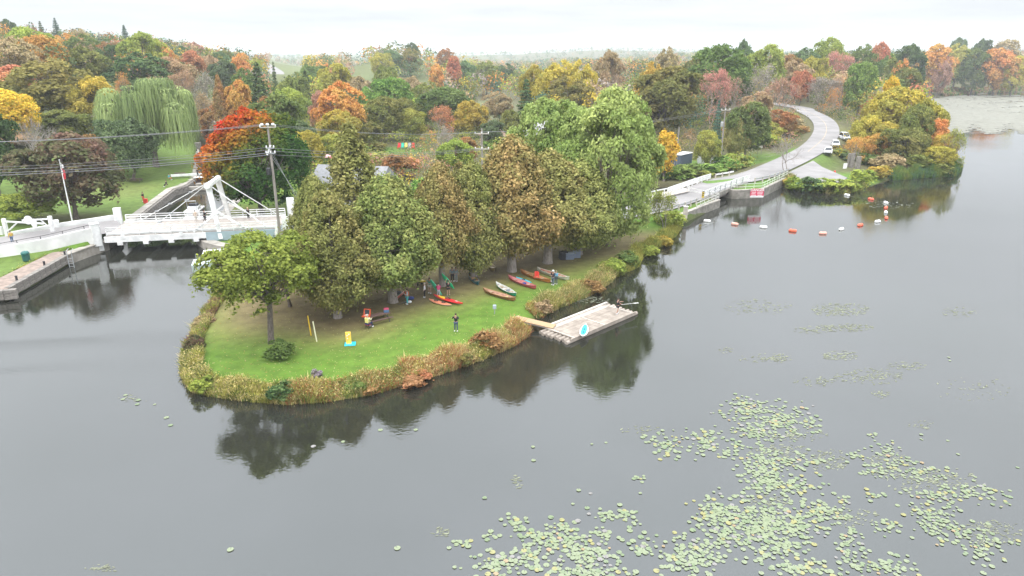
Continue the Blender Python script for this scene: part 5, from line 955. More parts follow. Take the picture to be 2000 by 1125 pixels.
# low growth between the trees
cx_ = rg.uniform(-95, 122, 9000); cy_ = rg.uniform(116, 262, 9000); s_ = sdist(cx_, cy_); dr, _ = poly_dist(cx_, cy_, ROAD); occ_a = np.array(occ); up_ = []
for x, y, s, d in zip(cx_, cy_, s_, dr):
    if s < 3 or d < 5.5 or (x < -44 and y < 190) or (x < -60 and y < 215): continue
    if ((x + 32) / 9) ** 2 + ((y - 186) / 8) ** 2 < 1 or ((x + 26) / 9) ** 2 + ((y - 125) / 9) ** 2 < 1 or ((x - 41) / 12) ** 2 + ((y - 162) / 14) ** 2 < 1 or ((x - 63) / 16) ** 2 + ((y - 165) / 18) ** 2 < 1 or ((x - 108) / 14) ** 2 + ((y - 195) / 36) ** 2 < 1 or ((x - 75) / 16) ** 2 + ((y - 150) / 14) ** 2 < 1: continue
    if x > 24 and y < 150: continue
    if x > -30 and x < 40 and y < 122: continue
    if up_ and ((np.array(up_[-400:]) - [x, y]) ** 2).sum(1).min() < 5: continue
    up_.append((x, y))
far_wood('undergrowth', up_[:900], 'low autumn bushes and saplings filling the ground between the trees', 9, ['green', 'yellow green', 'olive', 'tan', 'rusty brown', 'golden', 'dusky green', 'pinkish', 'dark green'], .5, [3, 3, 4, 3, 1.5, 2, 3, 1, 1], 120, hr=(1.6, 4.2), wr=(.5, .75))
print('TREES', len(TREES), 'fill', nfill, 'far', len(pts), len(pts2))
# ================================================================= BOATS, PEOPLE AND THINGS ON THE LAWN
def lawn(px, py, z=None):
    g = atg(px, py); return g
def hull_shell(L_, Bm, Dp, rocker, sheer, n=15, m=6, t=.04, cp=2.3):
    """open canoe hull: outer and inner skins, stations from stern to bow"""
    V = []; Q = []
    for skin in (0, 1):
        for i in range(n + 1):
            s = -1 + 2 * i / n; b = max(.012, Bm / 2 * (1 - abs(s) ** cp)) - skin * t * (1 if abs(s) < .93 else .2); b = max(b, .008); top = Dp + sheer * abs(s) ** 4; bot = rocker * s * s + skin * t + (top * .55 * max(0, abs(s) - .93) / .07 * .6)
            for j in range(m + 1):
                a = math.pi * (j / m - .5); yy = b * math.copysign(abs(math.sin(a)) ** .75, math.sin(a)); zz = bot + (top - bot) * (1 - math.cos(a)) ** 1.15 if True else 0; V.append((s * L_ / 2, yy, min(zz, top)))
    w = m + 1; off = (n + 1) * w
    for k in (0, 1):
        for i in range(n):
            for j in range(m): a = k * off + i * w + j; q_ = (a, a + 1, a + w + 1, a + w); Q.append(q_ if k else q_[::-1])
    for i in range(n):
        for j in (0, m): a = i * w + j; Q.append((a, a + w, off + a + w, off + a))
    return V, Q
def canoe(lab, p0, p1, col, inner=None, Bm=.88, gun=None, extras=(), z=None, tilt=0.0, grp='canoes lying on the lawn'):
    a, b = lawn(*p0), lawn(*p1); c = ((a[0] + b[0]) / 2, (a[1] + b[1]) / 2); L_ = math.hypot(b[0] - a[0], b[1] - a[1]); L_ = max(3.6, min(5.3, L_)); zz = H1(*c)
    t_ = thing('canoe', lab, 'canoe', (c[0], c[1], zz + .0), math.atan2(b[1] - a[1], b[0] - a[0]), grp); t_.rotation_euler = (tilt, 0, t_.rotation_euler.z)
    V, Q = hull_shell(L_, Bm, .36, .03, .2); n = len(V) // 2; me = bpy.data.meshes.new('hull'); me.from_pydata(V, [], Q); me.materials.append(paint(col, .35)); me.materials.append(paint(inner or tuple(x * .75 for x in col), .6))
    me.polygons.foreach_set('use_smooth', np.ones(len(me.polygons), dtype=bool))
    nq = len(Q) - 30
    for i, p in enumerate(me.polygons):
        if all(v >= n for v in p.vertices): p.material_index = 1
    inst('hull', me, t_)
    g_ = MB()
    for s in (-1, 1): g_.tube([(u * L_ / 2, s * max(.012, Bm / 2 * (1 - abs(u) ** 2.3)), .37 + .2 * abs(u) ** 4) for u in [i / 8 - 1 for i in range(17)]], .03, 5)
    g_.build('gunwale', paint(gun or tuple(x * .6 for x in col), .5), t_)
    for u in (-.5, .45): MB().box((u * L_ / 2, 0, .3), (.24, Bm * .82 * (1 - abs(u) ** 2.3), .035)).build('seat', paint((.42, .33, .22)), t_)
    for u in (-.2, .12): MB().box((u * L_ / 2, 0, .36), (.06, Bm * .98 * (1 - abs(u) ** 2.3), .03)).build('thwart', paint((.38, .27, .16)), t_)
    for u in (-.9, .9): MB().add([(u * L_ / 2 * 1.06, 0, .50), (u * L_ / 2 * .86, -.11, .44), (u * L_ / 2 * .86, .11, .44)], [(0, 1, 2)]).build('deck_plate', paint(gun or (.3, .2, .12)), t_)
    return t_
c1 = canoe('brown wooden canoe nearest the water with a paddle across it', (944, 571), (1007, 590), (.30, .135, .055), (.46, .26, .18), gun=(.36, .2, .1))
c2 = canoe('green canoe with white inside beside the brown canoe', (969, 560), (1008, 583), (.03, .33, .20), (.62, .60, .56), gun=(.65, .65, .62))
c3 = canoe('rose pink canoe with a dark blue bag in it', (993, 547), (1047, 567), (.50, .10, .12), (.58, .22, .22), gun=(.50, .12, .14))
c5 = canoe('long orange brown wooden canoe with a red bag in it', (1015, 534), (1077, 555), (.48, .18, .045), (.50, .26, .12), gun=(.34, .15, .06))
c6 = canoe('cream canoe with red inside, farthest right under the person with the white hat', (1049, 530), (1112, 550), (.62, .62, .55), (.45, .18, .12), gun=(.62, .6, .52))
c7 = canoe('dark teal canoe with wooden inside in front of the cedars', (917, 541), (935, 560), (.02, .13, .17), (.34, .19, .08), gun=(.05, .15, .18))
c8 = canoe('yellow brown canoe pointing out from under the cedar branches', (953, 519), (964, 531), (.40, .30, .12), (.28, .22, .12))
def item(name, lab, cat, mb, mt, loc, rz=0, grp=None):
    o = mb.build(name, mt); o.location = loc; o.rotation_euler = (0, 0, rz); return tag(o, lab, cat, grp)
def in_canoe(c, u, v, z): 
    r = c.rotation_euler.z; return (c.location.x + u * math.cos(r) - v * math.sin(r), c.location.y + u * math.sin(r) + v * math.cos(r), c.location.z + z)
def bagmesh(w, d, h): return MB().ball((0, 0, h / 2), (w / 2, d / 2, h / 2), 10, 6)
item('bag', 'dark blue bag lying in the rose pink canoe', 'bag', bagmesh(.55, .4, .26), paint((.02, .03, .22)), in_canoe(c3, .4, 0, .12))
item('bag', 'grey pack in the middle of the green canoe', 'bag', bagmesh(.5, .4, .3), paint((.18, .20, .23)), in_canoe(c2, .3, .1, .1)); item('bag', 'small black pouch beside the grey pack in the green canoe', 'bag', bagmesh(.35, .35, .2), M['dark'], in_canoe(c2, .75, -.1, .1))
rb_ = thing('life_jacket', 'bright red life jacket propped up in the orange brown canoe', 'life jacket', in_canoe(c5, .1, .1, .12), .3); MB().box((0, 0, .4), (.42, .22, .75)).build('back_panel', paint((.62, .04, .03)), rb_, bevel=.05)
for s in (-.2, .2): MB().box((s, -.14, .42), (.18, .12, .6)).build('front_panel', paint((.66, .06, .04)), rb_, bevel=.03)
item('bag', 'red bag lying beside the life jacket in the orange brown canoe', 'bag', bagmesh(.8, .35, .25), paint((.6, .07, .04)), in_canoe(c5, .45, -.2, .15))
item('bag', 'tan bundle in the dark teal canoe', 'bag', bagmesh(.5, .4, .25), paint((.5, .3, .16)), in_canoe(c7, -.3, .05, .15)); item('bag', 'black bundle in the dark teal canoe', 'bag', bagmesh(.45, .3, .25), M['dark'], in_canoe(c7, .2, -.05, .15))
def paddle(lab, a, b, bl=(.5, .36, .16)):
    a, b = Vector(a), Vector(b); p = thing('paddle', lab, 'paddle', a); d = b - a; MB().tube([(0, 0, 0), d * .72], .022, 6).build('shaft', paint(bl), p)
    dn = d.normalized(); sx = dn.cross(Vector((0, 0, 1))).normalized() * .09; sz = Vector((0, 0, .015)); m_ = MB(); m_.frame(d * .86, dn * d.length * .14, sx, sz); m_.build('blade', paint(bl), p); return p
paddle('wooden paddle across the brown wooden canoe', in_canoe(c1, .6, .5, .45), in_canoe(c1, 1.5, -.3, .42)); paddle('wooden paddle lying along the orange brown canoe', in_canoe(c5, -1.6, .1, .42), in_canoe(c5, -.2, .2, .42))
def slab_board(name, lab, cat, p0, p1, Bm, col, deck, T=.14, z=None, raise_=0.0, grp=None, cockpit=None, pts=None):
    """closed hull (kayak or board) lofted from lens-shaped sections"""
    a, b = pts or (lawn(*p0), lawn(*p1)); c = ((a[0] + b[0]) / 2, (a[1] + b[1]) / 2); L_ = math.hypot(b[0] - a[0], b[1] - a[1]); zz = (H1(*c) if z is None else z) + raise_
    t_ = thing(name, lab, cat, (c[0], c[1], zz), math.atan2(b[1] - a[1], b[0] - a[0]), grp); n, k = 16, 12
    def loft(f0, f1):
        vs = []; fs = []
        for i in range(n + 1):
            s = -1 + 2 * i / n; w = max(.01, Bm / 2 * (1 - abs(s) ** 2.4)); up_ = .10 * s ** 4
            for j in range(k + 1): a_ = f0 + (f1 - f0) * j / k; vs.append((s * L_ / 2, w * math.cos(a_), T / 2 + up_ + math.sin(a_) * T / 2 * (1 - .55 * abs(s) ** 3)))
        for i in range(n):
            for j in range(k): q_ = i * (k + 1) + j; fs.append((q_, q_ + k + 1, q_ + k + 2, q_ + 1))
        return MB().add(vs, fs)
    loft(math.pi, 2 * math.pi).build('hull', paint(col, .35), t_, smooth=True); loft(0, math.pi).build('deck', paint(deck, .4), t_, smooth=True)
    if cockpit:
        for u, w in cockpit:
            m_ = MB(); m_.lathe([(.26, 0), (.3, .05), (.24, .07), (.2, .0)], 14, (0, 0, 0)); o = m_.build('cockpit', M['dark'], t_); o.location = (u * L_ / 2, 0, T - .01); o.scale = (1.4 * w, .8 * w, 1)
    return t_
KG = 'kayaks on the lawn'
k1 = slab_board('kayak', 'red and yellow kayak lying across the orange and white one', 'kayak', (847, 582), (904, 599), .66, (.62, .03, .03), (.66, .04, .04), .30, cockpit=((.0, .95),), grp=KG, raise_=.12)
def stripe(k, u0, u1, Bm, T, col, nm='deck_panel'):
    L_ = None; m_ = MB(); n = 6; vs = []
    for i in range(n + 1):
        u = u0 + (u1 - u0) * i / n; Lh = k.get('Lh', 2.2); w = Bm / 2 * (1 - abs(u) ** 2.4) * .8; zt = T / 2 + .10 * u ** 4 + .6 * T / 2 * (1 - .55 * abs(u) ** 3) + .012
        for s in (-1, -.5, 0, .5, 1): vs.append((u * Lh, w * s, T / 2 + .10 * u ** 4 + math.sqrt(max(0, 1 - (.8 * s) ** 2)) * T / 2 * (1 - .55 * abs(u) ** 3) + .008))
    m_.add(vs, [(i * 5 + j, i * 5 + j + 5, i * 5 + j + 6, i * 5 + j + 1) for i in range(n) for j in range(4)]); return m_.build(nm, paint(col, .4), k, smooth=True)
k1['Lh'] = 2.05; stripe(k1, -.72, -.12, .66, .30, (.80, .50, .03)); stripe(k1, .55, .72, .5, .30, (.75, .55, .5)); del k1['Lh']
k2 = slab_board('kayak', 'orange and white sit-on kayak under the red and yellow one', 'kayak', (838, 588), (882, 601), .74, (.66, .60, .55), (.66, .24, .14), .24, cockpit=((-.35, .7), (.3, .7)), grp=KG)
k3 = slab_board('kayak', 'bright cyan kayak lying behind the rose pink canoe', 'kayak', (1008, 545), (1038, 556), .72, (.03, .50, .60), (.04, .52, .62), .22, cockpit=((0, .6),), grp=KG)
k4 = slab_board('paddle_board', 'white board lying between the orange brown and the cream canoe', 'board', (1046, 540), (1080, 553), .66, (.74, .74, .74), (.76, .76, .76), .14)
k5 = slab_board('kayak', 'yellow kayak on a trolley behind the person in white', 'kayak', (808, 553), (832, 561), .66, (.55, .42, .02), (.62, .48, .03), .28, cockpit=((.0, .9),), grp=KG, raise_=.45)
kc = thing('trolley', 'small dark trolley carrying the yellow kayak', 'trolley', (k5.location.x, k5.location.y, H1(k5.location.x, k5.location.y)), k5.rotation_euler.z); MB().box((0, 0, .4), (.6, .5, .06)).build('frame', M['dark'], kc)
for s in (-.3, .3): MB().tube([(0, s - .04, .16), (0, s + .04, .16)], .16, 12).build('wheel', M['rubber'], kc); MB().bar((0, s * .8, .16), (0, s * .6, .4), .04).build('strut', M['dark'], kc)
k6 = slab_board('kayak', 'black kayak on the ground behind the cedar foot', 'kayak', (768, 571), (792, 581), .66, (.03, .03, .035), (.04, .04, .045), .28, cockpit=((0, .9),), grp=KG)
k7 = slab_board('kayak', 'red brown kayak tipped on its side against the cedar trunk', 'kayak', (772, 592), (792, 575), .74, (.30, .07, .04), (.42, .10, .06), .26, cockpit=((.1, 1.0),), grp=KG); k7.rotation_euler.x = -.75; k7.location.z += .2
k7s = MB().ball((0, 0, 0), (.55, .2, .03), 10, 5).build('seat_pad', paint((.12, .50, .30)), k7); k7s.location = (-.3, 0, .27)
def stand_kayak(lab, px, py, ax, ay, col, lean, Lk=3.0):
    g = lawn(px, py); t_ = slab_board('kayak', lab, 'kayak', None, None, .68, col, tuple(min(1, c * 1.15) for c in col), .26, pts=((g[0] - Lk / 2, g[1]), (g[0] + Lk / 2, g[1])), cockpit=((.1, 1.0),), grp=KG)
    t_.rotation_euler = (ax, lean, ay); t_.location = (g[0], g[1], g[2] + abs(math.sin(lean)) * Lk / 2 + .05); return t_
stand_kayak('green kayak held leaning by the person in the teal shirt', 850, 577, -1.2, -.45, (.06, .50, .28), .85, 2.1)
stand_kayak('green kayak held up behind the cedar trunk by the person in the black top', 873, 566, -1.25, -.35, (.02, .48, .20), .85, 2.2)
# --- people
def skin_mesh(name, J, E, mt, parent, sub=1, root=0):
    me = bpy.data.meshes.new(name); me.from_pydata([j[:3] for j in J], E, []); me.materials.append(mt); o = inst(name, me, parent); md = o.modifiers.new('Skin', 'SKIN'); md.use_smooth_shade = True
    sv = me.skin_vertices[0].data
    for i, j in enumerate(J): r = j[3]; sv[i].radius = r if isinstance(r, tuple) else (r, r); sv[i].use_root = (i == root)
    if sub: s = o.modifiers.new('Sub', 'SUBSURF'); s.levels = sub; s.render_levels = sub
    return o
HAIR = (.04, .025, .015)
def person(lab, loc, rz, top, legs, pose='stand', shorts=False, hair=HAIR, hat=None, vest=None, h=1.72, arms=None, knees=None, shoes=(.6, .6, .6), grp='people around the boats', sleeve=True):
    k = h / 1.72; t_ = thing('person', lab, 'person', loc, rz, grp, (k, k, k)); sk = M['skin']
    hip = .93; y0 = 0
    if pose == 'sit': hip = .50
    dz = hip - .93
    S = dict(pel=(0, 0, .96 + dz), wai=(0, .0, 1.10 + dz), che=(0, 0, 1.30 + dz), nec=(0, .01, 1.47 + dz), hd0=(0, .02, 1.56 + dz), hd1=(0, .03, 1.66 + dz))
    A = arms or {}; aL = A.get('L', [(-.28, .02, 1.16 + dz), (-.30, .10, .93 + dz)]); aR = A.get('R', [(.28, .02, 1.16 + dz), (.30, .10, .93 + dz)])
    if pose == 'sit': LG = {-1: [(-.12, .40, .50), (-.13, .42, .08)], 1: [(.12, .40, .50), (.14, .42, .08)]}
    elif pose == 'walk': LG = {-1: [(-.10, .12, .50), (-.11, .04, .08)], 1: [(.10, -.02, .50), (.11, -.22, .10)]}
    else: LG = {-1: [(-.11, .03, .50), (-.12, 0, .08)], 1: [(.11, .03, .50), (.12, 0, .08)]}
    J = [(*S['pel'], (.15, .11)), (*S['wai'], (.135, .10)), (*S['che'], (.165, .11)), (*S['nec'], .055), (*S['hd0'], (.068, .08)), (*S['hd1'], (.080, .095))]; E = [(0, 1), (1, 2), (2, 3), (3, 4), (4, 5)]
    J.append((0, .125, 1.60 + dz, .014)); E.append((4, 6))
    for s, arm in ((-1, aL), (1, aR)):
        b = len(J); J += [(s * .19, 0, 1.40 + dz, .062), (*arm[0], .044), (*arm[1], .032)]; E += [(2, b), (b, b + 1), (b + 1, b + 2)]
        w = Vector(arm[1]); d = (w - Vector(arm[0])).normalized(); sd_2 = d.cross(Vector((0, 1, 0)) if abs(d.y) < .8 else Vector((1, 0, 0))).normalized(); p = w + d * .07; J.append((*p, (.034, .018))); E.append((b + 2, b + 3))
        for f, (o_, ln) in enumerate(((-.03, .07), (-.01, .085), (.01, .08), (.03, .06))): q1 = p + sd_2 * o_ + d * ln; J.append((*q1, .009)); E.append((b + 3, len(J) - 1))
        J.append((*(w + sd_2 * .05 + d * .06), .010)); E.append((b + 2, len(J) - 1))
    for s in (-1, 1):
        b = len(J); kn, an = LG[s]; J += [(s * .095, 0, .90 + dz, (.085, .09)), (*kn, .056), (*an, .038), (an[0] + s * .01, an[1] + .15, .04, (.04, .03))]; E += [(0, b), (b, b + 1), (b + 1, b + 2), (b + 2, b + 3)]
    skin_mesh('body', J, E, sk, t_)
    # clothes
    JT = [(0, 0, .90 + dz, (.17, .13)), (*S['wai'], (.16, .125)), (*S['che'], (.19, .135)), (0, .01, 1.43 + dz, .075)]; ET = [(0, 1), (1, 2), (2, 3)]
    for s, arm in ((-1, aL), (1, aR)):
        b = len(JT); JT.append((s * .195, 0, 1.405 + dz, .08)); ET.append((2, b))
        e_ = Vector(arm[0]); 
        if sleeve: JT += [(*arm[0], .062), (*(e_ + (Vector(arm[1]) - e_) * .92), .046)]; ET += [(b, b + 1), (b + 1, b + 2)]
        else: q_ = Vector((s * .195, 0, 1.405 + dz)); JT.append((*(q_ + (e_ - q_) * .6), .06)); ET.append((b, b + 1))
    skin_mesh('jacket' if sleeve else 'shirt', JT, ET, paint(top, .8), t_)
    JL = [(0, 0, .93 + dz, (.165, .13))]; EL = []
    for s in (-1, 1):
        kn, an = LG[s]; b = len(JL); JL.append((s * .10, 0, .86 + dz, (.105, .11))); EL.append((0, b)); kv, av = Vector(kn), Vector(an)
        if shorts: JL.append((*(Vector((s * .10, 0, .86 + dz)) + (kv - Vector((s * .1, 0, .86 + dz))) * .6), .09)); EL.append((b, b + 1))
        else: JL += [(*kn, .074), (*(kv + (av - kv) * .93), .058)]; EL += [(b, b + 1), (b + 1, b + 2)]
    skin_mesh('shorts' if shorts else 'trousers', JL, EL, paint(legs, .85), t_)
    for s in (-1, 1): an = LG[s][1]; MB().ball((an[0] + s * .01, an[1] + .06, .055), (.055, .14, .055), 8, 6).build('shoe', paint(shoes), t_)
    MB().ball((0, .012, 1.685 + dz), (.094, .112, .10), 12, 8).build('hair', paint(hair, .8), t_)
    for s in (-1, 1): MB().ball((s * .032, .118, 1.645 + dz), .011, 6, 4).build('eye', M['dark'], t_); MB().ball((s * .088, .03, 1.62 + dz), (.012, .025, .034), 6, 4).build('ear', sk, t_)
    MB().ball((0, .112, 1.565 + dz), (.024, .008, .007), 6, 4).build('mouth', paint((.35, .1, .09)), t_)
    if hat: MB().lathe([(.165, 1.70 + dz), (.12, 1.715 + dz), (.108, 1.76 + dz), (.08, 1.81 + dz), (.0, 1.82 + dz)], 12, (0, .015, 0)).build('hat', paint(hat, .8), t_)
    if vest:
        MB().box((0, -.14, 1.22 + dz), (.36, .09, .46)).build('vest', paint(vest, .8), t_, bevel=.03); MB().box((-.1, .15, 1.22 + dz), (.16, .08, .44)).build('vest', paint(vest, .8), t_, bevel=.03); MB().box((.1, .15, 1.22 + dz), (.16, .08, .44)).build('vest', paint(vest, .8), t_, bevel=.03)
    return t_
up_cam = {'L': [(-.30, .16, 1.30), (-.07, .26, 1.55)], 'R': [(.30, .16, 1.30), (.07, .26, 1.55)]}; fwd = {'L': [(-.27, .08, 1.17), (-.12, .34, 1.22)], 'R': [(.27, .08, 1.17), (.12, .34, 1.22)]}
def pp(lab, px, py, rz, *a, **k): return person(lab, lawn(px, py), rz, *a, **k)
pp('person in black jacket and jeans holding both hands to the face in the open lawn', 891, 649, 3.0, (.015, .017, .02), (.05, .08, .14), arms=up_cam, h=1.80)
pc2 = pp('person in yellow and white work shirt sitting with back turned at the picnic table', 719, 643, -.5, (.64, .62, .42), (.02, .04, .11), pose='sit', hair=(.55, .5, .45), arms={'L': [(-.27, .12, .82), (-.16, .38, .86)], 'R': [(.27, .12, .82), (.16, .38, .86)]}, h=1.9, vest=(.70, .66, .22))
sx_, sy_, sz_ = pc2.location; st = thing('folding_stool', 'dark red folding stool under the seated person', 'stool', (sx_, sy_, sz_), -.5); MB().box((0, 0, .40), (.5, .42, .06)).build('seat', paint((.22, .03, .05)), st)
for sx in (-.22, .22):
    for a_, b_ in ((-.22, .22), (.22, -.22)): MB().bar((sx, a_, 0), (sx, b_, .39), .03).build('leg', M['dark'], st)
pp('person in orange life jacket and teal leggings by the cedar trunk', 796, 596, 2.0, (.45, .46, .48), (.08, .42, .45), vest=(.55, .13, .05), arms=fwd, h=1.72)
pp('person in white top and black leggings behind the red kayak', 830, 582, 1.6, (.62, .62, .66), (.015, .015, .02), hair=(.6, .55, .45), h=1.66)
pp('person in teal shirt and pale shorts holding the green kayak', 840, 574, 2.6, (.05, .40, .34), (.52, .50, .46), shorts=True, sleeve=False, arms=fwd, h=1.82)
pp('person in pink life jacket and grey trousers seen from behind', 857, 583, .2, (.30, .04, .10), (.36, .37, .42), vest=(.50, .07, .18), h=1.66, arms=fwd)
pp('person in black swimwear with bare legs beside the cedar trunk', 876, 577, .3, (.02, .02, .025), (.02, .02, .025), shorts=True, sleeve=False, h=1.72, arms={'L': [(-.28, .1, 1.6), (-.14, .25, 1.75)], 'R': [(.28, .1, 1.5), (.16, .3, 1.6)]})
pp('person with white hat and dark top beside the cream canoe', 1080, 557, 2.3, (.025, .025, .04), (.12, .15, .20), hat=(.72, .72, .70), arms=fwd, h=1.75)
pp('person in light blue life jacket next to the white-hatted person', 1086, 555, 2.6, (.14, .30, .42), (.10, .12, .16), vest=(.10, .36, .52), arms=fwd, h=1.6, hair=(.3, .24, .16))
pp('person in black half hidden behind the dark teal canoe', 920, 541, 3.0, (.015, .015, .02), (.02, .02, .03), arms=fwd)
pp('person in black trousers behind the raised green kayak', 884, 551, 3.1, (.2, .25, .28), (.015, .015, .02)); pp('person in pale grey behind the raised green kayak', 891, 551, 2.8, (.32, .36, .38), (.25, .30, .32))
# --- picnic table, case and cooler
def picnic(lab, px, py, rz, L_=2.3, col='tablewood'):
    g = lawn(px, py); t_ = thing('picnic_table', lab, 'picnic table', g, rz); pm = MB().box((0, 0, 0), (L_, .135, .04)).mesh('plank', M[col])
    for k in range(5): inst('plank', pm, t_, (0, -.3 + .15 * k, .75))
    for s in (-1, 1):
        for k in (0, 1): inst('plank', pm, t_, (0, s * (.68 + .15 * k), .45))
        m_ = MB(); m_.bar((s * L_ * .36, -.8, 0), (s * L_ * .36, -.25, .73), .05); m_.bar((s * L_ * .36, .8, 0), (s * L_ * .36, .25, .73), .05); m_.bar((s * L_ * .36, -.82, .42), (s * L_ * .36, .82, .42), .05); m_.build('leg_frame', M['dark'], t_)
    return t_
tb = picnic('brown picnic table under the cedar with the orange case on its end', 738, 629, .62, 2.6)
def on_table(u, v, z): r = tb.rotation_euler.z; return (tb.location.x + u * math.cos(r) - v * math.sin(r), tb.location.y + u * math.sin(r) + v * math.cos(r), tb.location.z + z)
cs = thing('case', 'open bright orange case on the near end of the picnic table', 'case', on_table(-1.2, 0, .78), -.25, scale=(.78, .78, .78)); og = paint((.68, .10, .03), .4)
MB().box((0, 0, .09), (.95, .62, .18)).build('base', og, cs, bevel=.02); m_ = MB(); m_.frame((0, .40, .52), (.46, 0, 0), (0, .07, .0), (0, .10, .36)); m_.build('lid', og, cs); m_ = MB(); m_.frame((.02, .34, .54), (.32, 0, 0), (0, .02, 0), (0, .08, .27)); m_.build('screen', M['glass'], cs); MB().box((.05, .02, .2), (.5, .3, .05)).build('lining', paint((.7, .6, .58)), cs)
cl2 = thing('cooler_bag', 'small red and blue cooler bag on the far end of the picnic table', 'cooler bag', on_table(1.0, .05, .77), .3); MB().box((0, 0, .15), (.5, .36, .3)).build('body', paint((.08, .15, .28)), cl2, bevel=.03); MB().box((0, 0, .36), (.5, .36, .14)).build('lid', paint((.5, .06, .12)), cl2, bevel=.03); MB().tube([(-.2, 0, .42), (-.15, 0, .52), (.15, 0, .52), (.2, 0, .42)], .02, 5).build('handle', M['dark'], cl2)
picnic('brown picnic table on the lawn left of the willow', 266, 357, .1, 2.6); picnic('dark picnic table beside the lock', 352, 345, .15, 2.2)
# --- game stand, posts, crates, meter box
g = lawn(684, 673); gs = thing('game_stand', 'yellow game board standing on a bright blue base in the lawn', 'lawn game', g, .15); MB().box((0, 0, .05), (1.0, .8, .1)).build('base', paint((.03, .50, .70), .4), gs, bevel=.02); m_ = MB(); m_.frame((-.12, .1, .62), (.24, 0, 0), (0, .05, .02), (-.02, .12, .52)); m_.build('board', paint((.74, .48, .06), .4), gs)
for s, z in ((-.22, .85), (-.05, .98), (-.2, .6)): MB().box((s, .03, z), (.09, .12, .09)).build('peg', paint((.7, .7, .66)), gs)
def lean_post(lab, b, t, col):
    a = lawn(*b); hh = 2.0
    zt = lambda h: proj(a[0], a[1], a[2] + h)[1]
    while zt(hh) > t[1] and hh < 4: hh += .05
    top_ = at(t[0], t[1], a[2] + hh); tag(MB().bar((0, 0, -.05), Vector((top_[0] - a[0], 0, hh)), .09).build('post', paint(col, .5)), lab, 'post').location = a
lean_post('thin yellow pole stuck in the lawn near the cedars', (608, 657), (600, 618), (.74, .48, .03)); lean_post('thin white pole with pale yellow tinge stuck in the lawn', (619, 669), (611, 628), (.74, .72, .5))
for i, (px, py, s, lab) in enumerate([(1112, 507, 1.0, 'left-hand grey plastic crate under the last cedar'), (1126, 504, .85, 'smaller grey plastic crate right of the first')]):
    g = lawn(px, py); c = thing('crate', lab, 'crate', g, .15); 
    for z in (.0, .42): MB().box((0, 0, z + .2), (1.1 * s, .75 * s, .38)).build('tub', paint((.20, .24, .32)), c, bevel=.03)
    MB().box((0, 0, .85), (1.15 * s, .8 * s, .06)).build('lid', paint((.34, .38, .45)), c)
g = lawn(1100, 507); item('box', 'black box left of the grey crates under the cedars', 'box', MB().box((0, 0, .5), (1.0, .9, 1.0)), M['dark'], g, .2)
g = lawn(966, 613); mb_ = thing('meter_box', 'small grey meter on a short post near the gangway', 'meter', g); MB().bar((0, 0, -.1), (0, 0, .55), .08).build('post', M['grey'], mb_); MB().box((0, 0, .75), (.36, .24, .46)).build('box', paint((.34, .38, .44)), mb_, bevel=.04)
item('bag', 'dark blue bag on the grass beside the person in the orange vest', 'bag', bagmesh(.7, .5, .4), paint((.03, .05, .22)), lawn(803, 586)); item('bag', 'white bag on the grass behind the person in the orange vest', 'bag', bagmesh(.5, .4, .3), paint((.65, .65, .66)), lawn(800, 593))
a, b = lawn(777, 598), lawn(787, 590); paddle('dark paddle lying on the bare ground near the cedar', (a[0], a[1], a[2] + .05), (b[0] + .4, b[1], b[2] + .05), (.05, .05, .05))
# --- raft, gangway, paddle board, paddler
A0, B0, C0, D0 = (Vector(at(*p)) for p in [(1053, 645, .35), (1187, 593, .35), (1243, 608, .35), (1110, 666, .35)])
rf_ = thing('raft', 'grey timber raft with log ends sticking out on both short sides', 'raft', tuple((A0 + C0) / 2)); ro = Vector(rf_.location); dx_ = (B0 - A0 + C0 - D0).normalized(); W_ = (A0 - D0); Lr = ((B0 - A0).length + (C0 - D0).length) / 2; dv = (D0 - A0); Wr = dv.length; dv = dv.normalized()
def Rr(u, v, z): return A0 + dx_ * u + dv * v + Vector((0, 0, z - .35))
for k in range(8):
    v = .15 + (Wr - .3) * k / 7; e = rr.uniform(-.15, .15); MB().tube([Rr(-.05 + e, v, .12), Rr(Lr * .5, v, .12), Rr(Lr + .15 - e, v, .12)], .20, 9).build('log', M['timber'], rf_, True)
npl = 22
for k in range(npl):
    v0 = .1 + (Wr - .2) * k / npl; dz_ = rr.uniform(-.01, .015); m_ = MB(); m_.bar(Rr(.75, v0 + .07, .37 + dz_), Rr(Lr - .7, v0 + .07, .37 + dz_), (Wr - .2) / npl - .02, .05); m_.build('plank', M['timber'] if k > 3 else M['palewood'], rf_, True)
for u in (.85, Lr * .5, Lr - .85): MB().bar(Rr(u, -.05, .43), Rr(u, Wr + .05, .43), .12, .06).build('crosspiece', M['palewood'], rf_, True)
MB().bar(Rr(.3, Wr - .02, .33), Rr(Lr - .2, Wr - .02, .33), .14, .2).build('edge_log', M['timber'], rf_, True); MB().bar(Rr(.9, .05, .48), Rr(Lr - .2, .05, .48), .3, .16).build('edge_beam', M['palewood'], rf_, True)
gw = thing('gangway', 'plywood gangway from the bank onto the raft', 'gangway', at(1046, 630, .6)); ga, gb = Vector(at(1006, 620, .85)), Vector(at(1083, 638, .52)); gm_ = MB(); gm_.bar(ga, gb, 1.05, .06); gm_.build('panel', M['plywood'], gw, True)
sd2 = (gb - ga).normalized().cross(Vector((0, 0, 1)))
for s in (-.45, .45): MB().bar(ga + sd2 * s - Vector((0, 0, .1)), gb + sd2 * s - Vector((0, 0, .1)), .08, .14).build('joist', M['polewood'], gw, True)
pa1, pa2 = at(1137, 665, .15), at(1144, 636, .5)
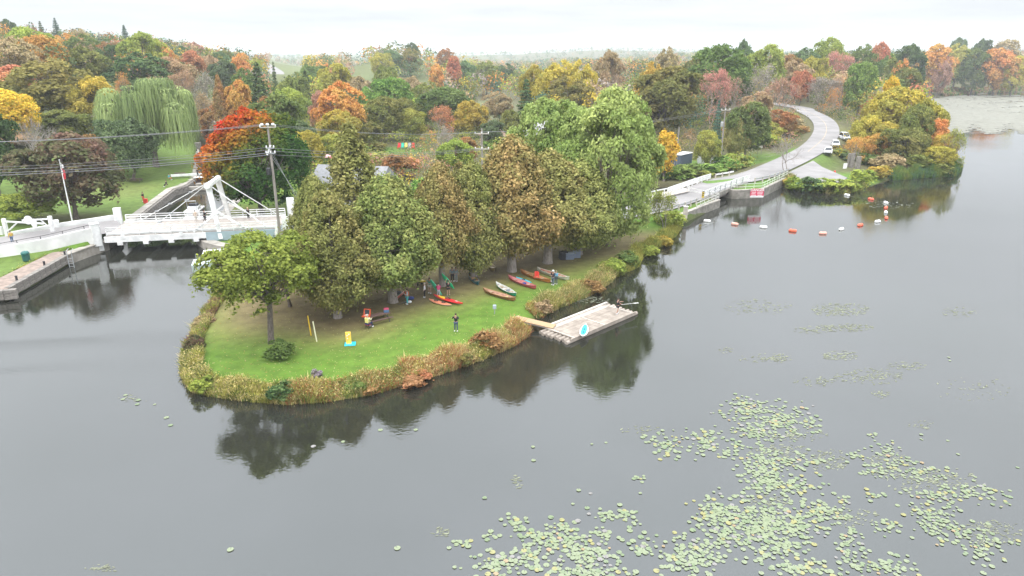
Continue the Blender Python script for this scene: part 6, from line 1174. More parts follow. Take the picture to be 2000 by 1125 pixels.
sup = slab_board('paddle_board', 'turquoise and white paddle board resting on the edge of the raft', 'paddle board', None, None, .84, (.70, .72, .72), (.72, .74, .74), .13, z=.50, pts=(pa1[:2], pa2[:2])); sup.rotation_euler.y = -.05
sup['Lh'] = math.hypot(pa2[0] - pa1[0], pa2[1] - pa1[1]) / 2; stripe(sup, -.75, .85, .72, .13, (.04, .50, .62), 'deck_pad'); del sup['Lh']
for u in (-.5, .2): MB().box((u, 0, .15), (.2, .16, .05)).build('fitting', M['dark'], sup)
px_ = Vector(at(1206, 613, .42)); pf = person('person in black with bare legs holding a paddle at the far end of the raft', tuple(px_), -1.2, (.015, .015, .02), (.02, .02, .025), shorts=True, sleeve=False, pose='walk', arms={'L': [(-.22, .25, 1.25), (-.05, .52, 1.30)], 'R': [(.24, .2, 1.15), (.08, .45, 1.05)]}, h=1.7)
paddle('paddle held out over the water by the person on the raft', px_ + Vector((.35, -.05, 1.05)), px_ + Vector((2.3, .9, .9)), (.6, .6, .55))
# --- people near the bridge and the lock
def dk(u, v): return tuple(B(u, v, DZ + .02))
G2 = 'people around the lift bridge'
person('person in black with fair hair walking on the right half of the lift bridge', dk(18.0, 6.9), 1.2, (.012, .014, .012), (.012, .012, .016), hair=(.55, .42, .22), grp=G2, h=1.8)
person('person in black leaning forward with a camera left of the bridge tower', dk(11.9, 6.3), -1.3, (.012, .012, .014), (.012, .012, .014), arms=fwd, grp=G2, pose='walk', h=1.8); person('person in pale beige beside the one in black left of the bridge tower', dk(10.6, 6.6), .4, (.5, .42, .34), (.5, .46, .4), grp=G2)
g = B(19.6, -1.2, 1.2); person('person in dark clothes standing below the blue grey girder', (g.x, g.y, H1(g.x, g.y)), 2.2, (.03, .035, .04), (.03, .03, .04), grp=G2)
g = at(6, 478, 2.0); person('person in yellow top and jeans leaning on the left parapet rail', (g[0] + .6, g[1] + 1.0, 1.95), 1.2, (.55, .36, .05), (.08, .13, .22), grp=G2)
g = atg(281, 394); person('person in black top and red trousers on the left lawn', g, 2.6, (.015, .015, .02), (.60, .06, .03), grp=G2); item('bag', 'bright red box beside the person in red trousers on the left lawn', 'box', MB().box((0, 0, .4), (.6, .45, .8)), paint((.66, .04, .03)), atg(285, 397))
g = atg(326, 365); person('person in black sitting on the slab beside the lock', g, 2.4, (.015, .015, .02), (.02, .02, .025), pose='sit', grp=G2)
g = atg(331, 352); person('person in teal hood and orange seat beside the lock', g, -1.6, (.08, .35, .42), (.45, .2, .1), pose='sit', grp=G2)
for px, lab in ((373, 'person in black standing on the near end of the lock gate'), (396, 'person in black standing on the far half of the lock gate')):
    g = at(px, 350, 1.8); person(lab, (g[0], 144.2, 1.80), 2.8, (.015, .015, .02), (.02, .02, .03), grp=G2)
# --- boats by the bridge
def cruiser(lab, x, y, rz, L_=8.5, trim=(.74, .74, .74), fly=True):
    t_ = thing('cabin_cruiser', lab, 'boat', (x, y, 0), rz); n = 12; V = []; Fq = []
    for i in range(n + 1):
        s = i / n; w = 1.4 * (1 - max(0, s - .45) ** 2 / .33) if s > .45 else 1.4; w = max(.05, w); top_ = 1.0 + .35 * s * s
        for (yy, zz) in ((-w, top_), (-w * .82, 0.0), (-w * .3, -.35), (w * .3, -.35), (w * .82, 0), (w, top_)): V.append(((s - .5) * L_, yy, zz))
    for i in range(n):
        for j in range(6): Fq.append((i * 6 + j, i * 6 + (j + 1) % 6, (i + 1) * 6 + (j + 1) % 6, (i + 1) * 6 + j))
    Fq.append((0, 1, 2, 3, 4, 5)); MB().add(V, Fq).build('hull', paint(trim, .3), t_)
    MB().box((.3, 0, 1.55), (L_ * .42, 2.1, 1.1)).build('cabin', paint((.76, .76, .76), .35), t_, bevel=.1)
    for s in (-1, 1): MB().box((.3, s * 1.06, 1.7), (L_ * .34, .03, .42)).build('window', M['glass'], t_)
    MB().box((L_ * .22, 0, 1.72), (.05, 1.7, .45)).build('windscreen', M['glass'], t_); MB().box((-.2, 0, 2.15), (L_ * .5, 2.3, .1)).build('roof', paint((.78, .78, .78), .4), t_)
    if fly:
        MB().box((-.3, 0, 2.45), (1.8, 1.7, .5)).build('flybridge', paint((.74, .74, .74), .4), t_, bevel=.06); MB().box((-.2, 0, 2.9), (1.0, 1.3, .35)).build('seat', M['dark'], t_)
        for s in (-.7, .7): MB().bar((-1.6, s, 2.2), (-1.4, s, 3.7), .06).build('arch_post', M['grey'], t_)
        MB().bar((-1.4, -.7, 3.7), (-1.4, .7, 3.7), .1).build('arch', M['white'], t_)
    for k in range(6): x_ = -L_ * .45 + k * L_ * .17; w = 1.3 if x_ < .5 else 1.0; MB().bar((x_, -w, 1.1), (x_, -w, 1.75), .04).build('rail_post', M['grey'], t_); MB().bar((x_, w, 1.1), (x_, w, 1.75), .04).build('rail_post', M['grey'], t_)
    return t_
g = at(418, 424, 0.0); cruiser('white cabin cruiser lying in the canal behind the bridge tower', -52.2, 110.5, 1.75)
g = at(415, 524, 0.0); b2 = cruiser('white boat with pale teal sides half hidden behind the front tree', g[0] + .9, g[1] + .3, .32, 6.4, (.60, .70, .69), False)
# --- garden chairs and umbrellas in the middle distance
for i, (px, colr, nm) in enumerate([(780, (.60, .03, .03), 'red garden chair, leftmost of the row on the clearing'), (786.5, (.03, .45, .33), 'teal garden chair second from the left in the row on the clearing'), (793, (.70, .55, .15), 'yellow garden chair in the middle of the row on the clearing'), (800, (.32, .34, .36), 'grey garden chair second from the right in the row on the clearing'), (807, (.60, .03, .03), 'red garden chair, rightmost of the row on the clearing')]):
    g = atg(px, 291); c = thing('garden_chair', nm, 'chair', g, 0, 'garden chairs in a row', (1.25, 1.25, 1.45)); pc = paint(colr)
    MB().box((0, 0, .35), (.6, .6, .06)).build('seat', pc, c); m_ = MB(); m_.frame((0, .32, .72), (.3, 0, 0), (0, .03, 0), (0, .12, .38)); m_.build('backrest', pc, c)
    for s in (-.32, .32): MB().box((s, 0, .55), (.1, .65, .05)).build('armrest', pc, c); MB().box((s, -.25, .27), (.08, .08, .55)).build('leg', pc, c); MB().box((s, .25, .2), (.08, .08, .4)).build('leg', pc, c)
for px, py, lab in ((628, 338, 'pale pink umbrella behind the grey roof'), (642, 339, 'bright pink red umbrella behind the grey roof')):
    g = at(px, py, 1.4); u_ = thing('parasol', lab, 'parasol', (g[0], g[1] + 6, 1.6)); MB().tube([(0, 0, 0), (0, 0, 2.9)], .04, 6).build('pole', M['white'], u_); MB().lathe([(1.35, 2.5), (.7, 2.85), (.02, 3.1)], 8).build('canopy', paint((.66, .08, .16) if px > 630 else (.68, .38, .40)), u_)
# --- cars
def car(lab, x, y, rz, L_=4.7, Wc=1.9, Hc=1.7, truck=False, col=(.74, .74, .75)):
    t_ = thing('parked_car', lab, 'car', (x, y, H1(x, y) + .22), rz, 'white cars parked along the road'); w = Wc / 2; m_ = MB(); st_ = [(-L_ / 2, .42, .95), (-L_ / 2 + .1, .35, 1.02), (-L_ * .2, .3, 1.02), (L_ * .18, .3, 1.0), (L_ * .42, .32, .88), (L_ / 2, .4, .72)]; vs = []
    for x_, z0, z1 in st_:
        e = .88 if abs(x_) > L_ * .45 else 1; vs += [(x_, -w * e, z0), (x_, w * e, z0), (x_, w * e * .97, z1 - .12), (x_, w * e * .86, z1), (x_, -w * e * .86, z1), (x_, -w * e * .97, z1 - .12)]
    n = len(st_); m_.add(vs, [(i * 6 + j, i * 6 + (j + 1) % 6, i * 6 + 6 + (j + 1) % 6, i * 6 + 6 + j) for i in range(n - 1) for j in range(6)] + [(0, 1, 2, 3, 4, 5), tuple(range(n * 6 - 6, n * 6))[::-1]]); m_.build('body', paint(col, .25), t_)
    x0, x1, x2, x3 = ((-L_ * .05, 0, L_ * .12, L_ * .24) if truck else (-L_ * .47, -L_ * .38, L_ * .1, L_ * .27)); g_ = MB(); g_.add([(x0, -w * .84, .98), (x0, w * .84, .98), (x3, w * .84, .96), (x3, -w * .84, .96), (x1, -w * .68, Hc - .06), (x1, w * .68, Hc - .06), (x2, w * .68, Hc - .06), (x2, -w * .68, Hc - .06)], [(0, 1, 5, 4), (2, 3, 7, 6), (0, 4, 7, 3), (1, 2, 6, 5), (4, 5, 6, 7)]); g_.build('window', M['glass'], t_)
    MB().box(((x1 + x2) / 2, 0, Hc), (x2 - x1 + .12, Wc * .72, .09)).build('roof', paint(col, .25), t_, bevel=.03)
    for s in (-1, 1):
        for xc, xt in ((x0, x1), (x3, x2)): MB().bar((xc, s * w * .85, .98), (xt, s * w * .69, Hc - .02), .07).build('pillar', paint(col, .25), t_)
        for xw in (-L_ * .31, L_ * .31): wh = MB().tube([(xw, s * (w - .18), .36), (xw, s * (w + .01), .36)], .36, 14).build('wheel', M['rubber'], t_); MB().tube([(xw, s * w * .9, .36), (xw, s * (w + .03), .36)], .2, 10).build('rim', M['grey'], wh)
        MB().box((L_ / 2 - .06, s * w * .68, .72), (.12, .34, .14)).build('headlight', paint((.6, .62, .65), .15), t_); MB().box((-L_ / 2 + .02, s * w * .78, .82), (.08, .2, .22)).build('tail_light', paint((.4, .02, .02), .2), t_); MB().box((x3 - .15, s * (w + .08), 1.0), (.12, .16, .12)).build('mirror', M['dark'], t_)
    MB().box((L_ / 2 - .02, 0, .45), (.1, Wc * .8, .2)).build('bumper', M['dark'], t_); return t_
def road_at(px, py, off=2.9):
    g = atg(px, py); return g
for px, py, rz, lab, kw in ((1617, 302, 4.25, 'nearest parked car, white saloon with dark lower bumper', dict(Hc=1.48, L_=4.6)), (1631, 288, 4.35, 'middle parked car, plain white saloon', dict(Hc=1.5, L_=4.5)), (1649, 274, 4.6, 'farthest parked car, tall white off-road car', dict(Hc=1.85, L_=4.9))):
    g = atg(px, py); car(lab, g[0], g[1], rz, **kw)
# ================================================================= BUOYS, WATER PLANTS, BANK VEGETATION
by_ = [(1570, 369, 'w'), (1611, 376, 'o'), (1654, 382, 'w'), (1701, 390, 'o'), (1730, 397, 'w'), (1730, 407, 'o'), (1730, 416, 'w'), (1731, 427, 'o'), (1714, 434, 'w'), (1680, 441, 'o'), (1643, 449, 'w'), (1607, 457, 'p'), (1548, 452, 'o'), (1491, 445, 'w'), (1435, 439, 'p'), (1381, 433, 'w')]
bm_ = {}
for c_, col_ in (('w', (.72, .72, .70)), ('o', (.72, .13, .06)), ('p', (.66, .34, .27))):
    m_ = MB(); n = 10; vs = []; fs = []
    prof = [(-.56, .05), (-.50, .20), (-.36, .27), (-.12, .275), (-.10, .255), (.10, .255), (.12, .275), (.36, .27), (.50, .20), (.56, .05)]
    for x_, r_ in prof: vs += [(x_, r_ * math.cos(6.2832 * k / n), .10 + r_ * math.sin(6.2832 * k / n)) for k in range(n)]
    for i in range(len(prof) - 1):
        for k in range(n): fs.append((i * n + k, i * n + (k + 1) % n, (i + 1) * n + (k + 1) % n, (i + 1) * n + k))
    fs.append(tuple(range(n))); fs.append(tuple(len(vs) - 1 - k for k in range(n))); bm_[c_] = MB().add(vs, fs).mesh('buoy', paint(col_, .45), smooth=True)
ordb = ['first', 'second', 'third', 'fourth', 'fifth', 'sixth', 'seventh', 'eighth', 'ninth', 'tenth', 'eleventh', 'twelfth', 'thirteenth', 'fourteenth', 'fifteenth', 'sixteenth']
PB_ = [Vector(at(px, py, 0)) for px, py, c in by_]
for i, (px, py, c) in enumerate(by_):
    d = PB_[min(i + 1, 15)] - PB_[max(i - 1, 0)]; o = inst('buoy', bm_[c], None, PB_[i], (0, 0, math.atan2(d.y, d.x) + .2 * math.sin(i * 2.1)), (1.05, 1.05, 1.05)); tag(o, {'w': 'white', 'o': 'orange', 'p': 'faded pinkish orange'}[c] + f' float, {ordb[15 - i]} along the boom line counted from the wing wall', 'buoy', 'floats of the boom line')
bl = MB()
for a, b in zip(PB_[:-1], PB_[1:]): bl.tube([a + Vector((0, 0, .0)), (a + b) / 2 + Vector((0, 0, -.03)), b], .025, 4)
tag(bl.build('boom_rope', paint((.25, .24, .22))), 'thin rope joining the floats of the boom line', 'rope')
# --- lily pads
rgl = np.random.default_rng(12)
CL = [ # cx, cy, rx, ry, n  (photograph pixels)
 (1455, 800, 45, 26, 85), (1520, 822, 70, 28, 120), (1475, 845, 45, 16, 55), (1300, 868, 34, 28, 38), (1380, 865, 42, 24, 45), (1420, 885, 26, 10, 12), (1490, 905, 40, 30, 90), (1540, 900, 60, 16, 45), (1500, 940, 45, 28, 80), (1560, 950, 36, 20, 22),
 (1380, 1000, 22, 20, 16), (1420, 1010, 55, 34, 110), (1490, 1025, 60, 38, 150), (1560, 1025, 40, 30, 50), (1600, 1000, 40, 22, 40), (1430, 1050, 60, 20, 45), (1545, 1065, 40, 18, 26), (1250, 935, 14, 9, 9), (1225, 1010, 20, 18, 18), (1255, 1065, 30, 26, 16), (1355, 1090, 55, 36, 110), (1330, 1050, 14, 8, 5), (1440, 870, 20, 6, 8),
 (1050, 1045, 35, 14, 30), (1110, 1060, 55, 26, 70), (1150, 1085, 60, 30, 90), (990, 1100, 70, 24, 75), (1030, 1080, 30, 16, 24), (1100, 1030, 40, 14, 14), (1180, 1045, 22, 12, 16), (905, 1062, 22, 12, 10), (960, 1048, 20, 8, 7), (1010, 1020, 30, 14, 14), (1145, 1118, 80, 14, 60), (1180, 1005, 22, 14, 12),
 (1670, 890, 22, 12, 14), (1730, 880, 34, 14, 26), (1715, 920, 40, 18, 26), (1800, 920, 55, 18, 44), (1760, 905, 30, 10, 14), (1830, 970, 70, 24, 60), (1905, 965, 60, 22, 44), (1650, 975, 20, 12, 10), (1705, 970, 24, 10, 12), (1735, 1030, 30, 18, 22), (1830, 1020, 46, 30, 80), (1920, 1070, 46, 34, 46), (1870, 1045, 30, 18, 14), (1655, 1080, 34, 26, 34), (1720, 1108, 60, 20, 66), (1560, 1110, 70, 16, 44), (1660, 1050, 26, 16, 18), (1800, 1000, 30, 14, 16), (1960, 980, 20, 14, 8), (1640, 1010, 30, 16, 20), (1500, 1085, 40, 14, 20),
 (1600, 900, 10, 5, 3), (1700, 850, 12, 5, 4), (1800, 860, 10, 8, 5), (1850, 700, 8, 4, 2)]
pads = []
for cx_, cy_, rx, ry, n in CL:
    for _ in range(int(n * (2.3 if cx_ < 1640 else 1.5))):
        a = rgl.uniform(0, 6.283); r = min(1.5, abs(rgl.normal()) * .62 + .08); px, py = cx_ + rx * r * math.cos(a), cy_ + ry * r * math.sin(a)
        x, y, _z = at(px, py, 0); R_ = rgl.uniform(.075, .18) * (1 if cx_ < 1640 else .88)
        pads.append((x, y, R_, rgl.uniform(0, 1)))
for _ in range(60): x, y, _z = at(rgl.uniform(900, 1990), rgl.uniform(860, 1120), 0); pads.append((x, y, rgl.uniform(.08, .16), rgl.uniform(0, 1)))
for px, py in [(450, 1074), (776, 1071), (743, 840), (812, 840), (670, 863), (612, 872), (245, 772), (270, 782), (268, 790), (302, 790), (333, 831), (325, 816), (240, 780)]: x, y, _z = at(px, py, 0); pads.append((x, y, rgl.uniform(.12, .2), .4))
keep = []; grid = {}
for p in sorted(pads, key=lambda q: q[3]):
    c = (int(p[0] // .25), int(p[1] // .25)); ok = True
    for i in (-1, 0, 1):
        for j in (-1, 0, 1):
            for q in grid.get((c[0] + i, c[1] + j), ()):
                if (q[0] - p[0]) ** 2 + (q[1] - p[1]) ** 2 < (.62 * (q[2] + p[2])) ** 2: ok = False
    if ok: keep.append(p); grid.setdefault(c, []).append(p)
keep.sort(key=lambda p: p[1]); nk = 14
PADC = [((.205, .24, .145), .70), ((.165, .21, .12), .87), ((.26, .25, .11), .95), ((.29, .22, .13), .97), ((.22, .21, .20), 1.01)]
def pad_shape():
    vs = [(0, 0, .0)]; notch = .28
    for k in range(nk): a = notch / 2 + (6.2832 - notch) * k / (nk - 1); rr_ = 1 + .03 * math.sin(a * 3); vs.append((math.cos(a) * rr_, math.sin(a) * rr_, .006))
    return vs, [(0, k, k + 1) for k in range(1, nk)]
pm_ = []
for (col_, _w) in PADC: vs, fs = pad_shape(); pm_.append(MB().add(vs, fs).mesh('lily_pad', paint(col_, .5, .12)))
far_v = []; far_f = []; far_c = []; npad = 0
for i, (x, y, R_, q) in enumerate(keep):
    h = (math.sin(x * 91.7 + y * 37.3) * 4371.5) % 1; ci = next(k for k, (_c, w) in enumerate(PADC) if h <= w); zz = .012 + .028 * ((i * .6180339) % 1); rot = (h * 50) % 6.28
    vis = proj(x, y, 0)[1] < 1128
    if npad < 300 and vis and R_ > .11:
        o = inst('lily_pad', pm_[ci], None, (x, y, zz), (0, 0, rot), (R_, R_, 1)); npad += 1
        tag(o, 'round floating lily pad ' + ['pale green', 'mid green', 'yellowish', 'orange tinged', 'greyish'][ci] + ' in the drifts nearest the camera', 'lily pad', 'lily pads nearest the camera')
    else:
        vs, fs = pad_shape(); b0 = len(far_v); ca, sa = math.cos(rot), math.sin(rot); far_v += [(x + R_ * (v[0] * ca - v[1] * sa), y + R_ * (v[0] * sa + v[1] * ca), zz + v[2]) for v in vs]; far_f += [(a + b0, b_ + b0, c + b0) for a, b_, c in fs]; far_c += [PADC[ci][0]] * len(vs)
lp = inst('lily_pads', npmesh('lily_pads', far_v, far_f, vcolmat('lily_pad_leaf', rough=.5, nscale=3, namp=.15), {'col': far_c})); tag(lp, 'drifts of pale green lily pads floating on the lake', kind='stuff')
# --- thin floating weed: flecks of small leaves at the surface
wd = []
WEED = [(1640, 605, 60, 14, 300), (1650, 640, 60, 8, 160), (1480, 600, 70, 16, 120), (1590, 645, 40, 8, 70), (1640, 695, 40, 10, 120), (1700, 735, 70, 16, 190), (1500, 700, 60, 10, 70), (1600, 745, 50, 10, 60), (1420, 684, 16, 6, 26), (1520, 700, 18, 6, 40), (1770, 715, 40, 8, 60), (1870, 610, 40, 10, 60), (1720, 770, 20, 8, 30), (1740, 910, 50, 26, 160), (1520, 880, 60, 14, 120), (1620, 900, 40, 24, 130), (1820, 940, 90, 30, 240), (1940, 1040, 60, 30, 160), (1560, 850, 60, 14, 80), (1800, 830, 30, 8, 30), (1500, 980, 50, 14, 60), (1660, 1010, 60, 20, 90), (1250, 840, 40, 10, 30), (200, 1110, 34, 8, 40), (1010, 940, 10, 16, 24), (860, 1040, 20, 10, 30), (1130, 585, 60, 8, 200), (1740, 400, 50, 8, 90), (1900, 760, 80, 26, 60), (260, 780, 30, 10, 20)]
V = []; Q = []; Cc = []
for cx_, cy_, rx, ry, n in WEED:
    for _ in range(n):
        a = rgl.uniform(0, 6.283); r = rgl.uniform(0, 1) ** .7; x, y, _z = at(cx_ + rx * r * math.cos(a), cy_ + ry * r * math.sin(a), 0); L_ = rgl.uniform(.05, .2) * (y / 40) ** .6; w = L_ * rgl.uniform(.2, .5); an = rgl.normal() * .5 + .3; dx2, dy2 = math.cos(an), math.sin(an); b0 = len(V); z_ = rgl.uniform(.005, .02)
        V += [(x - dx2 * L_, y - dy2 * L_, z_), (x + dy2 * w, y - dx2 * w, z_), (x + dx2 * L_, y + dy2 * L_, z_), (x - dy2 * w, y + dx2 * w, z_)]; Q.append((b0, b0 + 1, b0 + 2, b0 + 3)); Cc += [np.array((.19, .20, .14)) * rgl.uniform(.7, 1.15)] * 4
we = inst('water_weed', npmesh('water_weed', V, Q, vcolmat('water_weed', rough=.8, nscale=2, namp=.2), {'col': Cc})); tag(we, 'flecks of pale water weed at the surface of the lake', kind='stuff')
# --- far lily mats, dense flecks over the bay on the right
V = []; Q = []; Cc = []; n = 26000; px = rgl.uniform(1780, 2060, n); py = 186 + (262 - 186) * rgl.uniform(0, 1, n) ** .8
for a, b in zip(px, py):
    edge = 240 + 16 * math.sin(a * .035) + 8 * math.sin(a * .11 + 1); 
    if rgl.uniform(0, 1) < (b - 236) / 26 + .25 * math.sin(a * .09) * (b > 225): continue
    if b < 236 and math.sin(a * .05 + b * .9) * math.sin(b * .31 + a * .011) > .86: continue
    x, y, _z = at(a, b, 0)
    if sdist(x, y)[0] > -1.5: continue
    s = rgl.uniform(.5, 1.3) * (y / 300); b0 = len(V); zq = rgl.uniform(.01, .12); V += [(x - s, y, zq), (x, y - s * 1.4, zq), (x + s, y, zq + .01), (x, y + s * 1.4, zq)]; Q.append((b0, b0 + 1, b0 + 2, b0 + 3)); Cc += [np.array((.215, .21, .17)) * rgl.uniform(.85, 1.1)] * 4
lm = inst('lily_mat', npmesh('lily_mat', V, Q, vcolmat('lily_mat', rough=.6, nscale=.3, namp=.12), {'col': Cc})); tag(lm, 'dense mat of tan green water plants covering the far bay', kind='stuff')
# --- bank vegetation
def shore_line(i0, i1): return [SHA[i % len(SHA)] for i in range(i0, i1 + 1)]
def nearest_i(px, py):
    x, y = P2(px, py); return int(np.argmin((SHA[:80, 0] - x) ** 2 + (SHA[:80, 1] - y) ** 2))
def reeds(name, lab, line, width, n, hr, pal, seed, fan=.25, wfac=1.0, inland=0.35, bias=None):
    """grass and stem tufts rooted along a stretch of bank"""
    rg = np.random.default_rng(seed); seg = [(np.array(a), np.array(b)) for a, b in zip(line[:-1], line[1:])]; Ls = np.array([np.linalg.norm(b - a) for a, b in seg]); pr_ = Ls / Ls.sum(); V = []; nb = 0
    k = rg.choice(len(seg), n, p=pr_); t = rg.uniform(0, 1, n); A_ = np.array([s[0] for s in seg])[k]; B_ = np.array([s[1] for s in seg])[k]; d = (B_ - A_) / np.linalg.norm(B_ - A_, axis=1)[:, None]; nn = np.stack([-d[:, 1], d[:, 0]], 1); off = rg.uniform(-.2, 1, n) ** 1 * width * .62 + inland * .3
    P0 = A_ + (B_ - A_) * t[:, None] + nn * off[:, None]; sd = sdist(P0[:, 0], P0[:, 1]); z0 = np.maximum(hgt(P0[:, 0], P0[:, 1], sd), -.05)
    s_along = (np.cumsum(Ls) - Ls)[k] + Ls[k] * t; patch = .5 + .5 * np.sin(s_along * .9 + seed) * np.sin(s_along * .37 + 2 * seed + off * .8)
    ci = (np.clip(patch * .75 + rg.uniform(-.12, .37, n), 0, .999) * len(pal)).astype(int); colv = np.array(pal)[ci] * rg.uniform(.7, 1.3, (n, 1)); h = .86 * rg.uniform(hr[0], hr[1], n) * (.65 + .5 * (.5 + .5 * np.sin(s_along * 1.3 + seed * 2))) * np.clip(1 - .35 * np.abs(off / width - .3), .5, 1)
    m = 10; ci2 = np.repeat(np.arange(n), m); N_ = n * m; base = np.concatenate([P0, z0[:, None]], 1)[ci2] + np.concatenate([rg.normal(size=(N_, 2)) * .09, np.zeros((N_, 1))], 1); dr = rg.normal(size=(N_, 2)) * fan; hh = h[ci2] * rg.uniform(.5, 1.1, N_); tip = base + np.concatenate([dr * hh[:, None], hh[:, None]], 1); mid = base * .5 + tip * .5 + np.concatenate([-dr * .1, np.full((N_, 1), .06)], 1)
    a = rg.uniform(0, math.pi, N_); w = np.stack([np.cos(a), np.sin(a), np.zeros(N_)], 1) * (.016 + .022 * rg.uniform(0, 1, N_))[:, None] * wfac
    V = np.empty((N_, 4, 3)); V[:, 0] = base - w * .6; V[:, 1] = mid - w; V[:, 2] = tip; V[:, 3] = mid + w * 1.3; cc = np.repeat((colv[ci2] * rg.uniform(.75, 1.25, (N_, 1))), 4, 0)
    # leafy and flowering tops
    nt_ = n * 3; ti = np.repeat(np.arange(n), 3); Pt = np.concatenate([P0, (z0 + h * .72)[:, None]], 1)[ti] + rg.normal(size=(nt_, 3)) * [.17, .17, .22] * np.array([1, 1, 1]); V2, _q = leaves(Pt, unit(rg.normal(size=(nt_, 3)) + [0, 0, .8]), .07 * wfac, rg, .45); c2 = np.repeat(colv[ti] * rg.uniform(.8, 1.4, (nt_, 1)), 4, 0)
    VV = np.concatenate([V.reshape(-1, 3), V2]); QQ = np.arange(len(VV)).reshape(-1, 4); o = inst(name, npmesh(name, VV, QQ, M['reed'], {'col': np.concatenate([cc, c2])})); return tag(o, lab, kind='stuff')
M['reed'] = vcolmat('bank_plants', trans=.25, nscale=1.5, namp=.15)
YG, STR, RST, GRN, DGR, BRN = (.38, .36, .09), (.62, .51, .24), (.42, .19, .09), (.20, .26, .07), (.09, .13, .045), (.28, .18, .10)
iA, iB = nearest_i(430, 560), nearest_i(362, 690); iC = nearest_i(560, 789); iD = nearest_i(800, 747); iE = nearest_i(1000, 676); iF = nearest_i(1050, 622); iG = nearest_i(1200, 542); iH = nearest_i(1330, 440)
reeds('bank_plants', 'tangled straw, purple and green bank plants on the left shore of the lawn', shore_line(iA, iB), 1.9, 2600, (.5, 1.3), [BRN, (.22, .12, .10), YG, GRN, STR], 1, .35)
reeds('bank_plants', 'yellow green bank plants round the tip of the lawn', shore_line(iB, iC), 2.1, 3600, (.5, 1.2), [GRN, YG, STR, YG, (.10, .16, .04), STR], 2, .35)
reeds('bank_plants', 'straw coloured and russet bank plants in front of the lawn', shore_line(iC, iD), 2.0, 4200, (.6, 1.4), [STR, YG, (.36, .34, .12), RST, GRN, STR, YG, GRN], 3, .3)
reeds('bank_plants', 'tall straw coloured and russet grasses left of the gangway', shore_line(iD, iE + 1), 2.3, 4600, (.7, 1.6), [STR, YG, RST, (.50, .38, .18), STR, GRN, YG], 4, .3)
reeds('bank_plants', 'tall yellow grasses right of the gangway', shore_line(iF, iG), 2.3, 4200, (.7, 1.7), [YG, STR, (.34, .32, .12), GRN, STR, RST, YG], 5, .28)
reeds('bank_plants', 'yellow green bank plants below the last cedars and the maple', shore_line(iG, iH), 2.0, 3400, (.6, 1.6), [GRN, YG, (.36, .36, .10), YG, GRN], 6, .28)
jA, jB = nearest_i(1531, 364), nearest_i(1690, 368); jC = nearest_i(1872, 330)
reeds('bank_plants', 'yellow green plants below the lay-by', shore_line(jA, jB), 2.6, 2400, (.6, 1.5), [YG, GRN, DGR, YG, STR], 7, .3, 1.4)
reeds('reeds', 'tall blue green reeds standing in the water at the right point', shore_line(nearest_i(1740, 352), jC), 3.4, 3600, (1.4, 2.9), [(.10, .17, .10), (.12, .21, .06), (.20, .24, .06)], 8, .1, 1.4, -1.2)
reeds('bank_plants', 'rough grass along the far shore of the bay', [P2(1840, 189), P2(1920, 182), P2(2000, 179), P2(2120, 175)], 14, 2200, (1.2, 3.2), [DGR, GRN, BRN, (.28, .2, .1)], 9, .3, 9.0)
reeds('bank_plants', 'straggling plants on the left quay grass edge', [(-59.3, 89), (-61.5, 86.5), (-60.5, 74)], .5, 120, (.15, .35), [GRN, YG], 10, .4)
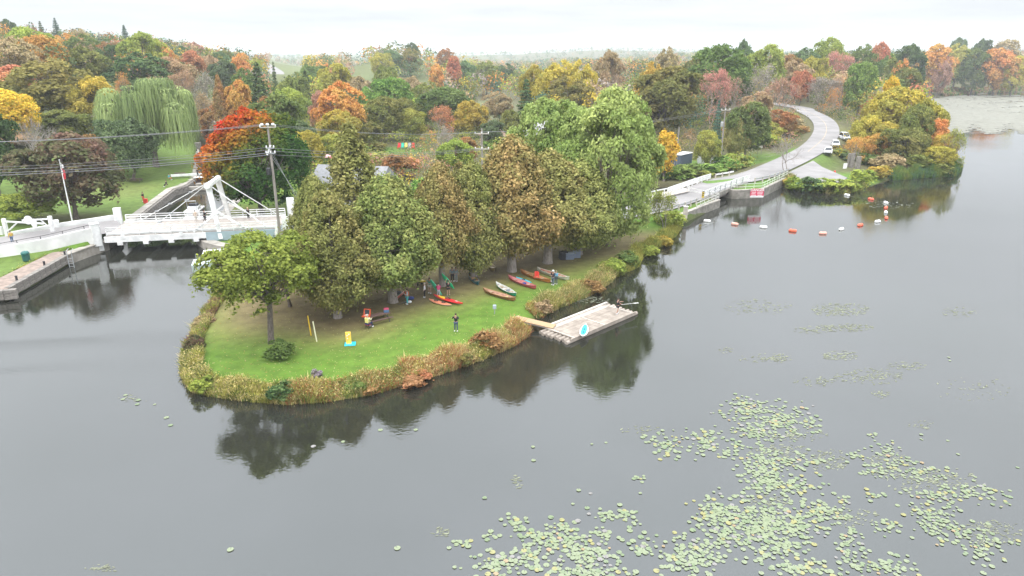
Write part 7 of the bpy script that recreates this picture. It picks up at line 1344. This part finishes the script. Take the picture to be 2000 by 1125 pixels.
# fallen leaves and worn tufts on the lawn
V = []; n = 4500; px = rgl.uniform(385, 1320, n * 2); py = rgl.uniform(470, 770, n * 2); X2 = np.array([at(a, b, .85)[:2] for a, b in zip(px, py)]); s_ = sdist(X2[:, 0], X2[:, 1]); X2 = X2[s_ > 1.0][:n]; n = len(X2); zz = hgt(X2[:, 0], X2[:, 1]) + .02
Vl, Ql = leaves(np.concatenate([X2, zz[:, None]], 1), unit(rgl.normal(size=(n, 3)) * .25 + [0, 0, 1.]), .06, rgl, .7); cc = np.repeat(np.array([(.34, .28, .10), (.27, .18, .07), (.38, .34, .16), (.2, .25, .05)])[rgl.integers(0, 4, n)], 4, 0)
fl = inst('fallen_leaves', npmesh('fallen_leaves', Vl, Ql, M['reed'], {'col': cc})); tag(fl, 'yellow fallen leaves scattered over the lawn', kind='stuff')
# single bushes in the bank planting
for cx_, yt, w, b_, colr, lab in [(548, 745, 52, 783, 'dark green', 'dark green bush at the water edge below the tip tree'), (617, 720, 24, 738, 'mauve', 'small purple flowering shrub at the lawn edge'), (810, 728, 60, 752, 'russet', 'russet red shrub at the water edge in front of the open lawn'), (725, 748, 44, 768, 'russet', 'small russet shrub left of the larger red one'), (950, 645, 60, 684, 'rusty brown', 'rust coloured shrub left of the gangway'), (1155, 545, 52, 572, 'russet', 'russet red shrub right of the raft on the bank'), (1195, 505, 50, 535, 'yellow green', 'round yellow green shrub on the bank right of the red one'), (1062, 585, 40, 615, 'tan', 'tan seed-headed shrub right of the gangway'), (1225, 492, 46, 520, 'green', 'green leafy shrub on the bank below the last cedar'), (1270, 480, 40, 500, 'yellow green', 'yellow green shrub on the bank near the wing wall'), (395, 615, 40, 640, 'tan', 'tan shrub on the left shore of the lawn'), (378, 655, 36, 690, 'purple brown', 'purple brown shrub on the left shore of the lawn'), (395, 735, 46, 768, 'yellow green', 'yellow green shrub at the left corner of the lawn tip'), (1300, 462, 36, 480, 'golden', 'golden shrub right beside the wing wall corner'), (700, 735, 50, 765, 'green', 'green leafy shrub at the water edge left of the russet ones'), (905, 690, 40, 715, 'olive', 'olive shrub on the bank in front of the lone person')]:
    tree('shrub', cx_, yt, w, colr, Z3, base=b_, label=lab)
# ================================================================= HAZE
hm, nt, o = newmat('autumn_haze'); pv = N(nt, 'ShaderNodeVolumePrincipled'); pv.inputs['Color'].default_value = (.90, .94, 1.0, 1); pv.inputs['Density'].default_value = HAZE_D; pv.inputs['Anisotropy'].default_value = 0.0; nt.links.new(pv.outputs[0], o.inputs['Volume'])
hb = MB().box((0, 3720, 46), (10600, 7700, 100)).build('haze', hm); tag(hb, 'thin autumn haze over the water and the wooded hills', kind='stuff')
